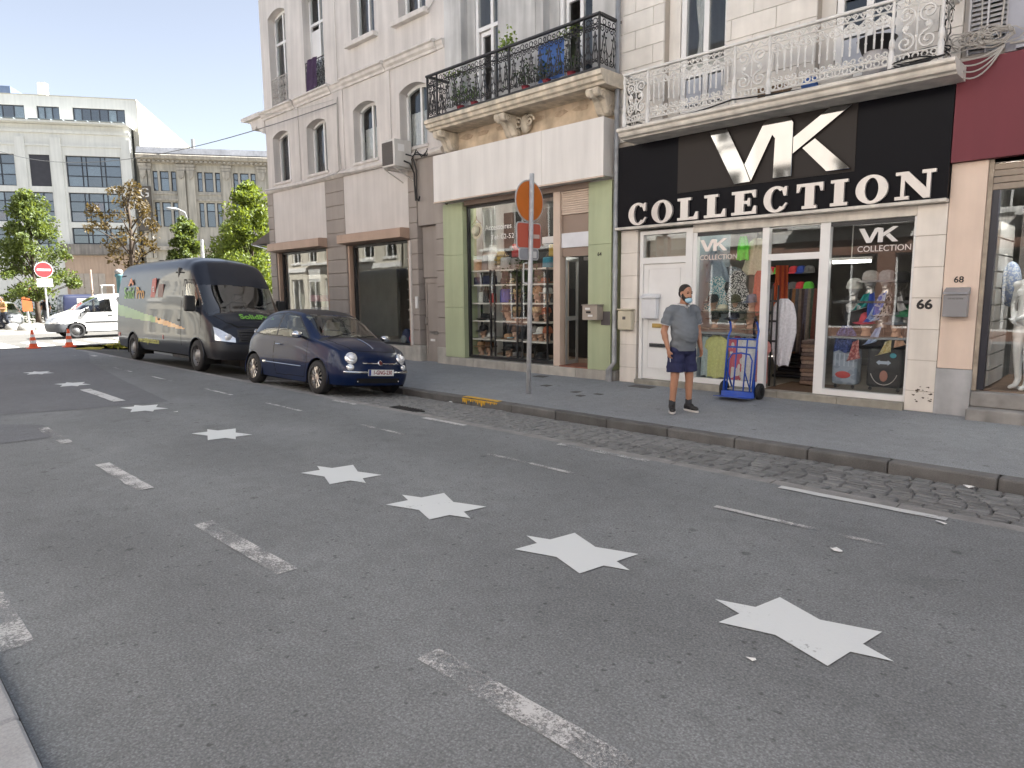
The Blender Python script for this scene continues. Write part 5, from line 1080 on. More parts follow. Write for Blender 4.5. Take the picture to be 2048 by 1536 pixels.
# ------------------------------------------------ right window: capped heads, scarves, suitcases
yR3 = YF+.32
for z, nm in ((1.52, 'upper'), (1.04, 'lower')):
    sh = thing('display_shelf', '%s dark shelf of capped heads in the right clothes window' % nm, 'shelf', (-2.83, 9.95, z), s=True)
    MB(True).box(-3.32, -2.37, YF+.15, YF+.6, z-.03, z).build('plate', mat('shelf_grey', (.07, .07, .072), .6), sh); MB(True).box(-3.32, -2.37, YF+.6, YF+.63, z-.2, z+.05).build('rail', M_blackfr, sh)
row = [(-3.10, 1.52, 'beanie', C_('offw', (.55, .54, .50)), SKIN_W, 'off white knit cap', .85), (-2.90, 1.60, 'cap', C_('tweed', (.40, .37, .34)), SKIN_W, 'grey tweed cap', .95), (-2.70, 1.60, 'cap', C_('camo', (.25, .25, .26)), SKIN_W, 'grey print cap', .95), (-2.52, 1.58, 'cap', C_('blackc', (.02, .02, .022)), SKIN_B, 'black flat cap', .95),
       (-2.92, 1.045, 'cap', C_('pinkcap', (.62, .10, .13)), SKIN, 'pink cap', .95), (-2.73, 1.16, 'cap', C_('whiteb', (.5, .5, .5)), SKIN_W, 'black and white cap', .95), (-2.55, 1.045, 'cap', C_('denimc', (.20, .23, .26)), SKIN, 'washed grey cap', .95), (-2.43, 1.16, 'cap', C_('greenc', (.05, .25, .13)), SKIN_W, 'green cap', .9)]
for x, z, kd, m_, sk_, nm, sc in row:
    sc *= 1.17
    head(x, yR3, z+.002, 'display head wearing a %s in the right clothes window' % nm, sk_, sc); hat(x, yR3, z+.002+.185*sc, kd, m_, '%s on a head in the right clothes window' % nm, sc=sc*1.02)
    if z > 1.55 or abs(z-1.16) < .01: MB(True).cyl((x, yR3, (1.52 if z > 1.5 else 1.04)), (x, yR3, z+.002), .05, 10).build('head_riser', M_blackfr, None, label='black riser under the head with the %s' % nm, cat='riser')
def scarf(x0, z0, x1, z1, w_, m, label, y=YF+.19):
    F_ = []
    n = 12
    for i in range(n+1):
        t = i/n; cx = x0+(x1-x0)*t; cz = z0+(z1-z0)*t-.06*sin(pi*t)
        F_.append([(cx+w_*(u-.5)*(.6+.6*t), y-.03*sin(u*8+t*3)-.02*t, cz+w_*(u-.5)*.35) for u in [k/10 for k in range(11)]])
    MB(True).grid(F_).build('scarf', m, None, smooth=True, label=label, cat='scarf')
scarf(-2.90, 1.62, -3.02, 1.40, .16, CL('teal', (.03, .32, .30)), 'teal scarf on the head with the tweed cap'); scarf(-2.70, 1.62, -2.84, 1.24, .17, printed('bluew', (.07, .14, .50), (.4, .48, .66), 14), 'bright blue scarf on the head with the grey print cap'); scarf(-2.84, 1.62, -2.80, 1.32, .12, CL('royal', (.05, .10, .42)), 'royal blue scarf in the upper row of the right window')
scarf(-2.62, 1.60, -2.70, 1.30, .12, printed('snake', (.05, .05, .05), (.45, .44, .42), 24), 'black and grey print scarf in the right window'); scarf(-3.10, 1.50, -2.96, 1.42, .20, printed('marble', (.55, .54, .53), (.3, .3, .3), 18), 'marbled white scarf lying under the knit cap'); scarf(-2.50, 1.58, -2.44, 1.40, .09, CL('whites', (.6, .6, .6)), 'small white scarf at the right edge of the window')
scarf(-2.73, 1.17, -2.86, .94, .15, CL('sky', (.36, .46, .66)), 'pale blue scarf on the black and white cap head'); scarf(-3.00, .98, -3.02, .72, .14, printed('rose', (.55, .27, .24), (.35, .1, .1), 26), 'rose print scarf draped over the silver suitcase'); scarf(-2.60, 1.00, -2.66, .82, .15, printed('lemon', (.60, .55, .34), (.5, .42, .2), 30), 'pale yellow scarf draped over the black suitcase'); scarf(-2.48, 1.05, -2.44, .95, .14, CL('peach', (.58, .36, .24)), 'peach scarf in the lower row of the right window')
cloth('bag_drape', 'dark blue sequinned shawl on the left of the right clothes window', 'shawl', -3.15, YF+.25, 1.18, .36, [(0, .06), (.3, .13), (1, .15)], printed('sequin', (.015, .03, .11), (.05, .08, .25), 40))
MB(True).ell((-3.05, YF+.34, 1.30), .17, .12, .17, 14, 10).build('helmet_bag', CL('char', (.055, .055, .06)), None, smooth=True, label='round charcoal bag between the rows of the right window', cat='bag')
def suitcase(x0, x1, z0, z1, m, label, extra):
    t = thing('suitcase', label, 'suitcase', ((x0+x1)/2, YF+.35, z0), s=True)
    MB(True).box(x0, x1, YF+.22, YF+.46, z0+.05, z1).build('shell', m, t, bevel=.05, seg=3)
    for x in (x0+.05, x1-.05): MB(True).ell((x, YF+.26, z0+.025), .025, .025, .025, 8, 6).build('wheel', M_blackfr, t)
    MB(True).tube([((x0+x1)/2-.1, YF+.34, z1), ((x0+x1)/2-.1, YF+.34, z1+.08), ((x0+x1)/2+.1, YF+.34, z1+.08), ((x0+x1)/2+.1, YF+.34, z1)], .01, 5).build('handle', M_blackfr, t)
    extra(t, (x0+x1)/2)
def lips(t, x):
    MB(True).ell((x-.01, YF+.215, .50), .10, .008, .05, 16, 8).build('lips_print', mat('lip_red', (.45, .05, .05), .5), t)
    for k in range(5): MB(True).box(x-.13+.06*k, x-.11+.06*k, YF+.212, YF+.2195, .62, .80).build('stripe_print', mat('stripe_pale', (.40, .46, .55), .6), t)
suitcase(-3.31, -2.98, .31, .86, printed('denimcase', (.22, .26, .32), (.30, .35, .42), 9), 'silver blue print suitcase in the right clothes window', lips)
def circle(t, x):
    MB(True).tube([(x+.17*cos(radians(200+140*k/16)), YF+.214, .62+.22*sin(radians(200+140*k/16))) for k in range(17)], .005, 4).build('arc_trim', M_sat, t); MB(True).ell((x+.0, YF+.213, .52), .05, .008, .075, 14, 10).build('oval_badge', mat('badge', (.35, .16, .12), .5), t); MB(True).ell((x+.10, YF+.213, .80), .04, .008, .035, 14, 10).build('sticker', mat('sticker_teal', (.05, .28, .36), .5), t)
    MB(True).prism([(x-.10, .70), (x-.06, .735), (x-.06, .72), (x+.04, .72), (x+.04, .735), (x+.08, .70), (x+.04, .665), (x+.04, .68), (x-.06, .68), (x-.06, .665)], 'y', YF+.213, YF+.219).build('arrow_print', mat('stripe_pale', (.40, .46, .55), .6), t)
suitcase(-2.86, -2.42, .31, .90, mat('case_black', (.018, .018, .02), .5), 'black suitcase with round badge in the right clothes window', circle)
# ================================================================ LAST HOUSE (dark red fascia)
M_68 = mat('salmon_render', (.76, .615, .51), .75, var=.06, streak=.08, vscale=2)
M_red = mat('dark_red_sheet', (.155, .026, .038), .65, var=.05, streak=.06, vscale=1)
M_68b = mat('grey_base', (.42, .425, .43), .7, var=.12, vscale=5, streak=.15)
h68 = thing('red_fascia_house', 'house with plain dark red fascia and salmon pillar at the right edge', 'house', (.5, 9.6, .13), s=True)
XL, XR = -1.98, 9.0
MB(True).wall(XL, XR, 3.1, 12.8, YF+.02, [(-1.93, -1.56, 4.36, 6.9), (-1.40, .2, 4.36, 6.9), (2, 3.2, 4.36, 6.9)], .3).build('wall', mat('grey_stone2', (.44, .42, .39), .8, var=.1, streak=.15), h68)
house_shell(h68, XL, XR, .13, 12.8, YF, 8.5, M_64, M_slate, floors=(4.2, 8))
MB(True).box(-1.985, 6, 9.50, YF+.03, 3.15, 4.27).build('fascia', M_red, h68)
for k in range(48): MB(True).add([(-1.92, YF+.03, 4.37+k*.052), (-1.57, YF+.03, 4.37+k*.052), (-1.57, YF+.07, 4.413+k*.052), (-1.92, YF+.07, 4.413+k*.052)], [(0, 1, 2, 3)]).build('louvre_slat', mat('louvre', (.52, .52, .53), .5), h68)
fr = MB(True); fr.box(-1.935, -1.915, YF, YF+.09, 4.35, 6.9); fr.box(-1.575, -1.555, YF, YF+.09, 4.35, 6.9); fr.box(-1.76, -1.74, YF+.01, YF+.05, 4.35, 6.9); fr.build('louvre_frame', mat('louvre', (.52, .52, .53), .5), h68)
MB(True).box(-1.555, -1.40, YF-.02, YF+.2, 4.3, 6.9).build('window_jamb', mat('jamb_grey', (.36, .37, .42), .5), h68)
window(h68, -1.39, .18, 4.42, 6.85, YF+.1, fw=.07, vm=[-.6], curtain=M_curt); MB(True).box(-1.45, .3, YF-.10, YF+.1, 4.30, 4.40).build('sill', mat('jamb_grey', (.36, .37, .42), .5), h68)
window(h68, 2.02, 3.18, 4.42, 6.85, YF+.1, fw=.07, vm=[2.6], curtain=M_curt)
b = MB(True)
for k in range(16):
    c = -1.75+rng.normal(0, .11); r1 = rng.uniform(.08, .22); b.tube([(c+r1*cos(2*pi*q/18), 9.48-.05*rng.random(), 4.43+.10*rng.random()*.4+r1*.42*sin(2*pi*q/18)+.01*k*.3) for q in range(19)], .008, 4)
for k in range(4): b.tube(sag((-2.05, 9.3, 4.30-.02*k), (-1.55, 9.48, 4.36), .08+.06*k), .009, 5)
b.tube([(-1.60, 9.5, 4.45), (-1.58, 9.52, 5.2), (-1.59, 9.52, 6.9)], .012, 5); b.tube([(-1.78, 9.5, 4.5), (-1.82, 9.52, 5.6), (-1.8, 9.52, 6.9)], .008, 5)
b.tube(sag((-1.5, 9.48, 4.36), (3, 9.48, 4.34), .06), .014, 5)
b.build('cable_bundle', M_cable_w, h68)
MB(True).box(-1.985, -1.62, YF-.02, YF+.3, .70, 3.145).build('pillar', M_68, h68, bevel=.004)
MB(True).box(-1.99, -1.615, YF-.04, YF+.3, .10, .695).build('pillar_base', M_68b, h68, bevel=.006)
MB(True).box(-1.615, -1.57, YF+.0, YF+.3, .45, 3.145).build('jamb', mat('worn_jamb', (.40, .34, .27), .8, var=.25, vscale=8), h68)
MB(True).box(-1.57, -1.50, YF+.03, YF+.12, .46, 3.0).build('window_post', mat('navy_frame', (.018, .02, .032), .4), h68)
for k in range(5): MB(True).box(-1.60, 2, YF+.02+.004*(k % 2), YF+.1, 2.80+k*.075, 2.868+k*.075).build('shutter_slat', mat('dirty_slat', (.36, .30, .24), .6, var=.15, streak=.2), h68, bevel=.006)
MB(True).box(-1.50, 2.0, YF+.08, YF+.088, .46, 2.79).build('shop_pane', M_glass_shop, h68)
for (z0, z1, y_) in ((.10, .26, -.26), (.262, .44, -.05)):
    for k in range(3): MB(True).box(-1.61+k*1.3, -.318+k*1.3, YF+y_, YF+.5, z0, z1).build('step', mat('step_grey', (.30, .29, .275), .8, var=.2, vscale=5, streak=.15), h68, bevel=.012)
flat_text('68', .105*K, mat('number_black', (.015, .015, .015), .5), h68, sv(-1.825, YF-.0235, 1.775), depth=.002, bold=.002)
m3 = thing('mailbox', 'grey metal mailbox with faint writing on the salmon pillar', 'mailbox', (-1.83, 9.55, 1.33), s=True)
M_gm = mat('mailbox_grey', (.27, .27, .28), .4, var=.06)
MB(True).box(-1.945, -1.70, 9.45, YF-.02, 1.335, 1.60).build('box', M_gm, m3, bevel=.004); MB(True).prism([(YF-.02, 1.603), (9.43, 1.603), (9.44, 1.63), (YF-.02, 1.685)], 'x', -1.95, -1.695).build('lid', M_gm, m3)
flat_text('SVP PAS DE PUB', .022*K, mat('number_black', (.015,)*3), m3, sv(-1.82, 9.4485, 1.55), depth=.0005)
fl = thing('shop_or_fill_lamp', 'added fill tube over the mannequin at the right edge', 'lamp', (-1.0, 10.2, 3.0), s=True); MB(True).box(-1.5, -.3, 9.95, 10.0, 3.02, 3.06).build('tube', mat('fill_tube_bright', (1, .98, .93), emit=30), fl); MB(True).box(-1.5, -.3, 9.93, 10.02, 3.062, 3.10).build('housing', M_upvc, fl)  # glowing tube added to brighten the mannequin
# display room and mannequin
MB(True).box(-1.55, 3, YF+.12, YF+2.2, .35, .45).build('display_floor', mat('shop_floor', (.20, .13, .09), .6), h68)
MB(True).box(-1.55, 3, YF+2.2, YF+2.3, .45, 3.1).build('display_back', mat('partition', (.12, .11, .105), .8), h68)
for k in range(10): MB(True).box(-1.53, -1.50, YF+.3, YF+1.3, .48+k*.2, .66+k*.2).build('slat_board', mat('slat_white', (.45, .44, .42), .6), h68)
MB(True).ell((-1.42, YF+.75, 1.72), .11, .11, .28, 14, 10).build('wrapped_parcel', printed('bluewrap', (.40, .43, .47), (.20, .25, .38), 38), None, smooth=True, label='blue and white plastic wrapped bundle behind the mannequin', cat='bundle')
# ================================================================ HOUSES ACROSS THE STREET (seen in the shop glass, lit by the sun)
par_sill = M_66c
def opp_house(name, label, x0, x1, hgt, m, mtrim, nb, gm, base=0):
    """a terraced house whose front looks back across the street (+y)"""
    t = thing(name, label, 'house', ((x0+x1)/2, -3.3, .12), rot=(0, 0, pi)); w_ = x1-x0
    ops = []; st = [(.75, 2.75)]+[(3.9+3.1*k, 5.9+3.1*k) for k in range(int((hgt-4)/3.1))]
    for i, (z0, z1) in enumerate(st):
        for k in range(nb):
            c = -w_/2+w_*(k+.5)/nb; hw = w_/nb*(.38 if i == 0 else .26); ops.append((c-hw, c+hw, z0 if i else .3, z1))
    zl = base if gm else 0
    if gm: b = MB(); b.wall(-w_/2, w_/2, 0, zl, 0, [q for q in ops if q[3] < zl], .25); b.build('lower_wall', gm, t, local=True)
    b = MB(); b.wall(-w_/2, w_/2, zl, hgt, 0, [q for q in ops if q[2] > zl], .25); b.build('wall', m, t, local=True)
    for o_ in ops:
        f = MB(); d = .06; fw = .06
        a, bb, c, e = o_
        f.box(a, a+fw, .14, .2, c, e); f.box(bb-fw, bb, .14, .2, c, e); f.box(a+fw, bb-fw, .14, .2, c, c+fw); f.box(a+fw, bb-fw, .14, .2, e-fw, e); f.box((a+bb)/2-.03, (a+bb)/2+.03, .145, .195, c+fw, e-fw)
        q = f.build('window', M_upvc, t, local=True); MB().box(a+fw, bb-fw, .165, .175, c+fw, e-fw).build('pane', M_glass, q, local=True)
        if c > 3: MB().box(a-.08, bb+.08, -.1, .14, c-.12, c-.01).build('sill', mtrim, q, local=True)
    s_ = MB(); s_.box(-w_/2, -w_/2+.1, .26, 8, 0, hgt-.01); s_.box(w_/2-.1, w_/2, .26, 8, 0, hgt-.01); s_.box(-w_/2+.1, w_/2-.1, 7.9, 8, 0, hgt-.01); s_.build('side_walls', m, t, local=True)
    MB().box(-w_/2, w_/2, -.35, 8.1, hgt, hgt+.35).build('roof', M_slate, t, local=True); MB().box(-w_/2+.01, w_/2-.01, -.22, -.005, hgt-.45, hgt-.01).build('cornice', mtrim, t, local=True); MB().box(-w_/2+.01, w_/2-.01, -.12, -.005, 3.25, 3.55).build('shop_cornice', mtrim, t, local=True)
    for z0, z1 in st[1:3]: MB().box(-w_*.3, w_*.3, -.55, -.005, z0-.25, z0-.13).build('balcony', mtrim, t, local=True)
M_brick = mat('red_brown_brick', (.23, .125, .09), .85, var=.15, vscale=7, streak=.12)
M_yel = mat('yellow_render', (.56, .52, .43), .8, var=.06, streak=.1)
M_pk = mat('pinkish_render', (.63, .595, .555), .8, var=.06, streak=.1)
M_crw = mat('cream_render', (.73, .72, .69), .8, var=.06, streak=.1)
M_wht = mat('white_render', (.78, .77, .75), .8, var=.05, streak=.08)
opp_house('brick_house', 'red brown brick house reflected in the clothes shop glass', -4.5, 1.5, 10.2, M_pk, M_crw, 3, M_brick, 3.3)
opp_house('cream_house', 'pink house with brick ground floor reflected in the right shop window', -11, -4.52, 9.6, M_pk, M_crw, 3, M_brick, 3.3)
opp_house('yellow_house', 'yellow house reflected in the corner shop windows', -17.5, -11.02, 10.4, M_crw, M_crw, 3, M_brick, 3.3)
opp_house('white_house', 'brick house reflected in the hat shop glass', -26.5, -17.52, 9.6, M_brick, M_crw, 4, None)
opp_house('ochre_house', 'pale yellow house beyond the junction mirrored in the corner shop windows', -47, -33, 10, M_yel, M_crw, 6, None)
opp_house('pink_house', 'pale pink house up the street mirrored in the sign letters', 1.52, 8, 9.8, mat('pink_render', (.58, .42, .34), .8, var=.06, streak=.1), M_wht, 3, None)
opp_house('grey_house', 'grey house up the street beyond the frame', 8.02, 16, 9.2, mat('grey_render2', (.5, .48, .45), .8, var=.06, streak=.1), M_wht, 3, None)
# ================================================================ BUILDINGS ACROSS THE SQUARE
TH = atan2(.839, .545)
Q = 1.3
def bz(z): return 1.65+(z-1.65)*Q
M_wb = mat('white_concrete', (.74, .74, .70), .8, var=.05, vscale=.6, streak=.07)
M_wb2 = mat('cream_cladding', (.50, .475, .40), .7, var=.05, vscale=.5, streak=.06)
M_ob = mat('old_limestone', (.46, .43, .37), .85, var=.12, vscale=.8, streak=.25, bump=.2, bscale=8)
M_obt = mat('old_stone_trim', (.42, .385, .33), .85, var=.16, vscale=1.5, streak=.3)
M_zincr = mat('zinc_roof', (.16, .165, .18), .6, var=.2, vscale=1, streak=.2)
M_blfr = mat('dark_window_frame', (.035, .04, .05), .5)
M_gl_far = glass('far_glass', (.75, .8, .82), 3.2)
def bwin(par, s0, s1, z0, z1, vm, hm, fw=.09, y=.18, m=None, back=None):
    f = MB(); m = m or M_blfr
    f.box(s0, s0+fw, y, y+.1, z0, z1); f.box(s1-fw, s1, y, y+.1, z0, z1); f.box(s0+fw, s1-fw, y, y+.1, z0, z0+fw); f.box(s0+fw, s1-fw, y, y+.1, z1-fw, z1)
    xs = [s0+fw]+list(vm)+[s1-fw]; zs = [z0+fw]+list(hm)+[z1-fw]
    for q in vm: f.box(q-fw*.5, q+fw*.5, y+.005, y+.095, z0+fw, z1-fw)
    for q in hm: f.box(s0+fw, s1-fw, y+.01, y+.09, q-fw*.5, q+fw*.5)
    o = f.build('window', m, par, local=True)
    for i in range(len(xs)-1):
        for j in range(len(zs)-1):
            MB().box(xs[i], xs[i+1], y+.04, y+.05, zs[j], zs[j+1]).build('pane', M_gl_far, o, local=True)
            r = rng.random()
            if back and r < .6: MB().box(xs[i], xs[i+1], y+.14, y+.15, zs[j], zs[j+1]).build('blind', back[int(rng.integers(len(back)))], o, local=True)
    return o
bl = [mat('blind_grey', (.40, .42, .45), .8), mat('blind_slate', (.14, .16, .19), .8), mat('blind_white', (.6, .6, .6), .8)]
blr = bl+[mat('blind_red', (.35, .09, .05), .8), mat('blind_pink', (.42, .27, .25), .8)]
wb = thing('office_building', 'white concrete office block with wide dark framed windows across the square', 'building', (-75.4, 16.9, .09), rot=(0, 0, TH))
S0, S1 = -16.0, 6.1
rows = [(bz(9.6), bz(11.8)), (bz(7.1), bz(9.2)), (bz(4.95), bz(6.7))]
cols = [(-15.5, -9.6), (-8.6, -3.8), (-2.6, -.9), (.4, 5.1)]
ops = [(a, b_, z0, z1) for z0, z1 in rows for a, b_ in cols]
b = MB(); b.wall(S0, S1, 0, bz(13.9), 0, ops, .5); b.build('wall', M_wb, wb, local=True)
for i, (z0, z1) in enumerate(rows):
    for k, (a, b_) in enumerate(cols):
        n = {0: 5, 1: 4, 2: 2, 3: 5}[k]; vm = [a+(b_-a)*q for q in ([.28, .36, .62, .7][:n-1] if k == 3 else [(j+1)/n for j in range(n-1)])]
        if i == 0 and k == 2: MB().box(a, b_, .1, .2, z0, z1).build('dark_panel', mat('slate_panel', (.05, .05, .06), .7), wb, local=True); continue
        bwin(wb, a, b_, z0, z1, vm, [z0+(z1-z0)*.36, z0+(z1-z0)*.7], back=(blr if i == 1 else bl))
for k, (a, b_) in enumerate(((-9.45, -8.75), (-3.6, -2.8), (-.7, .2), (5.3, 6.08))): MB().box(a, b_, -.18, -.002, 5.6, bz(13.0)).build('pier', M_wb, wb, local=True)
for (z0, z1, p) in ((bz(12.4), bz(12.55), -.12), (bz(13.3), bz(13.5), -.2)): MB().box(S0, S1+.02, p, -.003, z0, z1).build('ledge', M_wb, wb, local=True)
MB().box(S0, S1+.1, -.9, 6, bz(13.92), bz(14.05)).build('terrace_slab', M_wb, wb, local=True)
for k in range(22): MB().box(S0+k, S0+k+.86, -1.0, -.3, bz(14.06), bz(14.12)).build('glass_canopy_panel', mat('canopy_glass', (.25, .29, .30), .2), wb, local=True)
top = [(-12, -7.5, 5), (-6.6, -2.9, 4), (-1.9, 0, 3), (1.1, 5.6, 6)]
tops = [(a, b_, bz(14.2), bz(15.3)) for a, b_, n in top]
b = MB(); b.wall(S0, S1+.5, bz(14.06), bz(16.0), .8, tops, .4); b.build('top_storey', M_wb, wb, local=True)
for (a, b_, n) in top: bwin(wb, a, b_, bz(14.2), bz(15.3), [a+(b_-a)*(j+1)/n for j in range(n-1)], [], y=.95, back=bl)
b = MB(); b.box(S1, S1+.48, 1.21, 26, 0, bz(15.98)); b.box(S0, S0+.3, 1.21, 26, 0, bz(15.98)); b.box(S0+.3, S1, 25.6, 26, 0, bz(15.98)); b.build('side_walls', M_wb2, wb, local=True)
for k in range(40): MB().box(S1+.485, S1+.53, 1.4+k*.6, 1.5+k*.6, bz(12.0), bz(15.95)).build('cladding_rib', M_wb2, wb, local=True)
MB().box(S0-.1, S1+.53, .75, 26.0, bz(16.0), bz(16.06)).build('roof', M_wb2, wb, local=True)
MB().box(S0, S1, .6, 25, bz(5), bz(5.1)).build('floor_slab', M_dark, wb, local=True); MB().box(S0, S1, 4, 4.2, 5.8, bz(13.8)).build('inner_wall', mat('office_inner', (.25, .25, .25), .8), wb, local=True)
MB().box(-2.9, -2.2, 4, 4.7, bz(16.12), bz(17.6)).build('chimney', M_wb, wb, local=True); MB().box(-9, -4.8, 3, 6, bz(16.12), bz(17.0)).build('roof_plant', mat('blue_grey_box', (.12, .17, .28), .6), wb, local=True)
MB().cyl((S1+.9, 22, bz(12)), (S1+.9, 22, bz(16.8)), .22, 10).build('flue', M_zinc, wb, local=True)
gb = MB(); gb.box(-.6, 6.0, -.5, -.01, bz(4.75), bz(5.5)); gb.build('shop_canopy', mat('dirty_canopy', (.24, .22, .2), .8, var=.2, streak=.3, vscale=1), wb, local=True)
MB().box(-.4, 5.9, -.10, -.004, .3, bz(4.7)).build('boarded_front', mat('beige_board', (.50, .37, .28), .8, var=.12, vscale=.7, streak=.15), wb, local=True)
for k in range(5): MB().box(-.1+k*.62, .48+k*.62, -.16, -.102, .2, 3.9).build('roller_shutter', mat('shutter_beige', (.46, .40, .34), .7, var=.1), wb, local=True)
ob = thing('stone_building', 'grey stone building with carved pilasters under a dark cornice', 'building', (-75.4, 16.9, .09), rot=(0, 0, TH))
O0, O1 = 6.7, 30.0
wg = [(7.8, 9.9), (11.8, 13.9), (15.1, 17.2), (18.4, 20.5), (21.7, 23.8), (25, 27.1)]
ops = []
for a, b_ in wg:
    w_ = b_-a
    for z0, z1 in ((bz(9.45), bz(10.9)), (bz(6.85), bz(8.65)), (1.0, 5.2)):
        for u0, u1 in ((0, .22), (.31, .69), (.78, 1)): ops.append((a+w_*u0, a+w_*u1, z0, z1))
b = MB(); b.wall(O0, O1, 0, bz(11.6), 0, ops, .4); b.build('wall', M_ob, ob, local=True)
for i, (a, b_, z0, z1) in enumerate(ops):
    bwin(ob, a, b_, z0, z1, [], [z0+(z1-z0)*.66], fw=.07, back=bl)
b = MB(); b.box(O0, O0+.3, .45, 16, 0, bz(11.5)); b.box(O1-.3, O1, .45, 16, 0, bz(11.5)); b.box(O0, O1, 15.7, 16, 0, bz(11.5)); b.build('side_walls', M_ob, ob, local=True)
MB().box(O0+.3, O1-.3, 3, 3.2, 0, bz(11.4)).build('inner_wall', mat('office_inner', (.25, .25, .25), .8), ob, local=True)
for a, b_ in ((6.75, 7.35), (7.45, 7.72), (10.05, 10.75), (10.9, 11.6), (14.1, 14.9), (17.4, 18.2), (20.7, 21.5), (24, 24.8), (27.3, 28)):
    p = MB(); p.box(a, b_, -.22, -.002, 5.4, bz(10.9)); p = p.build('pilaster', M_ob, ob, local=True)
    cp = MB(); cp.box(a-.1, b_+.1, -.32, -.002, bz(11.2), bz(11.4)); cp.box(a-.05, b_+.05, -.28, -.002, bz(10.95), bz(11.18)); cp.prism([(a, bz(10.93)), (b_, bz(10.93)), (b_-.1, bz(10.5)), ((a+b_)/2, bz(10.3)), (a+.1, bz(10.5))], 'y', -.34, -.225); cp.build('capital', M_obt, p, local=True)
MB().prism([(.1, bz(11.45)), (-.35, bz(11.45)), (-.35, bz(11.6)), (-.75, bz(11.72)), (-.85, bz(11.95)), (-.75, bz(12.0)), (.1, bz(12.0))], 'x', O0-.05, O1).build('cornice', M_obt, ob, local=True)
for k in range(56): MB().box(O0+.1+k*.42, O0+.32+k*.42, -.62, -.352, bz(11.50), bz(11.62)).build('dentil', M_obt, ob, local=True)
MB().prism([(-.7, bz(12.0)), (-.75, bz(12.08)), (-.35, bz(12.55)), (.6, bz(12.7)), (16, bz(12.7)), (16, bz(12.0))], 'x', O0-.02, O1).build('roof', M_zincr, ob, local=True)
for a, b_ in wg: MB().box(a-.15, b_+.15, -.16, -.003, bz(8.75), bz(8.9)).build('window_head', M_obt, ob, local=True); MB().box(a, b_, -.1, -.003, bz(9.2), bz(9.3)).build('string_course', M_obt, ob, local=True)
MB().box(O0, O1, -.5, -.003, bz(5.1), bz(5.4)).build('ledge', M_obt, ob, local=True)
sgn = thing('vertical_sign', 'dark vertical sign with pale letters between the two far buildings', 'sign', (-75.4, 16.9, .09), rot=(0, 0, TH))
MB().box(6.5, 7.7, -.75, -.45, bz(6.5), bz(9.7)).build('board', mat('sign_dark', (.10, .085, .07), .6), sgn, local=True)
flat_text('G', 1.2, M_fas, sgn, (7.2, -.76, bz(9.2)), name='letter', local=True); flat_text('C', 1.2, M_fas, sgn, (7.2, -.76, bz(7.1)), name='letter', local=True)
# ================================================================ TREES
def leafmat(n, c, tr=.45):
    m = mat('foliage_'+n, c, .55, var=.35, vscale=1.3, fine=.25, fscale=9); nt = m.node_tree; N = nt.nodes; L = nt.links; b = N['Principled BSDF']; out = N['Material Output']
    t = N.new('ShaderNodeBsdfTranslucent'); mx = N.new('ShaderNodeMixShader'); mx.inputs[0].default_value = tr
    src = b.inputs['Base Color'].links[0].from_socket
    g_ = N.new('ShaderNodeVectorMath'); g_.operation = 'MULTIPLY'; g_.inputs[1].default_value = (1.5, 1.35, .6); L.new(src, g_.inputs[0]); L.new(g_.outputs[0], t.inputs[0])
    L.new(b.outputs[0], mx.inputs[1]); L.new(t.outputs[0], mx.inputs[2]); L.new(mx.outputs[0], out.inputs[0]); return m
M_bark = mat('bark', (.075, .055, .04), .9, var=.3, vscale=6, bump=.5, bscale=12)
def tree(label, x, y, z0, hgt, r, lm, trunk_h, clumps=60, per=95, lean=0, seed=1, cone=.5, leaf=.15, gaps=0, tr=.13):
    rs = np.random.default_rng(seed)
    t = thing('street_tree', label, 'tree', (x, y, z0)); tb = MB(); H = hgt
    tb.tube([(0, 0, -.05), (.03, .02, trunk_h*.5), (lean*.5, 0, trunk_h), (lean, .05, H*.75), (lean, 0, H*.93)], [tr*1.25, tr, tr*.85, tr*.45, .02], 9)
    cl = []
    for k in range(clumps):
        u = rs.random()**.8; zc = trunk_h*.85+(H-trunk_h*.85)*u
        rad = r*((1-u)**cone)*(.55+.45*min(1, u*4+.3)) if cone > .4 else r*sqrt(max(.05, 1-(2*u-1)**2))
        a = rs.uniform(0, 2*pi); q = rad*(rs.random()**.45)*(1+.25*sin(3*a+seed))
        cl.append((lean*u+q*cos(a), q*sin(a), zc+rs.normal(0, .1)))
    for c in cl[::3]:
        zs = max(trunk_h*.7, c[2]-.9-rs.random()); tb.tube([(lean*zs/H, 0, zs), (c[0]*.5+lean*.3, c[1]*.5, zs+(c[2]-zs)*.6), c], [tr*.33, tr*.2, .012], 5)
    tb.build('trunk', M_bark, t, local=True, smooth=True)
    V = []; Fc = []
    for c in cl:
        cs = .42*r/2.2*rs.uniform(.7, 1.35)
        n = int(per*rs.uniform(.6, 1.3))
        P = rs.normal(0, 1, (n, 3)); P /= np.linalg.norm(P, axis=1)[:, None]; P *= (rs.random((n, 1))**.4)*np.array([cs, cs, cs*.8])*1.25
        P += np.array(c); A = rs.normal(0, 1, (n, 3)); A[:, 2] -= .3; A /= np.linalg.norm(A, axis=1)[:, None]; B = np.cross(A, rs.normal(0, 1, (n, 3))); B /= np.linalg.norm(B, axis=1)[:, None]
        s_ = leaf*rs.uniform(.6, 1.3, (n, 1))
        for i in range(n):
            k = len(V); V += [tuple(P[i]-B[i]*s_[i]*.38), tuple(P[i]+A[i]*s_[i]), tuple(P[i]+B[i]*s_[i]*.38), tuple(P[i]-A[i]*s_[i]*.45)]; Fc.append((k, k+1, k+2, k+3))
    b = MB(); b.v = V; b.f = Fc; b.build('crown', lm, t, local=True, recalc=False)
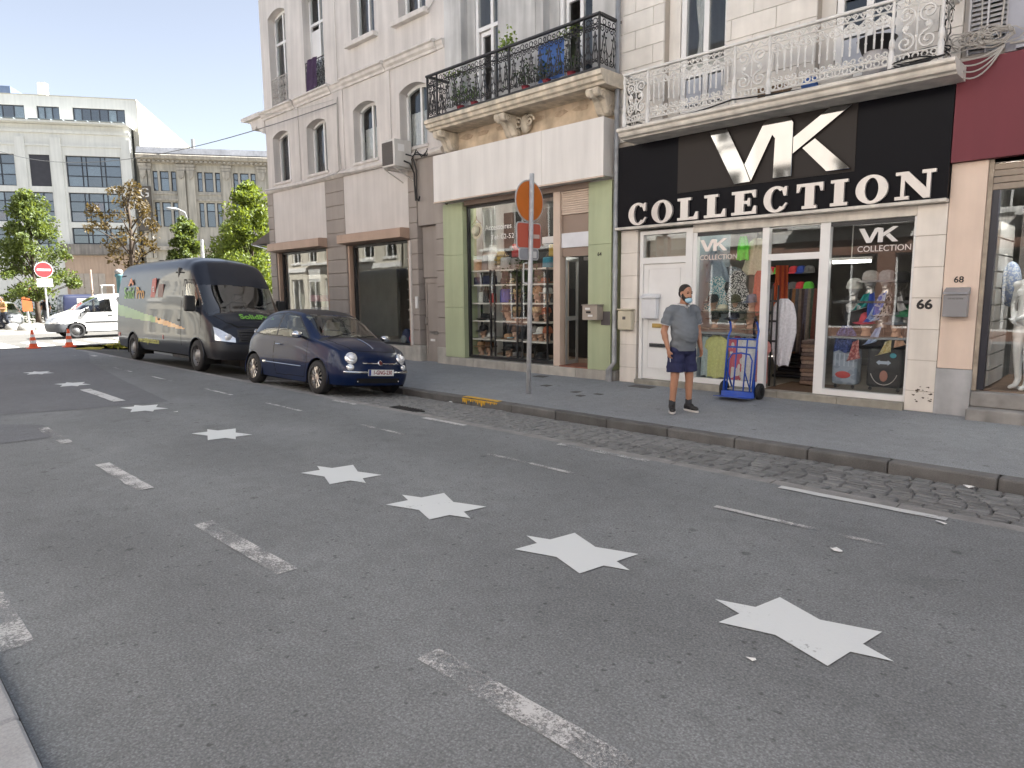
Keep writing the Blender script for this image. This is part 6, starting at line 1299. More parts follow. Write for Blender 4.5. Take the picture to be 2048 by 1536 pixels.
lm1 = leafmat('lime', (.115, .155, .045)); lm2 = leafmat('lime2', (.135, .18, .035), .5); lm3 = leafmat('autumn', (.095, .068, .026), .35)
tree('leafy green street tree behind the no entry sign', -46.6, 8.6, .09, 7.3, 2.0, lm1, 2.0, 95, 150, seed=3, cone=.55, leaf=.135)
tree('brown leaved street tree with bare lower branches behind the dark van', -41.2, 12.2, .09, 7.6, 1.75, lm3, 3.6, 40, 52, seed=8, cone=.2, tr=.17)
tree('small bright tree behind the roof of the dark van', -43.2, 15.8, .09, 6.3, 1.5, lm1, 2.2, 60, 140, seed=5, cone=.55)
tree('tall yellow green tree beside the corner house', -36.0, 16.6, .09, 7.3, 2.15, lm2, 2.0, 100, 150, seed=11, cone=.45, leaf=.135)
tree('far green tree between the corner house and the stone building', -47.5, 20.5, .09, 6.4, 2.4, lm1, 2.0, 70, 120, seed=14, cone=.5)
b = MB(); leaves(b, 900, lambda: (rng.normal(-52.5, .5), rng.uniform(7.5, 13), .09+abs(rng.normal(.6, .5))), .16); b.build('hedge', leafmat('hedge', (.03, .055, .015), .2), None, recalc=False, label='dark green hedge behind the parked cars on the square', cat='hedge')
# ================================================================ STREET FURNITURE
M_galv = mat('galvanised', (.52, .53, .54), .5, metal=.25, var=.12, vscale=10)
M_refl = mat('sign_orange', (.56, .155, .02), .5, var=.05, vscale=6)
M_signred = mat('sign_red_back', (.50, .105, .065), .5, var=.05)
sp_ = thing('sign_post', 'galvanised post with orange disc, red plate and grey plate on the pavement', 'sign', (-7.75, 8.33, -.06))
px_, py_ = -7.75, 8.33; k_ = 1.1217
def pzz(z): return -.06+(z-.13)*k_
lean = .06
def pp(z): return (px_+lean*(z/3.6), py_+.05*(z/3.6))
MB().tube([(px_, py_, -.08), (*pp(3.62), 3.62)], .040, 12).build('post', M_galv, sp_, smooth=True)
def vdisc(z, ry, rz, m, name, off, th=.012, rect=False, rr=.05):
    cx, cy = pp(z); b = MB()
    if rect:
        pts = []
        for sx_, sy_, a0 in ((1, 1, 0), (-1, 1, 90), (-1, -1, 180), (1, -1, 270)):
            for q in range(4): a = radians(a0+30*q); pts.append((cy+sx_*(ry-rr)+rr*cos(a), z+sy_*(rz-rr)+rr*sin(a)))
    else: pts = [(cy+ry*cos(2*pi*q/36), z+rz*sin(2*pi*q/36)) for q in range(36)]
    b.prism(pts, 'x', cx-off-th, cx-off); return b.build(name, m, sp_, bevel=.003)
zc = pzz(3.02); vdisc(zc, .345, .345, M_galv, 'disc_rim', .042); vdisc(zc, .322, .322, M_refl, 'disc_face', .034, .007)
zc2 = pzz(2.52); vdisc(zc2, .30, .215, M_galv, 'plate_rim', .042, .012, True); vdisc(zc2, .283, .198, M_signred, 'plate_face', .034, .007, True)
zc3 = pzz(2.25); vdisc(zc3, .245, .10, M_galv, 'small_plate', .038, .01, True); vdisc(zc3, .225, .085, mat('plate_grey', (.30, .31, .33), .5), 'small_plate_face', .034, .003, True)
vdisc(zc3-.01, .045, .055, M_upvc, 'sticker', .02, .004, True, .01).location.y += .13
vdisc(zc2-.01, .09, .035, mat('sticker_pale', (.6, .45, .4), .6), 'sticker', .02, .004, True, .01).location.y += .15
for z in (pzz(3.15), pzz(2.88), pzz(2.6), pzz(2.43), pzz(2.27)): MB().cyl((*pp(z), z-.018), (*pp(z), z+.018), .042, 10).build('clamp', M_galv, sp_)
cx, cy = pp(2.0); MB().tube([(cx-.05, cy-.02, pzz(2.12)), (cx-.12, cy-.03, pzz(2.11)), (cx-.13, cy-.03, pzz(1.98)), (cx-.13, cy-.03, pzz(1.83)), (cx-.05, cy-.02, pzz(1.81))], .014, 6).build('bracket', M_galv, sp_)
ne = thing('no_entry_sign', 'red no entry sign with white plate on a post across the junction', 'sign', (-39.75, 7.75, .09))
x, y = -39.75, 7.75; z = 3.05
MB().cyl((x, y, .05), (x, y, 3.42), .04, 8).build('post', M_galv, ne)
b = MB(); b.prism([(y+.39*cos(2*pi*q/28), z+.39*sin(2*pi*q/28)) for q in range(28)], 'x', x+.05, x+.06); b.build('rim', M_upvc, ne)
b = MB(); b.prism([(y+.36*cos(2*pi*q/28), z+.36*sin(2*pi*q/28)) for q in range(28)], 'x', x+.062, x+.066); b.build('red_face', mat('sign_red', (.42, .04, .045), .5), ne)
MB().box(x+.067, x+.071, y-.28, y+.28, z-.05, z+.05).build('white_bar', M_upvc, ne)
MB().box(x+.05, x+.062, y-.33, y+.33, 2.22, 2.62).build('plate', M_upvc, ne)
flat_text('UITGEZONDERD', .085, mat('number_black', (.015,)*3), ne, (x+.064, y, 2.52), rot=(pi/2, 0, pi/2)); 
bb_ = MB(); 
for q in (-.1, .1): bb_.tube([(x+.066, y+q+.07*cos(2*pi*i/12), 2.34+.07*sin(2*pi*i/12)) for i in range(12)], .008, 4, closed=True)
bb_.build('bicycle_symbol', mat('number_black', (.015,)*3), ne)
def cone(x, y, label):
    t = thing('traffic_cone', label, 'cone', (x, y, 0), group='traffic cones at the crossing'); M_or = mat('cone_orange', (.75, .10, .02), .5); M_w = mat('cone_white', (.75, .74, .72), .5)
    MB().box(-.18, .18, -.18, .18, 0, .035).build('base', M_or, t, local=True, bevel=.01)
    R_ = lambda z: .135-.105*z/.62
    for i, (z0, z1, m) in enumerate(((.035, .17, M_or), (.17, .27, M_w), (.27, .38, M_or), (.38, .47, M_w), (.47, .62, M_or))):
        MB().lathe([(R_(z0), z0), (R_(z1), z1)]+([(0, z1)] if i == 4 else []), n=18).build('band', m, t, local=True, smooth=True)
cone(-27.0, 4.77, 'orange and white cone further from the parked dark van'); cone(-26.78, 5.75, 'orange and white cone nearer the parked dark van')
for (x, y, r, l) in ((-42.4, 6.7, .34, 'pale concrete half ball bollard below the silver car'), (-40.9, 6.98, .36, 'pale half ball bollard in the middle of the three'), (-41.4, 7.55, .34, 'grey half ball bollard beside the no entry post')):
    MB().lathe([(r, 0), (r, .06), (r*.92, .16), (r*.7, .26), (r*.35, .32), (0, .335)], (x, y, .09), 18).build('bollard', M_conc, None, smooth=True, label=l, cat='bollard')
lp = thing('street_lamp', 'grey street lamp with curved arm in front of the stone building', 'lamp', (-56.2, 20.9, .09))
MB().tube([(-56.2, 20.9, .05), (-56.2, 20.9, 7.6), (-56.2, 20.7, 8.3), (-56.3, 20.2, 8.55)], [.09, .06, .05, .04], 8).build('post', M_zinc, lp); MB().ell((-56.3, 19.8, 8.52), .2, .5, .12, 10, 6).build('lamp_head', M_zinc, lp, smooth=True)
MB().cyl((-39.1, 15.2, .05), (-39.1, 15.2, 4.85), .09, 8).build('grey_post', M_galv, None, label='plain grey post in front of the trees', cat='post')
tp = thing('teal_pillar', 'old teal iron pillar with a capped top left of the dark van', 'pillar', (-57.8, 16.1, .09))
MB().lathe([(.35, 0), (.35, .5), (.24, .6), (.22, 3.1), (.3, 3.2), (.3, 3.3), (.22, 3.4)], (-57.8, 16.1, .09), 14).build('shaft', mat('teal_iron', (.07, .17, .19), .6, var=.2), tp, smooth=True); MB().ell((-57.8, 16.1, 3.6), .3, .3, .25, 12, 8).build('cap', M_conc, tp, smooth=True)
sf = thing('shelter_frame', 'pale metal shelter frame beyond the white van', 'shelter', (-43.5, 11.5, .09))
for y in (11.17, 11.76): MB().cyl((-43.5, y, .05), (-43.5, y, 2.36), .035, 6).build('upright', M_upvc, sf)
MB().cyl((-43.5, 11.10, 2.36), (-43.5, 11.82, 2.36), .04, 6).build('top_bar', M_upvc, sf); MB().box(-43.52, -43.5, 11.2, 11.73, .5, 2.3).build('pane', M_glass, sf)
MB().cyl((-43.7, 10.73, .05), (-43.7, 10.73, 3.25), .06, 8).build('wooden_post', mat('pale_post', (.42, .33, .27), .8), None, label='thin pinkish post behind the white van', cat='post')
oz = thing('advert_column', 'orange advert panel behind the tree trunk', 'sign', (-49.25, 8.6, .09))
MB().box(-49.3, -49.2, 8.35, 8.85, .9, 2.35).build('panel', mat('advert_orange', (.55, .13, .04), .6), oz); MB().cyl((-49.25, 8.6, .05), (-49.25, 8.6, .9), .05, 8).build('leg', M_galv, oz)
hs = thing('hose_coil', 'yellow green hose lying on the junction behind the dark van', 'hose', (-25.2, 6.6, 0))
b = MB(); b.tube([(-25.2+.75*(1-.05*k)*cos(k*.42), 6.75+.45*(1-.04*k)*sin(k*.42), .03+.006*k) for k in range(60) if .05*k < 1], .03, 6); b.tube([(-24.9, 6.3, .03), (-25.5, 5.9, .03), (-25.2, 5.6, .03), (-24.4, 6.1, .03)], .025, 6); b.build('loop', mat('hose_yellow', (.42, .40, .08), .6, var=.2), hs, smooth=True)
b = MB(); leaves(b, 220, lambda: (rng.normal(-25.3, .35), rng.normal(7.0, .25), abs(rng.normal(.06, .06))), .09); b.build('weeds', leafmat('weed', (.20, .22, .04), .3), None, recalc=False, kind='stuff', label='yellow green cut weeds on the ground by the van')
# ================================================================ VEHICLES
def catmull(C, su, sv_):
    C = np.array(C, float)
    cnt = [max(2, int(math.ceil(np.linalg.norm(C[i+1]-C[i], axis=1).max()/su))) for i in range(len(C)-1)]
    def along(A, s):
        n = A.shape[0]; out = []
        for i in range(n-1):
            p0 = A[i-1] if i > 0 else 2*A[0]-A[1]; p1, p2 = A[i], A[i+1]; p3 = A[i+2] if i < n-2 else 2*A[n-1]-A[n-2]
            q_ = s if isinstance(s, int) else s[i]
            for k in range(q_):
                t = k/q_; out.append(.5*((2*p1)+(-p0+p2)*t+(2*p0-5*p1+4*p2-p3)*t*t+(-p0+3*p1-3*p2+p3)*t**3))
        out.append(A[-1]); return np.array(out)
    A = along(C, cnt); A = np.swapaxes(along(np.swapaxes(A, 0, 1), sv_), 0, 1); A[:, :, 1] = np.maximum(A[:, :, 1], 0); return A
def pip(x, z, poly):
    c = False; n = len(poly)
    for i in range(n):
        x0, z0 = poly[i]; x1, z1 = poly[i-1]
        if (z0 > z) != (z1 > z) and x < (x1-x0)*(z-z0)/(z1-z0)+x0: c = not c
    return c
def dseg(x, z, pl):
    d = 9
    for (a, b_), (c, e) in zip(pl[:-1], pl[1:]):
        L2 = (c-a)**2+(e-b_)**2; t = max(0, min(1, ((x-a)*(c-a)+(z-b_)*(e-b_))/L2)); d = min(d, math.hypot(x-a-t*(c-a), z-b_-t*(e-b_)))
    return d
def body(root, C, su, sv_, cls, mats, sides=(-1, 1)):
    """loft the half body, mirror it, and sort its faces into parts"""
    P = catmull(C, su, sv_); ni, nj = P.shape[:2]; parts = {}
    for s_ in sides:
        for i in range(ni-1):
            for j in range(nj-1):
                q = [P[i, j], P[i, j+1], P[i+1, j+1], P[i+1, j]]; c = sum(q)/4
                k = cls(c[0], s_*c[1], c[2], (j+.5)/sv_, s_)
                if k is None: continue
                if k in ('side_window', 'quarter_window', 'headlight', 'pillar_trim', 'window_trim'): k = k+('.R' if s_ < 0 else '.L')
                parts.setdefault(k, {}).setdefault('f', []).append([(s_, i, j), (s_, i, j+1), (s_, i+1, j+1), (s_, i+1, j)][::s_])
    out = {}
    for k, d in parts.items():
        ids = {}; V = []; Fs = []
        for f in d['f']:
            g_ = []
            for (s_, i, j) in f:
                key = (s_, i, j) if P[i, j, 1] > 1e-4 else (0, i, j)
                if key not in ids: ids[key] = len(V); V.append((P[i, j, 0], s_*P[i, j, 1], P[i, j, 2]))
                g_.append(ids[key])
            g_ = [a for n_, a in enumerate(g_) if a not in g_[:n_]]
            if len(g_) >= 3: Fs.append(tuple(g_))
        b = MB(); b.v = V; b.f = Fs; kk = k.split('.')[0]; out[k] = b.build(kk, mats[kk], root, local=True, smooth=True, recalc=False, kind=('stuff' if kk == 'panel_gap' else None))
    V = []; Fs = []
    for s_ in (-1, 1):
        o_ = len(V); V += [Vector((p[0], s_*p[1], p[2])) for row in P for p in row]
        Fs += [(o_+i*nj+j, o_+i*nj+j+1, o_+(i+1)*nj+j+1, o_+(i+1)*nj+j) for i in range(ni-1) for j in range(nj-1)]
    return out, BVHTree.FromPolygons(V, Fs)
M_tyre = mat('tyre_rubber', (.018, .018, .019), .75, var=.2, vscale=30)
M_alloy = mat('alloy_rim', (.56, .52, .47), .28, metal=.8, var=.04)
M_steel = mat('steel_rim', (.30, .30, .30), .4, metal=.6, var=.1)
M_well = mat('wheel_well', (.008, .008, .008), .95, var=0)
M_lamp = mat('lamp_reflector', (.78, .80, .82), .15, metal=.55, var=.08, vscale=25)
M_lampg = glass('lamp_glass', (.96, .97, .98), 1.0)
M_cchrome = mat('car_chrome', (.72, .73, .74), .08, metal=1, var=0)
M_rub = mat('black_trim', (.02, .02, .021), .5)
def wheel(root, x, y, r, w_, s_, style, steer=0):
    """s_ = -1 / +1: the side whose face shows"""
    t = MB(); t.lathe([(r*.66, -w_/2), (r*.9, -w_/2*.98), (r*.97, -w_/2*.8), (r, -w_*.3), (r, w_*.3), (r*.97, w_/2*.8), (r*.9, w_/2*.98), (r*.66, w_/2), (r*.62, 0)], (0, 0, 0), 36, ax='y')
    o = t.build('wheel', M_tyre, root, local=True, smooth=True); o.location = (x, y, r); o.rotation_euler = (0, 0, steer)
    f = s_*w_*.42
    b = MB(); b.lathe([(r*.67, f), (r*.66, f*.6), (r*.60, f*.2), (r*.60, 0)], (0, 0, 0), 36, ax='y'); b.lathe([(r*.67, f), (r*.70, f*.98), (r*.67, f*.8)], n=36, ax='y')
    if style == 'alloy':
        n = 12
        for k in range(n):
            a = 2*pi*k/n
            for da in (-.10, .10):
                c1, c2 = (cos(a)*r*.16, sin(a)*r*.16), (cos(a+da)*r*.63, sin(a+da)*r*.63); cm = (cos(a)*r*.36, sin(a)*r*.36)
                b.tube([(c1[0], f*.9, c1[1]), (cm[0], f*.95, cm[1]), (c2[0], f*.93, c2[1])], [.0085, .0065, .0085], 4)
        b.lathe([(r*.20, f*.8), (r*.20, f*.98), (r*.1, f*1.02), (0, f*1.03)], n=20, ax='y')
        m = M_alloy
    else:
        b.lathe([(r*.60, f*.35), (r*.5, f*.55), (r*.32, f*.75), (r*.30, f*.95), (0, f*.98)], n=30, ax='y'); m = M_steel
    q = b.build('rim', m, o, local=True, smooth=(style != 'alloy'))
    d = MB(); d.lathe([(r*.59, f*.25), (0, f*.25)], n=24, ax='y'); d.build('brake_disc', M_well if style == 'alloy' else mat('dark_steel', (.05, .05, .05), .6), o, local=True)
    if style != 'alloy':
        d = MB()
        for k in range(10): a = 2*pi*k/10; d.ell((cos(a)*r*.46, f*.64, sin(a)*r*.46), r*.055, .012, r*.055, 8, 4)
        d.build('rim_holes', M_well, o, local=True)
    return o
def well(root, x, r, y0, y1, z=None):
    z = r*.95 if z is None else z
    b = MB(); b.lathe([(r*1.22, y0), (r*1.22, y1)], (x, 0, z), 24, ax='y', a0=-.35, a1=pi+.35); b.lathe([(r*1.22, y0), (0, y0)], (x, 0, z), 24, ax='y', a0=-.35, a1=pi+.35)
    b.build('wheel_well', M_well, root, local=True)
def disc_on(root, bvh, x, y, z, dr, rx, rz, m, name, depth=.02, n=28, dome=.3, par=None):
    """a round lamp set on the body surface"""
    hit = bvh.ray_cast(Vector((x, y, z))+Vector(dr)*1.5, -Vector(dr))
    p, nn = hit[0], hit[1]
    if nn.dot(Vector(dr)) < 0: nn = -nn
    nn = (nn+Vector(dr)*.25).normalized(); a = Vector((0, 0, 1)).cross(nn).normalized(); c = nn.cross(a)
    b = MB(); vs = []
    prof = [(1.0, -.03), (1.0, depth), (.9, depth+.008)]+[(q, depth+.008+dome*rx*.5*(1-q*q)) for q in (.7, .4, .15)]
    for q, h_ in prof:
        for k in range(n): an = 2*pi*k/n; vs.append(p+a*(rx*q*cos(an))+c*(rz*q*sin(an))+nn*h_)
    fs = [(i*n+k, i*n+(k+1) % n, (i+1)*n+(k+1) % n, (i+1)*n+k) for i in range(len(prof)-1) for k in range(n)]+[tuple((len(prof)-1)*n+k for k in range(n))]
    b.add(vs, fs); return b.build(name, m, par or root, local=True, smooth=True), p, nn
def paintm(n, c, rough=.35, flake=.4, coat=.5):
    return mat('paint_'+n, c, rough, metal=flake, var=.03, vscale=1, coat=coat, spec=.25)
def seats(root, xs, ys, z, m, w_=.46, h_=.62):
    for x in xs:
        for y in ys:
            t = MB(); t.box(x-.22, x+.26, y-w_/2, y+w_/2, z-.12, z); t.add([(x-.24, y-w_/2, z), (x-.12, y-w_/2, z), (x-.32, y-w_/2*.85, z+h_), (x-.42, y-w_/2*.85, z+h_), (x-.24, y+w_/2, z), (x-.12, y+w_/2, z), (x-.32, y+w_/2*.85, z+h_), (x-.42, y+w_/2*.85, z+h_)], [(0, 1, 2, 3), (4, 7, 6, 5), (0, 4, 5, 1), (1, 5, 6, 2), (2, 6, 7, 3), (3, 7, 4, 0)]); t.box(x-.42, x-.32, y-.13, y+.13, z+h_+.02, z+h_+.2)
            t.build('seat', m, root, local=True, bevel=.03, seg=2)
def steering(root, x, y, z, m, r=.18):
    b = MB(); b.tube([(x+.35*r*sin(2*pi*k/20), y+r*cos(2*pi*k/20), z+r*sin(2*pi*k/20)) for k in range(20)], .014, 6, closed=True); b.tube([(x, y-r, z), (x+.02, y, z), (x, y+r, z)], .012, 5); b.tube([(x, y, z), (x+.25, y, z-.1)], .02, 6); b.build('steering_wheel', m, root, local=True, smooth=True)
# ---------------------------------------------------------------- small dark blue car
FC = [
 [(-1.70, 0, .25), (-1.76, 0, .42), (-1.74, 0, .60), (-1.69, 0, .85), (-1.60, 0, 1.02), (-1.42, 0, 1.25), (-1.25, 0, 1.38), (-1.05, 0, 1.44)],
 [(-1.66, .5, .25), (-1.72, .52, .42), (-1.70, .53, .60), (-1.66, .52, .85), (-1.56, .47, 1.02), (-1.38, .42, 1.25), (-1.22, .30, 1.37), (-1.0, 0, 1.44)],
 [(-1.50, .72, .22), (-1.55, .755, .42), (-1.53, .765, .60), (-1.50, .74, .85), (-1.40, .66, 1.03), (-1.22, .55, 1.26), (-1.05, .33, 1.40), (-.85, 0, 1.46)],
 [(-1.25, .76, .20), (-1.25, .80, .40), (-1.25, .81, .60), (-1.25, .785, .86), (-1.22, .71, 1.08), (-1.08, .58, 1.33), (-.95, .35, 1.44), (-.8, 0, 1.475)],
 [(-.70, .77, .19), (-.70, .805, .40), (-.70, .813, .60), (-.70, .785, .875), (-.68, .715, 1.12), (-.62, .575, 1.39), (-.58, .33, 1.468), (-.55, 0, 1.488)],
 [(0, .77, .18), (0, .80, .40), (0, .81, .60), (0, .78, .88), (0, .71, 1.12), (-.02, .565, 1.375), (-.02, .32, 1.46), (-.02, 0, 1.48)],
 [(.35, .77, .18), (.35, .80, .40), (.35, .81, .60), (.35, .775, .89), (.34, .70, 1.10), (.28, .565, 1.30), (.26, .33, 1.39), (.25, 0, 1.415)],
 [(.65, .77, .18), (.65, .80, .40), (.65, .81, .60), (.65, .765, .895), (.65, .70, 1.01), (.63, .60, 1.10), (.62, .36, 1.17), (.62, 0, 1.20)],
 [(.92, .77, .19), (.92, .80, .40), (.92, .808, .60), (.92, .755, .875), (.93, .69, .92), (.94, .59, .955), (.95, .36, .985), (.96, 0, 1.0)],
 [(1.20, .77, .20), (1.20, .80, .40), (1.20, .80, .60), (1.20, .735, .825), (1.21, .66, .875), (1.22, .54, .905), (1.22, .33, .93), (1.22, 0, .94)],
 [(1.48, .735, .20), (1.48, .768, .38), (1.48, .755, .55), (1.47, .685, .755), (1.46, .62, .80), (1.45, .50, .835), (1.45, .31, .855), (1.45, 0, .865)],
 [(1.64, .58, .20), (1.665, .62, .36), (1.65, .61, .52), (1.60, .56, .68), (1.585, .50, .74), (1.575, .40, .77), (1.57, .25, .79), (1.57, 0, .80)],
 [(1.72, .30, .20), (1.755, .32, .36), (1.74, .32, .52), (1.695, .30, .645), (1.68, .27, .685), (1.665, .20, .715), (1.655, .12, .735), (1.65, 0, .745)],
 [(1.74, 0, .20), (1.775, 0, .36), (1.765, 0, .50), (1.725, 0, .62), (1.71, 0, .66), (1.695, 0, .69), (1.68, 0, .715), (1.665, 0, .735)]]
fi = thing('small_car', 'dark blue small car with chrome trim parked by the kerb', 'car', (-11.36, 6.50, -.087), rot=(radians(-5.6), 0, radians(1.2)))
M_fp = paintm('blue', (.0012, .010, .048), .32, .08, .3)
f_side = [(.70, .935), (.10, 1.325), (-.35, 1.395), (-.85, 1.345), (-1.15, 1.23), (-1.34, 1.06), (-1.33, .985), (-.9, .955)]
def fcls(x, y, z, j, s_):
    ay = abs(y)
    if ay > .5:
        if math.hypot(x-1.05, z-.29) < .335 or math.hypot(x+1.25, z-.29) < .335: return None
    if ay > .45 and .9 < z < 1.43 and dseg(x, z, f_side+f_side[:1]) < .013: return 'pillar_trim'
    if ay > .45 and .9 < z < 1.43 and pip(x, z, f_side):
        if abs(x+.43+.12*(z-1)) < .022: return 'pillar_trim'
        return 'side_window' if x > -.43 else 'quarter_window'
    if j > 4.55 and .2 < x < 1.0 and 1.005+.0*ay < z < 1.37 and ay < .60-.12*(z-1.0): return 'windscreen'
    if x > .90 and j > 3.6 and z > .9 and .96-.05*(ay/.6)**2 < z < 1.01 and x < 1.0: return 'scuttle'
    if j > 5.15 and z > 1.36 and x < .30 and x > -1.15: return 'soft_top'
    if x < -1.2 and j > 4 and ay < .42 and 1.0 < z < 1.36: return 'rear_window'
    if ay > .6 and dseg(x, z, [(.68, .93), (.72, .55), (.62, .27), (-.38, .25), (-.47, .6), (-.45, .94)]) < .0065: return 'panel_gap'
    if x > .9 and z > .6 and dseg(x, ay, [(.98, .60), (1.3, .57), (1.56, .44), (1.60, .2), (1.61, 0)]) < .008: return 'panel_gap'
    if x > 1.5 and .24 < z < .325 and ay < .44: return 'lower_grille'
    return 'body_shell'
fparts, fb = body(fi, FC, .019, 17, fcls, dict(body_shell=M_fp, quarter_window=glass('car_glass', (.6, .64, .63), 1.5), side_window=glass('car_glass'), windscreen=glass('screen_glass', (.70, .75, .73), 1.9), scuttle=M_rub, soft_top=mat('soft_top', (.055, .05, .048), .9, var=.1, vscale=50), rear_window=glass('car_glass'), pillar_trim=M_rub, panel_gap=M_well, lower_grille=M_well))
for xx in (1.05, -1.25):
    for s_ in (-1, 1):
        wheel(fi, xx, s_*.715, .29, .19, s_, 'alloy'); b = MB(); b.tube([(xx+.34*cos(a), s_*.795, .29+.34*sin(a)) for a in [pi*(-.08+1.16*k/24) for k in range(25)]], .012, 6); b.build('arch_lip', M_fp, fi, local=True, smooth=True)
    well(fi, xx, .29, -.5, -.80); well(fi, xx, .29, .5, .80)
MB().box(-1.5, 1.5, -.70, .70, .16, .22).build('underbody', M_well, fi, local=True)
M_int = mat('ivory_interior', (.46, .42, .34), .7); M_intd = mat('dark_dash', (.05, .05, .055), .6)
seats(fi, (.02,), (-.36, .36), .48, M_int); seats(fi, (-.85,), (0,), .55, M_int, 1.1, .5)
MB().box(.55, .9, -.66, .66, .55, .90).build('dashboard', M_int, fi, local=True, bevel=.05, seg=2); steering(fi, .42, .36, .86, mat('ivory_wheel', (.55, .52, .45), .5)); MB().box(-1.4, .6, -.68, .68, .23, .30).build('cabin_floor', M_intd, fi, local=True)
MB().box(.34, .40, -.1, .1, 1.26, 1.33).build('rear_view_mirror', M_rub, fi, local=True)
for s_ in (-1, 1):
    o_, p_, n_ = disc_on(fi, fb, 1.66, s_*.52, .66, (1, s_*.32, .25), .098, .098, M_lamp, 'headlight', dome=.5); disc_on(fi, fb, 1.66, s_*.52, .66, (1, s_*.32, .25), .107, .107, M_cchrome, 'headlight_ring', .006, dome=0); disc_on(fi, fb, 1.66, s_*.52, .66, (1, s_*.32, .25), .05, .05, mat('lamp_core', (.85, .87, .9), .1, metal=.3), 'lamp_lens', .06, dome=.6)
    disc_on(fi, fb, 1.70, s_*.56, .505, (1, s_*.35, .08), .062, .052, M_lamp, 'side_lamp', dome=.4); disc_on(fi, fb, 1.70, s_*.56, .505, (1, s_*.35, .08), .069, .059, M_cchrome, 'side_lamp_ring', .006, dome=0)
def surf(bvh, y, z, x0=2.4, dr=(-1, 0, 0)):
    h_ = bvh.ray_cast(Vector((x0, y, z)), Vector(dr)); return h_[0] if h_[0] else Vector((1.7, y, z))
for a, c in ((-.66, -.27), (.27, .66)):
    path = [surf(fb, a+(c-a)*k/12, .425)+Vector((.012, 0, 0)) for k in range(13)]; b = MB(); b.tube(path, .020, 6); b.build('chrome_bumper', M_cchrome, fi, local=True, smooth=True)
for a, c in ((-.34, -.055), (.055, .34)): b = MB(); b.tube([surf(fb, a+(c-a)*k/8, .575)+Vector((.008, 0, 0)) for k in range(9)], .0085, 5); b.build('chrome_whisker', M_cchrome, fi, local=True)
disc_on(fi, fb, 1.72, 0, .578, (1, 0, .15), .048, .048, M_cchrome, 'badge', .012, dome=.15); disc_on(fi, fb, 1.72, 0, .578, (1, 0, .15), .037, .037, mat('badge_red', (.12, .02, .02), .3), 'badge_face', .022, dome=.1)
pl = MB().box(1.785, 1.80, -.26, .26, .37, .475).build('number_plate', mat('plate_white', (.74, .74, .72), .4), fi, local=True)
MB().box(1.8005, 1.802, -.257, -.215, .373, .472).build('plate_band', mat('plate_blue', (.02, .05, .25), .4), pl, local=True); flat_text('1-GNG-230', .098, mat('plate_red', (.22, .02, .025), .4), pl, (1.801, .025, .423), rot=(pi/2, 0, pi/2), depth=.001, local=True, sx=.82, bold=.002)
MB().box(1.74, 1.786, -.2, .2, .36, .44).build('plate_bracket', M_rub, fi, local=True)
for s_ in (-1, 1):
    mr = MB(); mr.ell((.60, s_*.93, 1.0), .07, .10, .065, 16, 10); mr = mr.build('door_mirror', M_cchrome, fi, local=True, smooth=True); b = MB(); b.tube([(.62, s_*.76, .93), (.61, s_*.86, .97)], .025, 6); b.build('mirror_arm', M_rub, mr, local=True); b = MB(); b.ell((.57, s_*.93, .98), .05, .085, .045, 12, 8); b.build('mirror_base', M_rub, mr, local=True, smooth=True)
    b = MB(); b.tube([(-.36, s_*.812, .80), (-.34, s_*.832, .80), (-.22, s_*.832, .80), (-.20, s_*.812, .80)], .012, 6); b.build('door_handle', M_cchrome, fi, local=True)
    b = MB(); b.tube([(-.78, s_*.818, .455), (.55, s_*.815, .445)], .008, 5); b.build('side_strip', M_cchrome, fi, local=True); b = MB(); b.box(-.86, -.74, s_*.815-.004, s_*.815+.004, .445, .475); b.build('strip_badge', M_cchrome, fi, local=True)
b = MB(); b.tube([fb.ray_cast(Vector((1.05+.5*k/12, -.02, 1.6)), Vector((0, 0, -1)))[0]+Vector((0, 0, .006)) for k in range(13)], [.008]*13, 5); b.build('bonnet_strip', M_cchrome, fi, local=True)
for y in (-.42, .42): disc_on(fi, fb, 1.74, y, .27, (1, 0, 0), .016, .016, M_cchrome, 'parking_sensor', .01, 10)
b = MB(); b.tube([(.97, -.55, .975), (.80, .05, 1.08), (.79, .1, 1.09)], .008, 5); b.tube([(.99, .0, 1.0), (.82, .5, 1.04)], .008, 5); b.build('wipers', M_rub, fi, local=True)
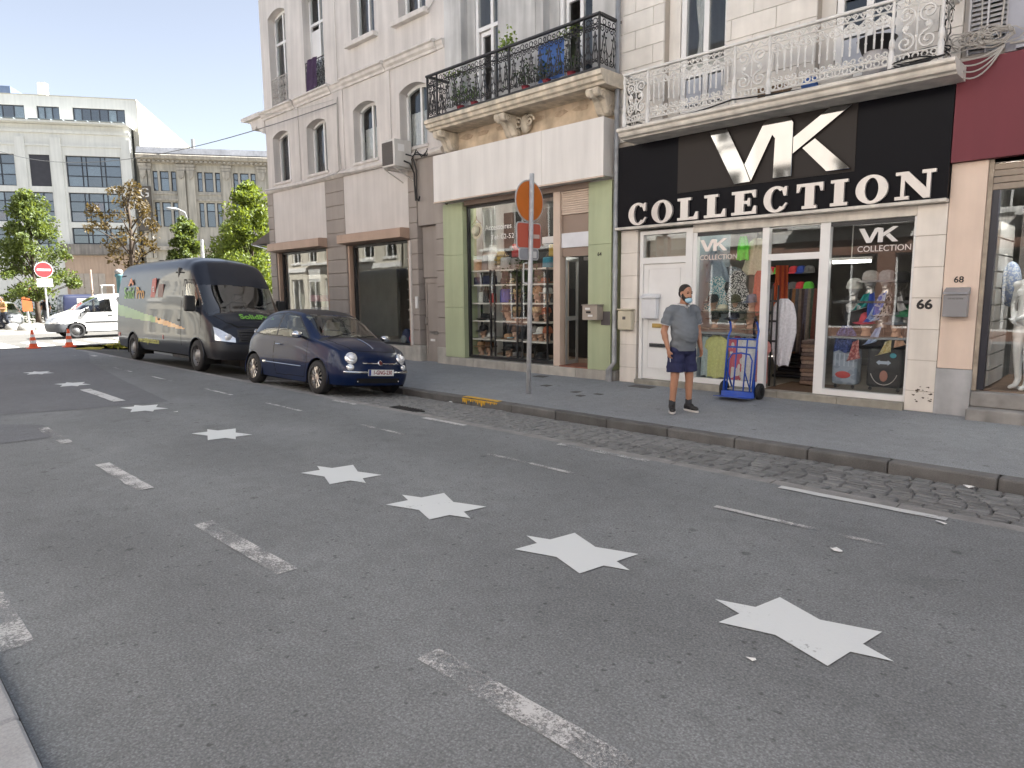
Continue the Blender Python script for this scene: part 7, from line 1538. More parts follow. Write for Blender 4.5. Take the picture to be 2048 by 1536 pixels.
# ---------------------------------------------------------------- dark high-roof van
def vrow(x, a): return [(x, *p) for p in a]
lo = [(.93, .34), (.985, .60), (.995, 1.0)]
VC = [
 [(-3.50, 0, .40), (-3.55, 0, .62), (-3.56, 0, 1.0), (-3.56, 0, 1.45), (-3.53, 0, 1.95), (-3.46, 0, 2.40), (-3.40, 0, 2.58), (-3.30, 0, 2.64)],
 [(-3.50, .8, .40), (-3.55, .84, .62), (-3.56, .85, 1.0), (-3.56, .84, 1.45), (-3.53, .80, 1.95), (-3.46, .70, 2.40), (-3.40, .5, 2.58), (-3.28, 0, 2.65)],
 [(-3.42, .92, .36), (-3.46, .965, .62), (-3.47, .975, 1.0), (-3.46, .965, 1.45), (-3.42, .93, 1.95), (-3.36, .83, 2.42), (-3.30, .57, 2.61), (-3.2, 0, 2.67)],
 vrow(-3.0, lo+[(.985, 1.45), (.955, 1.95), (.865, 2.45), (.60, 2.65), (0, 2.70)]),
 vrow(-1.6, lo+[(.985, 1.45), (.955, 1.95), (.865, 2.46), (.60, 2.67), (0, 2.72)]),
 vrow(0, lo+[(.985, 1.45), (.955, 1.95), (.865, 2.46), (.60, 2.67), (0, 2.72)]),
 vrow(.9, lo+[(.985, 1.45), (.955, 1.95), (.862, 2.45), (.60, 2.66), (0, 2.71)]),
 vrow(1.3, lo+[(.985, 1.45), (.95, 1.95), (.855, 2.42), (.60, 2.60), (0, 2.66)]),
 vrow(1.6, lo+[(.983, 1.44), (.945, 1.92), (.848, 2.36), (.60, 2.52), (0, 2.57)]),
 vrow(1.90, lo+[(.98, 1.42), (.937, 1.80), (.838, 2.10), (.59, 2.22), (0, 2.27)]),
 vrow(2.22, lo+[(.975, 1.36), (.92, 1.56), (.82, 1.74), (.58, 1.82), (0, 1.86)]),
 [(2.50, .92, .34), (2.50, .98, .60), (2.50, .99, 1.0), (2.50, .965, 1.25), (2.50, .91, 1.34), (2.50, .80, 1.42), (2.52, .56, 1.47), (2.54, 0, 1.50)],
 [(2.75, .92, .33), (2.75, .975, .58), (2.75, .975, .95), (2.74, .935, 1.14), (2.74, .87, 1.20), (2.74, .76, 1.26), (2.75, .52, 1.30), (2.76, 0, 1.32)],
 [(2.97, .88, .32), (2.98, .94, .55), (2.97, .92, .83), (2.95, .855, 1.02), (2.95, .78, 1.08), (2.95, .67, 1.13), (2.95, .45, 1.17), (2.95, 0, 1.19)],
 [(3.07, .70, .31), (3.10, .75, .52), (3.08, .73, .78), (3.03, .66, .94), (3.02, .58, 1.0), (3.02, .48, 1.04), (3.02, .32, 1.08), (3.02, 0, 1.10)],
 [(3.14, .38, .31), (3.19, .40, .50), (3.16, .40, .76), (3.10, .38, .90), (3.09, .32, .95), (3.08, .26, .99), (3.07, .17, 1.02), (3.065, 0, 1.04)],
 [(3.16, 0, .31), (3.21, 0, .50), (3.185, 0, .76), (3.13, 0, .90), (3.115, 0, .95), (3.10, 0, .99), (3.09, 0, 1.02), (3.08, 0, 1.04)]]
va = thing('delivery_van', 'dark grey high roof delivery van with green and orange swoosh', 'van', (-18.0, 6.78, -.10), rot=(radians(-4.0), 0, radians(.6)))
M_vp = paintm('slate', (.017, .021, .032), .28, .12, .32)
M_vb = mat('van_bumper', (.022, .023, .027), .45, coat=.3, var=.05)
v_side = [(1.40, 1.47), (2.26, 1.47), (2.20, 1.60), (1.93, 1.93), (1.80, 2.02), (1.45, 2.04)]
sw_g = [(-3.45, 1.52), (-2.4, 1.42), (-1.3, 1.28), (-.4, 1.20), (-.4, 1.06), (-1.5, 1.10), (-2.6, 1.15), (-3.45, 1.20)]
sw_o = [(-.4, 1.20), (.5, 1.10), (1.5, .97), (1.5, .93), (.5, .98), (-.4, 1.06)]
def vcls(x, y, z, j, s_):
    ay = abs(y)
    if ay > .6 and (math.hypot(x-2.2, z-.36) < .42 or math.hypot(x+2.13, z-.36) < .42): return None
    if ay > .85 and 1.3 < x < 2.4 and 1.4 < z < 2.1 and dseg(x, z, v_side+v_side[:1]) < .02: return 'window_trim'
    if ay > .85 and 1.3 < x < 2.4 and pip(x, z, v_side): return 'side_window'
    if j > 4.22 and 1.80 < x < 2.66 and 1.41-.13*(ay/.85)**2 < z < 2.01-.03*(ay/.85)**2: return 'windscreen'
    if j > 3.9 and x > 2.5 and x < 2.7 and z > 1.30: return 'scuttle'
    if x > 2.55 and z < .66+.04*(ay > .7): return 'bumper'
    if x > 2.9 and ay < .44 and .72 < z < .99+.1*(1-ay/.44)*.4: return 'grille'
    if s_ < 0 and ay > .8 and pip(x, z, sw_g): return 'green_swoosh'
    if s_ < 0 and ay > .8 and pip(x, z, sw_o): return 'orange_swoosh'
    if ay > .8 and min(dseg(x, z, [(1.30, .40), (1.28, 1.5), (1.36, 2.1)]), dseg(x, z, [(.05, .38), (.05, 2.3)]), dseg(x, z, [(-3.4, .86), (1.85, .86)]), dseg(x, z, [(-1.7, .45), (-1.7, 2.2)]), dseg(x, z, [(1.36, 2.1), (1.82, 2.09), (2.35, 1.42), (2.45, 1.0)]), dseg(x, z, [(-3.4, 2.28), (1.3, 2.28)])) < .010: return 'panel_gap'
    if j > 3.5 and x > 2.5 and dseg(x, ay, [(2.6, .86), (2.95, .64), (3.03, .40), (3.06, 0)]) < .009: return 'panel_gap'
    return 'body_shell'
vparts, vb = body(va, VC, .032, 15, vcls, dict(body_shell=M_vp, window_trim=M_rub, side_window=glass('van_glass', (.35, .38, .38), 2.2), windscreen=glass('van_screen', (.42, .46, .47), 3.0), scuttle=M_rub, bumper=M_vb, grille=M_rub, green_swoosh=mat('swoosh_green', (.12, .27, .01), .3, coat=.4, var=.2, vscale=2), orange_swoosh=mat('swoosh_orange', (.68, .30, .02), .3, coat=.4, var=.1), panel_gap=M_well))
for xx in (2.2, -2.13):
    for s_ in (-1, 1): wheel(va, xx, s_*.885, .36, .22, s_, 'steel', 0); b = MB(); b.tube([(xx+.42*cos(a), s_*.99, .36+.42*sin(a)) for a in [pi*(-.05+1.1*k/24) for k in range(25)]], .016, 6); b.build('arch_lip', M_vp, va, local=True, smooth=True)
    well(va, xx, .36, -.6, -.985); well(va, xx, .36, .6, .985)
MB().box(-3.3, 2.9, -.85, .85, .30, .38).build('underbody', M_well, va, local=True)
seats(va, (1.35,), (-.5, .5), .95, M_intd, .5, .7); steering(va, 1.95, .45, 1.32, M_intd, .22); MB().box(1.9, 2.5, -.88, .88, .95, 1.36).build('dashboard', M_intd, va, local=True, bevel=.05); MB().box(.95, 1.0, -.93, .93, .4, 2.4).build('bulkhead', mat('van_bulkhead', (.10, .10, .10), .7), va, local=True)
MB().box(2.36, 2.50, -.02, .22, 1.40, 1.41).build('orange_leaflet', mat('leaflet', (.6, .15, .04), .6), va, local=True); MB().box(2.34, 2.44, .28, .45, 1.40, 1.408).build('paper', M_upvc, va, local=True)
for y in (-.7,): b = MB(); b.tube([(2.56, -.75, 1.37), (2.3, .05, 1.75)], .01, 5); b.tube([(2.58, .1, 1.44), (2.32, .75, 1.66)], .01, 5); b.build('wipers', M_rub, va, local=True)
for s_ in (-1, 1):                                         # swept-back headlights
    P = []
    for i in range(7):
        u = i/6; row = []
        for k in range(9):
            v_ = k/8; yy = s_*(.50+.40*u); zz = (.70+.04*u)*(1-v_)+(.80+.29*u-.05*u*u)*v_
            h_ = vb.ray_cast(Vector((3.6, yy*1.0, zz)), Vector((-1, 0, 0))); p = h_[0] if h_[0] else Vector((2.6, yy, zz))
            row.append(p+Vector((.012, s_*.006, .002)))
        P.append(row)
    b = MB(); b.grid(P); hl = b.build('headlight', M_lamp, va, local=True, smooth=True)
    b = MB(); b.ell(P[2][4]+Vector((-.01, 0, 0)), .03, .085, .085, 14, 8); b.build('lamp_lens', mat('lamp_core', (.85, .87, .9), .1), hl, local=True, smooth=True)
    mr = MB(); mr.box(2.02, 2.16, s_*1.10-.11, s_*1.10+.11, 1.36, 1.72); mr = mr.build('door_mirror', M_rub, va, local=True, bevel=.04, seg=3); b = MB(); b.tube([(2.15, s_*.94, 1.40), (2.1, s_*1.03, 1.44)], .04, 6); b.build('mirror_arm', M_rub, mr, local=True)
    for x_ in (1.18, -.12): b = MB(); b.box(x_-.11, x_+.03, s_*.985-.022, s_*.985+.022, 1.12, 1.17); b.build('door_handle', M_rub, va, local=True, bevel=.01)
for k in range(4): b = MB(); b.tube([surf(vb, -.40+.8*q/10, .76+.06*k, 3.8)+Vector((.012, 0, 0)) for q in range(11)], .012, 5); b.build('grille_bar', M_vb, va, local=True, smooth=True)
disc_on(va, vb, 3.1, 0, .95, (1, 0, .5), .065, .065, M_cchrome, 'badge', .01, dome=.1)
b = MB(); b.tube([surf(vb, -.6+1.2*q/10, .335, 3.8)+Vector((-.02, 0, -.02)) for q in range(11)], .012, 5); b.build('lower_lip', M_rub, va, local=True)
for x_ in (-3.2,): MB().box(x_-.14, x_+.02, -1.0, -.985, .62, .72).build('side_reflector', mat('lamp_red', (.4, .02, .02), .3), va, local=True)
MB().box(.10, .16, -1.0, -.985, .66, .76).build('side_marker', mat('lamp_red', (.4, .02, .02), .3), va, local=True)
flat_text('Solid', .44, mat('text_green', (.16, .42, .05), .4), va, (-2.45, -.980, 1.80), local=True, depth=.002, bold=.008, sx=.95); flat_text('Pro', .44, mat('text_orange', (.60, .28, .02), .4), va, (-1.56, -.980, 1.80), local=True, depth=.002, bold=.008, sx=.95)
b = MB(); b.prism([(-2.55, 2.02), (-2.30, 2.22), (-2.10, 2.06), (-2.2, 2.02), (-2.3, 2.10), (-2.45, 2.0)], 'y', -.972, -.962); b.build('logo_roof', mat('logo_orange', (.60, .18, .05), .4), va, local=True)
b = MB(); b.prism([(-.82, 1.66), (-.64, 2.16), (-.36, 2.18), (-.50, 1.68)], 'y', -.975, -.962); b.build('logo_red', mat('logo_red', (.45, .06, .05), .4), va, local=True); flat_text('a', .30, mat('text_white', (.7, .7, .7), .4), va, (-.57, -.980, 1.92), local=True, depth=.002)
b = MB(); b.prism([(-.28, 1.66), (-.22, 2.02), (.12, 2.02), (.06, 1.66)], 'y', -.975, -.962); b.build('logo_brown', mat('logo_brown', (.16, .05, .04), .4), va, local=True)
flat_text('www.solidproducts.be', .20, mat('text_lime', (.42, .42, .05), .4), va, (-.95, -.986, .58), local=True, depth=.002, bold=.004, sx=.86)
# name on the bonnet
flat_text('SolidPro', .24, mat('text_green', (.16, .42, .05), .4), va, (2.86, .12, 1.285), rot=(radians(36), 0, pi/2), local=True, depth=.002, bold=.006)
# ---------------------------------------------------------------- white compact van crossing the junction
CC = [
 [(-2.10, 0, .35), (-2.16, 0, .55), (-2.16, 0, .85), (-2.15, 0, 1.1), (-2.12, 0, 1.4), (-2.06, 0, 1.68), (-2.0, 0, 1.76), (-1.9, 0, 1.79)],
 [(-2.10, .70, .35), (-2.16, .72, .55), (-2.16, .73, .85), (-2.15, .72, 1.1), (-2.12, .68, 1.4), (-2.06, .60, 1.68), (-2.0, .42, 1.76), (-1.9, 0, 1.80)],
 [(-2.0, .86, .32), (-2.05, .885, .55), (-2.05, .89, .85), (-2.04, .875, 1.1), (-2.01, .83, 1.4), (-1.96, .74, 1.70), (-1.9, .5, 1.79), (-1.8, 0, 1.82)],
 vrow(-1.2, [(.87, .30), (.895, .55), (.90, .85), (.885, 1.1), (.835, 1.42), (.74, 1.72), (.5, 1.81), (0, 1.84)]),
 vrow(0, [(.87, .28), (.895, .55), (.90, .85), (.885, 1.1), (.83, 1.42), (.735, 1.71), (.5, 1.80), (0, 1.83)]),
 vrow(.35, [(.87, .28), (.895, .55), (.90, .85), (.885, 1.1), (.825, 1.38), (.725, 1.65), (.5, 1.73), (0, 1.76)]),
 vrow(.85, [(.87, .28), (.895, .55), (.90, .85), (.88, 1.07), (.815, 1.24), (.72, 1.40), (.5, 1.47), (0, 1.50)]),
 vrow(1.25, [(.87, .28), (.893, .55), (.895, .84), (.865, 1.0), (.80, 1.08), (.71, 1.14), (.5, 1.18), (0, 1.20)]),
 vrow(1.6, [(.86, .28), (.885, .52), (.88, .78), (.82, .92), (.75, .98), (.66, 1.02), (.45, 1.05), (0, 1.07)]),
 [(1.95, .78, .28), (1.97, .82, .48), (1.95, .80, .70), (1.92, .73, .82), (1.92, .66, .87), (1.92, .56, .91), (1.92, .38, .94), (1.92, 0, .96)],
 [(2.12, .45, .28), (2.17, .48, .46), (2.14, .47, .66), (2.09, .44, .76), (2.08, .38, .80), (2.07, .30, .84), (2.06, .2, .86), (2.05, 0, .88)],
 [(2.15, 0, .28), (2.21, 0, .46), (2.18, 0, .66), (2.12, 0, .76), (2.11, 0, .80), (2.10, 0, .84), (2.09, 0, .86), (2.08, 0, .88)]]
c_side = [(-.02, 1.08), (1.12, 1.05), (.72, 1.36), (.35, 1.58), (.0, 1.60)]
def ccls(x, y, z, j, s_):
    ay = abs(y)
    if ay > .5 and (math.hypot(x-1.33, z-.31) < .37 or math.hypot(x+1.35, z-.31) < .37): return None
    if ay > .7 and pip(x, z, c_side): return 'side_window'
    if j > 4.2 and .42 < x < 1.28 and 1.17 < z < 1.69: return 'windscreen'
    if x > 1.55 and z < .62: return 'bumper'
    if x > 1.75 and ay > .45 and .68 < z < .86: return 'headlight'
    if ay > .7 and (dseg(x, z, [(1.12, .35), (1.15, 1.05)]) < .012 or dseg(x, z, [(-.1, .35), (-.1, 1.6)]) < .012): return 'panel_gap'
    return 'body_shell'
def compact_van(name, label, loc, rz, paint_, bump):
    t = thing(name, label, 'van', loc, rot=(0, 0, rz))
    body(t, CC, .05, 8, ccls, dict(body_shell=paint_, side_window=glass('van_glass'), windscreen=glass('van_screen'), bumper=bump, headlight=M_lamp, panel_gap=M_well))
    for xx in (1.33, -1.35):
        for s_ in (-1, 1): wheel(t, xx, s_*.80, .315, .2, s_, 'steel')
        well(t, xx, .315, -.5, -.88); well(t, xx, .315, .5, .88)
    for s_ in (-1, 1): MB().box(-.7, 1.0, s_*.905-.012, s_*.905+.012, .64, .69).build('rub_strip', M_rub, t, local=True); MB().box(.84, 1.0, s_*.97-.09, s_*.97+.09, 1.08, 1.24).build('door_mirror', M_rub, t, local=True, bevel=.03); MB().box(-.02, .16, s_*.905-.015, s_*.905+.015, .90, .94).build('door_handle', M_rub, t, local=True)
    seats(t, (.15,), (-.4, .4), .65, M_intd); MB().box(-.35, -.3, -.84, .84, .35, 1.7).build('bulkhead', M_intd, t, local=True); MB().box(-2.0, 1.8, -.75, .75, .24, .3).build('underbody', M_well, t, local=True)
    return t
compact_van('compact_van', 'white compact van crossing the junction behind the dark van', (-33.05, 8.55, 0), -pi/2, mat('white_paint', (.72, .72, .70), .3, coat=.6, var=.03), mat('grey_bumper', (.10, .105, .115), .6))
compact_van('parked_van', 'dark blue van parked across the square behind the white van', (-51.6, 12.9, .09), pi/2, mat('navy_paint', (.02, .025, .06), .35, coat=.8, var=.03), M_vb)
bn = thing('banner_board', 'small white banner board above the dark blue parked van', 'sign', (-49.5, 12.0, .09))
MB().box(-49.6, -49.55, 11.29, 12.66, 1.2, 1.64).build('board', M_upvc, bn); flat_text('WING', .24, mat('number_black', (.015,)*3), bn, (-49.54, 12.05, 1.47), rot=(pi/2, 0, pi/2))
for y in (11.35, 12.6): MB().cyl((-49.6, y, .05), (-49.6, y, 1.2), .03, 6).build('leg', M_galv, bn)
# silver hatchback facing the crossing
sc_ = thing('silver_car', 'silver hatchback facing the crossing at the left edge', 'car', (-45.6, 6.75, .09), rot=(0, 0, radians(-3)))
SC2 = [[(p[0]*1.12, p[1]*1.03, p[2]*.97) for p in r_] for r_ in FC]
def scls(x, y, z, j, s_):
    k = fcls(x/1.12, y/1.03, z/.97, j, s_)
    if k in ('soft_top', 'scuttle', 'pillar_trim'): k = 'body_shell'
    if k is None and (math.hypot(x-1.18, z-.29) > .34 and math.hypot(x+1.4, z-.29) > .34): k = 'body_shell'
    if x > 1.55 and abs(y) > .42 and .56 < z < .70: k = 'headlight'
    if x > 1.7 and abs(y) < .3 and .56 < z < .63: k = 'grille'
    return k
M_silv = mat('silver_paint', (.42, .43, .43), .3, metal=.6, coat=.8, var=.03)
body(sc_, SC2, .05, 8, scls, dict(body_shell=M_silv, quarter_window=glass('van_glass'), side_window=glass('van_glass'), windscreen=glass('far_screen', (.5, .55, .6), 3), rear_window=glass('van_glass'), panel_gap=M_well, lower_grille=M_well, headlight=M_lamp, grille=M_rub))
for xx in (1.18, -1.4):
    for s_ in (-1, 1): wheel(sc_, xx, s_*.73, .29, .18, s_, 'steel')
seats(sc_, (.0,), (-.38, .38), .48, M_intd); MB().box(-1.6, 1.6, -.7, .7, .16, .22).build('underbody', M_well, sc_, local=True); MB().box(1.985, 2.0, -.26, .26, .36, .46).build('number_plate', M_upvc, sc_, local=True)
# ================================================================ PEOPLE
def fuse(b, voxel, it=6, fac=.5):
    """weld overlapping solids into one continuous skin"""
    me = bpy.data.meshes.new('tmp'); me.from_pydata([tuple(p) for p in b.v], [], b.f)
    bm = bmesh.new(); bm.from_mesh(me); bmesh.ops.recalc_face_normals(bm, faces=bm.faces); bm.to_mesh(me); bm.free()
    o = bpy.data.objects.new('tmp', me); COL.objects.link(o)
    r = o.modifiers.new('r', 'REMESH'); r.mode = 'VOXEL'; r.voxel_size = voxel
    if it: s_ = o.modifiers.new('s', 'SMOOTH'); s_.iterations = it; s_.factor = fac
    dg = bpy.context.evaluated_depsgraph_get(); out = bpy.data.meshes.new_from_object(o.evaluated_get(dg))
    bpy.data.objects.remove(o); bpy.data.meshes.remove(me); return out
def fused(b, name, m, parent, voxel=.012, it=5, clip=None, fold=0):
    me = fuse(b, voxel, it); me.materials.clear(); me.materials.append(m); me.shade_smooth()
    if fold:
        from mathutils import noise as _n
        for v in me.vertices:
            p = v.co; q = _n.noise(Vector((p.x*8, p.y*8, p.z*15)))*.009+_n.noise(Vector((p.x*5+3, p.y*5, p.z*26+p.x*14)))*.006
            v.co = p+v.normal*q*fold
    if clip:
        bm = bmesh.new(); bm.from_mesh(me)
        for co, no in clip: bmesh.ops.bisect_plane(bm, geom=bm.verts[:]+bm.edges[:]+bm.faces[:], plane_co=co, plane_no=no, clear_outer=True)
        bm.to_mesh(me); bm.free()
    o = bpy.data.objects.new(name, me); COL.objects.link(o); o.parent = parent; return o
def limb(b, pts, rs, n=12):
    """tapered, round-ended limb through joints"""
    P = []; R = []
    for i in range(len(pts)-1):
        a, c = Vector(pts[i]), Vector(pts[i+1]); k = 6
        for q in range(k): P.append(a.lerp(c, q/k)); R.append(rs[i]+(rs[i+1]-rs[i])*q/k)
    P.append(Vector(pts[-1])); R.append(rs[-1]); b.tube(P, R, n)
    b.ell(pts[0], rs[0], nu=n, nv=8); b.ell(pts[-1], rs[-1], nu=n, nv=8)
def hand(b, wrist, dr, side, s_=1.0, curl=.5):
    """palm and five unequal bent fingers; dr points from wrist to knuckles"""
    w0 = Vector(wrist); d = Vector(dr).normalized(); fwd = Vector((1, 0, 0)); pn = Vector((0, -side, 0))   # palm faces the body
    fwd = (fwd-d*fwd.dot(d)).normalized(); pn = d.cross(fwd)*side
    if pn.y*side > 0: pn = -pn
    c = w0+d*.05*s_; R = Matrix((fwd, pn, d)).transposed()
    b.ell(c, .042*s_, .018*s_, .055*s_, 12, 8, R)
    for k, (o_, L_) in enumerate(((.030, .068), (.011, .078), (-.010, .072), (-.029, .056))):
        p0 = c+d*.045*s_+fwd*o_*s_; p1 = p0+(d*.9+pn*.35*curl*2)*(L_*.45)*s_; p2 = p1+(d*.5+pn*1.0*curl*2).normalized()*(L_*.35)*s_; p3 = p2+(d*.1+pn).normalized()*(L_*.25*curl*2)*s_
        b.tube([p0-d*.02*s_, p0, p1, p2, p3], [.0095*s_, .0095*s_, .009*s_, .0082*s_, .006*s_], 8)
    t0 = c+fwd*.030*s_-d*.01*s_; t1 = t0+(fwd*.7+d*.7+pn*.5).normalized()*.038*s_; t2 = t1+(d+pn*.5).normalized()*.03*s_
    b.tube([t0-fwd*.01*s_, t0, t1, t2], [.013*s_, .012*s_, .010*s_, .007*s_], 8)
def face_head(b, c, s_=1.0, yaw=0, nod=0):
    R = Matrix.Rotation(yaw, 3, 'Z') @ Matrix.Rotation(nod, 3, 'Y')
    def e(o_, r_): b.ell(Vector(c)+R @ (Vector(o_)*s_), r_[0]*s_, r_[1]*s_, r_[2]*s_, 14, 10, R)
    e((-.005, 0, .03), (.098, .076, .092)); e((.022, 0, -.03), (.070, .062, .085)); e((.048, 0, -.085), (.040, .040, .032)); e((.0, 0, -.035), (.078, .066, .07))
    e((.092, 0, -.022), (.016, .012, .026)); e((.102, 0, -.035), (.013, .016, .012)); e((.082, 0, .018), (.014, .05, .012)); e((.084, 0, -.068), (.012, .024, .009))
    for q in (-1, 1): e((-.008, q*.075, -.012), (.018, .009, .030)); e((.062, q*.036, -.04), (.028, .022, .026))
    return R
def person(label, loc, rz, skin, hair, top, bottom, shoe, P, kit, vox=.012, cat='person', name='person'):
    t = thing(name, label, cat, loc, rot=(0, 0, rz)); H = P
    b = MB(); R = face_head(b, H['head'], H.get('hs', 1.0), H.get('hyaw', 0), H.get('nod', 0))
    limb(b, [H['neck0'], H['neck1']], [.062, .056]); b.ell(H['chest'], *H['chest_r']); b.ell(H['belly'], *H['belly_r']); b.ell(H['hips'], *H['hips_r'])
    limb(b, [H['chest'], H['belly'], H['hips']], [.12, .12, .12])
    for s_ in (-1, 1):
        k = 'r' if s_ < 0 else 'l'; sh, el, wr = H['arm_'+k]; limb(b, [(0, s_*.08, sh[2]+.0), sh], [.075, .060]); limb(b, [sh, el, wr], [.052*H.get('arm', 1), .043*H.get('arm', 1), .030]); b.ell(Vector(sh).lerp(Vector(el), .45), .054*H.get('arm', 1), .05*H.get('arm', 1), .085); b.ell(Vector(el).lerp(Vector(wr), .28), .044*H.get('arm', 1), .042*H.get('arm', 1), .07)
        d = Vector(wr)-Vector(el); hand(b, wr, H.get('hand_'+k, d), s_, 1.0, H.get('curl', .5))
        hp, kn, an = H['leg_'+k]; limb(b, [hp, kn, an], [.088*H.get('leg', 1), .055*H.get('leg', 1), .040]); b.ell(Vector(kn).lerp(Vector(an), .30)-Vector((.018, 0, 0)), .052, .05, .10); b.ell(Vector(hp).lerp(Vector(kn), .35), .088*H.get('leg', 1), .085*H.get('leg', 1), .14)
        ft = Vector(an); fy = H['foot_'+k]; fd = Vector((cos(fy), sin(fy), 0)); limb(b, [ft, ft+fd*.05-Vector((0, 0, ft.z-.05)), ft+fd*.15-Vector((0, 0, ft.z-.03))], [.040, .035, .028])
    bo = fused(b, 'body', skin, t, vox, 4)
    kit(t, H, R)
    return t
def shoe(t, an, fy, m, sole, sc=1.0):
    a = Vector(an); fd = Vector((cos(fy), sin(fy), 0)); lt = Vector((-sin(fy), cos(fy), 0)); b = MB()
    R = Matrix((fd, lt, Vector((0, 0, 1)))).transposed(); c0 = Vector((a.x, a.y, 0))
    b.ell(c0+fd*.03+Vector((0, 0, .065)), .085*sc, .046*sc, .055*sc, 14, 9, R); b.ell(c0+fd*.115+Vector((0, 0, .050)), .085*sc, .047*sc, .036*sc, 14, 9, R); b.ell(c0-fd*.035+Vector((0, 0, .06)), .05*sc, .042*sc, .06*sc, 12, 8, R)
    b.tube([c0+Vector((0, 0, .06)), c0+Vector((0, 0, .115))], [.05*sc, .048*sc], 12)
    o = fused(b, 'shoe', m, t, .011, 2, clip=[((0, 0, .022), (0, 0, -1))])
    b = MB(); n = 24; pts = []
    for k in range(n):
        an_ = 2*pi*k/n; u = cos(an_); w_ = .050*sc*(1+.06*u); p = c0+fd*(.055+.150*sc*u)+lt*(w_*sin(an_)*(1 if abs(u) < .7 else .95)); pts.append((p.x, p.y))
    b.prism(pts, 'z', 0, .028); b.build('sole', sole, o, local=True, bevel=.006)
M_skin = mat('tanned_skin', (.44, .225, .14), .5, var=.08, vscale=14)
M_hair = mat('dark_hair', (.018, .012, .009), .6, var=.3, vscale=60, bump=.6, bscale=140)
M_polo = mat('grey_polo', (.165, .185, .205), .9, var=.08, vscale=9, bump=.9, bscale=11)
M_polow = mat('polo_trim', (.58, .58, .58), .9)
M_short = mat('navy_shorts', (.020, .024, .075), .85, var=.12, vscale=15)
M_sole = mat('shoe_sole', (.62, .60, .57), .6); M_shoe = mat('black_shoe', (.018, .018, .019), .6, var=.2, vscale=40)
man = dict(head=(.05, 0, 1.685), hs=1.0, hyaw=.10, nod=.05, neck0=(.0, 0, 1.48), neck1=(.03, 0, 1.61), chest=(.0, 0, 1.33), chest_r=(.125, .175, .17), belly=(.055, 0, 1.10), belly_r=(.165, .17, .17), hips=(0, 0, .94), hips_r=(.135, .17, .12),
           arm_r=((-.02, -.215, 1.44), (-.055, -.275, 1.15), (.03, -.255, .915)), arm_l=((0, .215, 1.44), (-.01, .27, 1.15), (.10, .245, .92)), hand_r=(.15, .05, -1), hand_l=(.25, -.05, -1), arm=1.12,
           leg_r=((.0, -.095, .90), (.015, -.125, .49), (-.02, -.135, .10)), leg_l=((0, .095, .90), (.02, .12, .49), (.0, .135, .10)), foot_r=-.55, foot_l=.10, leg=1.08)
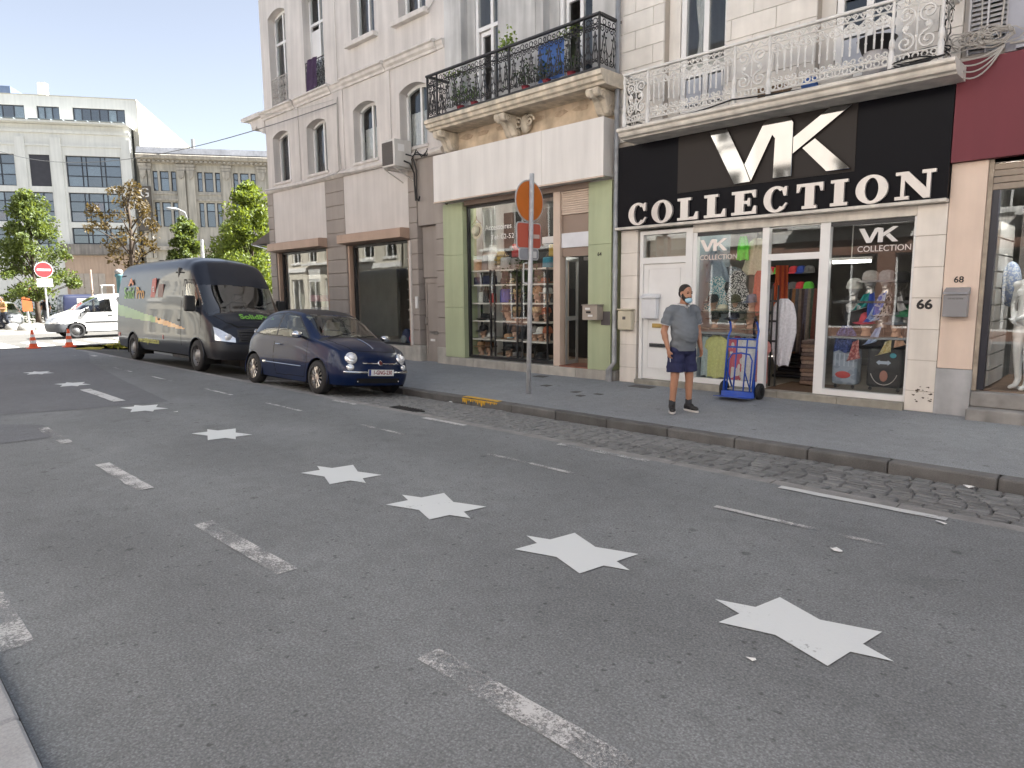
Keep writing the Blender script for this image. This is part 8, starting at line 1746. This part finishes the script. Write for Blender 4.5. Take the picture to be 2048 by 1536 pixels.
def mankit(t, H, R):
    b = MB(); b.ell((.0, 0, 1.35), .148, .20, .175, 20, 14); b.ell((.055, 0, 1.12), .195, .20, .20, 20, 14); b.ell((.02, 0, .97), .172, .198, .13, 20, 12); limb(b, [(-.01, -.17, 1.455), (-.01, .17, 1.455)], [.075, .075]); b.ell((.03, 0, 1.24), .172, .197, .20, 20, 14); limb(b, [(0, 0, 1.46), (.015, 0, 1.53)], [.09, .072]); limb(b, [(.02, 0, 1.0), (.015, 0, .91)], [.165, .172], 18)
    for s_ in (-1, 1):
        sh, el, wr = H['arm_r' if s_ < 0 else 'arm_l']; e2 = Vector(sh).lerp(Vector(el), .66); b.tube([Vector((0, s_*.12, 1.45)), Vector(sh), Vector(sh).lerp(e2, .5), e2], [.085, .078, .076, .082], 14)
    sh_ = fused(b, 'polo_shirt', M_polo, t, .013, 14, clip=[((0, 0, .885), (0, 0, -1)), ((.02, 0, 1.542), (.22, 0, 1))], fold=1.3)
    for s_ in (-1, 1):
        sh, el, wr = H['arm_r' if s_ < 0 else 'arm_l']; e2 = Vector(sh).lerp(Vector(el), .66); d = (Vector(el)-Vector(sh)).normalized(); a = d.orthogonal().normalized(); c = d.cross(a)
        b = MB(); b.tube([e2-d*.002+(a*cos(2*pi*k/24)+c*sin(2*pi*k/24))*.0775 for k in range(24)], .006, 6, closed=True); b.build('sleeve_trim', M_polow, sh_, local=True, smooth=True)
    b = MB(); b.tube([(.018+.080*cos(2*pi*k/28), .076*sin(2*pi*k/28), 1.532-.012*cos(2*pi*k/28)+(-.030 if abs(k-14) > 12 else 0)) for k in range(28)], [.013]*28, 6, closed=True); b.build('collar', M_polow, sh_, local=True, smooth=True)
    b = MB(); b.box(.128, .146, -.016, .016, 1.36, 1.50); b.build('placket', M_polo, sh_, local=True)
    b = MB(); b.ell((.0, 0, .90), .165, .19, .10, 18, 12)
    for s_ in (-1, 1):
        hp, kn, an = H['leg_r' if s_ < 0 else 'leg_l']; k2 = Vector(hp).lerp(Vector(kn), .80); b.tube([(hp[0], hp[1], .93), Vector(hp).lerp(k2, .5), k2], [.115, .118, .122], 18)
    fused(b, 'shorts', M_short, t, .013, 4, clip=[((0, 0, .582), (0, 0, -1)), ((0, 0, .945), (0, 0, 1))], fold=1.2)
    hc = Vector(H['head'])
    b = MB(); b.ell(hc+R @ Vector((-.014, 0, .046)), .099, .079, .086, 18, 12, R); b.ell(hc+R @ Vector((-.045, 0, .0)), .062, .0775, .075, 16, 10, R); hr = fused(b, 'hair', M_hair, t, .010, 1)
    n1 = R @ Vector((.86, 0, -.5)); bm = bmesh.new(); bm.from_mesh(hr.data); bmesh.ops.bisect_plane(bm, geom=bm.verts[:]+bm.edges[:]+bm.faces[:], plane_co=hc+R @ Vector((.040, 0, .050)), plane_no=n1, clear_outer=True); bm.to_mesh(hr.data); bm.free()
    b = MB(); b.ell(hc+R @ Vector((.028, 0, -.062)), .070, .067, .056, 16, 10, R); b.ell(hc+R @ Vector((.074, 0, -.052)), .022, .032, .010, 10, 6, R)
    for q in (-1, 1): b.ell(hc+R @ Vector((.012, q*.066, -.035)), .022, .012, .045, 10, 8, R)
    fused(b, 'beard', M_hair, t, .009, 1)
    for q in (-1, 1): MB().ell(hc+R @ Vector((.086, q*.034, .024)), .008, .022, .006, 8, 6, R).build('eyebrow', M_hair, t, local=True, smooth=True); MB().ell(hc+R @ Vector((.083, q*.034, .004)), .010, .014, .008, 10, 8, R).build('eye', mat('eye_dark', (.06, .04, .03), .2), t, local=True, smooth=True)
    b = MB(); b.ell(hc+R @ Vector((.052, 0, -.092)), .066, .062, .046, 18, 12, R); mk = fused(b, 'face_mask', mat('mask_blue', (.38, .60, .72), .8, var=.05), t, .008, 1)
    bm = bmesh.new(); bm.from_mesh(mk.data); bmesh.ops.bisect_plane(bm, geom=bm.verts[:]+bm.edges[:]+bm.faces[:], plane_co=hc+R @ Vector((.035, 0, 0)), plane_no=R @ Vector((-1, 0, -.3)), clear_outer=True); bm.to_mesh(mk.data); bm.free()
    b = MB()
    for q in (-1, 1): b.tube([hc+R @ Vector((.045, q*.058, -.075)), hc+R @ Vector((.0, q*.078, -.045)), hc+R @ Vector((-.018, q*.080, .0))], .0025, 4)
    b.build('mask_loop', M_polow, mk, local=True)
    for k in ('r', 'l'):
        an = H['leg_'+k][2]; b = MB(); b.lathe([(.046, .09), (.047, .16), (.046, .175)], (an[0], an[1], 0), 16); b.build('sock', mat('grey_sock', (.045, .048, .055), .95), t, local=True, smooth=True); shoe(t, an, H['foot_'+k], M_shoe, M_sole)
    wr = Vector(H['arm_r'][2])+Vector((.05, .0, -.125)); cg = thing('cigarette', 'lit cigarette held low in the man\'s right hand', 'cigarette')
    bpy.data.objects.remove(cg); b = MB(); b.tube([wr, wr+Vector((.035, -.02, -.05))], .005, 6); b.build('cigarette', M_upvc, t, local=True)
MANP = (-4.89, 8.47)
person('man in grey polo and navy shorts standing on the pavement, blue mask under chin', (MANP[0], MANP[1], pz(MANP[1])+.0), radians(-24), M_skin, M_hair, M_polo, M_short, M_shoe, man, mankit)
# passers-by on the far side of the crossing
walk = dict(head=(.06, 0, 1.56), hyaw=.1, nod=.25, neck0=(.0, 0, 1.37), neck1=(.04, 0, 1.48), chest=(0, 0, 1.24), chest_r=(.11, .16, .16), belly=(.0, 0, 1.04), belly_r=(.11, .15, .15), hips=(0, 0, .90), hips_r=(.12, .155, .11),
            arm_r=((0, -.19, 1.33), (-.02, -.23, 1.08), (.20, -.18, 1.10)), arm_l=((0, .19, 1.33), (.02, .23, 1.07), (.24, .12, 1.08)), leg_r=((0, -.09, .86), (.14, -.09, .48), (-.02, -.09, .11)), leg_l=((0, .09, .86), (-.04, .09, .46), (-.24, .09, .14)), foot_r=0, foot_l=0)
def pedkit(mt, mp, ms):
    def kit(t, H, R):
        b = MB(); b.ell((0, 0, H['chest'][2]), .14, .185, .18, 16, 12); b.ell((0, 0, H['belly'][2]), .14, .18, .18, 16, 12); b.ell((0, 0, H['hips'][2]), .145, .18, .10, 16, 10); limb(b, [(0, -.15, H['chest'][2]+.11), (0, .15, H['chest'][2]+.11)], [.065, .065])
        for k in ('r', 'l'): sh, el, wr = H['arm_'+k]; b.tube([sh, Vector(sh).lerp(Vector(el), .75)], [.07, .07], 12)
        fused(b, 'shirt', mt, t, .02, 3)
        b = MB(); b.ell((0, 0, H['hips'][2]-.02), .14, .175, .10, 16, 10)
        for k in ('r', 'l'): hp, kn, an = H['leg_'+k]; limb(b, [hp, kn, an], [.105, .08, .065])
        fused(b, 'trousers', mp, t, .02, 3)
        b = MB(); b.ell(Vector(H['head'])+Vector((-.025, 0, .045)), .10, .083, .09, 14, 10); b.ell(Vector(H['head'])+Vector((-.05, 0, -.01)), .06, .078, .08, 12, 8); fused(b, 'hair', M_hair, t, .015, 1)
        for k in ('r', 'l'): shoe(t, (H['leg_'+k][2][0], H['leg_'+k][2][1], .1), 0, ms, ms)
    return kit
person('walker in tan shirt and dark trousers looking at a phone by the silver car', (-43.1, 6.5, .09), radians(-70), M_skin, M_hair, None, None, None, walk, pedkit(mat('tan_shirt', (.34, .20, .08), .9), mat('dark_trousers', (.025, .03, .045), .9), M_shoe), .02)
stand = dict(walk); stand.update(arm_r=((0, -.19, 1.33), (-.03, -.25, 1.08), (.03, -.25, .86)), arm_l=((0, .19, 1.33), (-.03, .25, 1.08), (.05, .25, .86)), leg_l=((0, .09, .86), (-.02, .09, .47), (-.1, .09, .11)), leg_r=((0, -.09, .86), (.05, -.09, .47), (.03, -.09, .11)), nod=0)
person('person in black top and grey trousers walking behind the no entry post', (-47.1, 9.1, .09), radians(-160), M_skin, M_hair, None, None, None, stand, pedkit(mat('black_top', (.012, .012, .014), .9), mat('grey_trousers', (.10, .105, .12), .9), M_shoe), .02)
# white shop-window mannequin
M_mq = mat('white_mannequin', (.86, .87, .87), .3, var=.03)
mq = dict(head=(.03, 0, 1.60), hs=.95, hyaw=0, neck0=(0, 0, 1.40), neck1=(.015, 0, 1.52), chest=(.01, 0, 1.27), chest_r=(.095, .135, .14), belly=(.01, 0, 1.08), belly_r=(.08, .105, .12), hips=(0, 0, .93), hips_r=(.11, .155, .12),
          arm_r=((0, -.16, 1.36), (-.03, -.22, 1.10), (.14, -.10, .93)), arm_l=((0, .16, 1.36), (-.03, .24, 1.10), (.16, .02, .95)), arm=.8, leg_r=((0, -.085, .88), (.03, -.085, .50), (-.02, -.075, .13)), leg_l=((0, .085, .88), (.10, .085, .50), (.05, .085, .13)), foot_r=0, foot_l=.1, leg=.95)
def mqkit(t, H, R):
    b = MB()
    for s_ in (-1, 1): b.ell((.085, s_*.062, 1.26), .055, .055, .058, 14, 10)
    b.ell((.02, 0, 1.26), .09, .12, .10, 14, 10); fused(b, 'bust', M_mq, t, .011, 4)
    b = MB(); b.cyl((-.12, 0, -.0), (-.12, 0, .45), .012, 8); b.cyl((-.12, 0, 0), (-.12, 0, .015), .17, 20); b.build('stand', M_alu, t, local=True)
person('white female mannequin posed in the shop window at the right edge', sv(-1.17, YF+.42, .455), radians(-115), M_mq, None, None, None, None, mq, mqkit, .012, 'mannequin', 'mannequin')
# ================================================================ HAND TRUCK
ht = thing('hand_truck', 'blue two wheeled hand truck leaning by the shop door', 'hand truck', (-4.72, 9.9, .0))
M_htb = mat('truck_blue', (.012, .075, .42), .4, coat=.3, var=.06, vscale=12)
ht.rotation_euler = (radians(-7), 0, radians(2))
W2 = .235
b = MB()
for s_ in (-1, 1): b.tube([(s_*W2, 0, .05), (s_*W2, 0, .92), (s_*W2, .01, .98), (s_*W2*.96, .05, 1.06), (s_*W2*.92, .0, 1.17), (s_*W2*.92, -.06, 1.22)], .016, 8)
for z in (.93, .80, .10): b.tube([(-W2, 0, z), (W2, 0, z)], .014, 8)
b.tube([(-W2*.8, -.012, .10), (-W2*.8, -.012, .60), (-W2*.6, -.012, .69), (0, -.012, .71), (W2*.6, -.012, .69), (W2*.8, -.012, .60), (W2*.8, -.012, .10)], .013, 8)
for x_ in (-.08, .08): b.tube([(x_, .0, .10), (x_, 0, .93)], .012, 8)
for s_ in (-1, 1): b.tube([(s_*W2, .0, .50), (s_*W2*.7, .13, .17)], .013, 8); b.tube([(s_*.08, 0, .42), (s_*.13, .10, .18)], .010, 6)
b.build('frame', M_htb, ht, local=True, smooth=True)
for s_ in (-1, 1):
    b = MB(); b.tube([(s_*W2*.92, -.055, 1.215), (s_*W2*.92, -.13, 1.255)], .02, 8); b.build('grip', M_rub, ht, local=True, smooth=True)
    b = MB(); b.lathe([(.03, -.035), (.115, -.035), (.128, -.025), (.13, 0), (.128, .025), (.115, .035), (.03, .035), (.03, -.035)], (s_*(W2+.055), .13, .13), 26, ax='x'); w__ = b.build('wheel', M_tyre, ht, local=True, smooth=True); b = MB(); b.lathe([(.065, -.038), (.065, .038), (.02, .045), (0, .045)], (s_*(W2+.055), .13, .13), 18, ax='x'); b.build('rim', M_well, w__, local=True)
b = MB(); b.box(-W2-.03, W2+.03, -.30, -.02, .012, .020); b.box(-W2-.03, W2+.03, -.02, -.012, .012, .10); b.build('toe_plate', M_htb, ht, local=True)
for s_ in (-1, 1): b = MB(); b.prism([(-.02, .02), (-.02, .30), (.03, .30), (.08, .05), (.08, .02)], 'x', s_*(W2+.004), s_*(W2+.012)); b.build('wheel_guard', M_htb, ht, local=True)
MB().tube([(-W2-.05, .13, .13), (W2+.05, .13, .13)], .012, 8).build('axle', M_galv, ht, local=True)
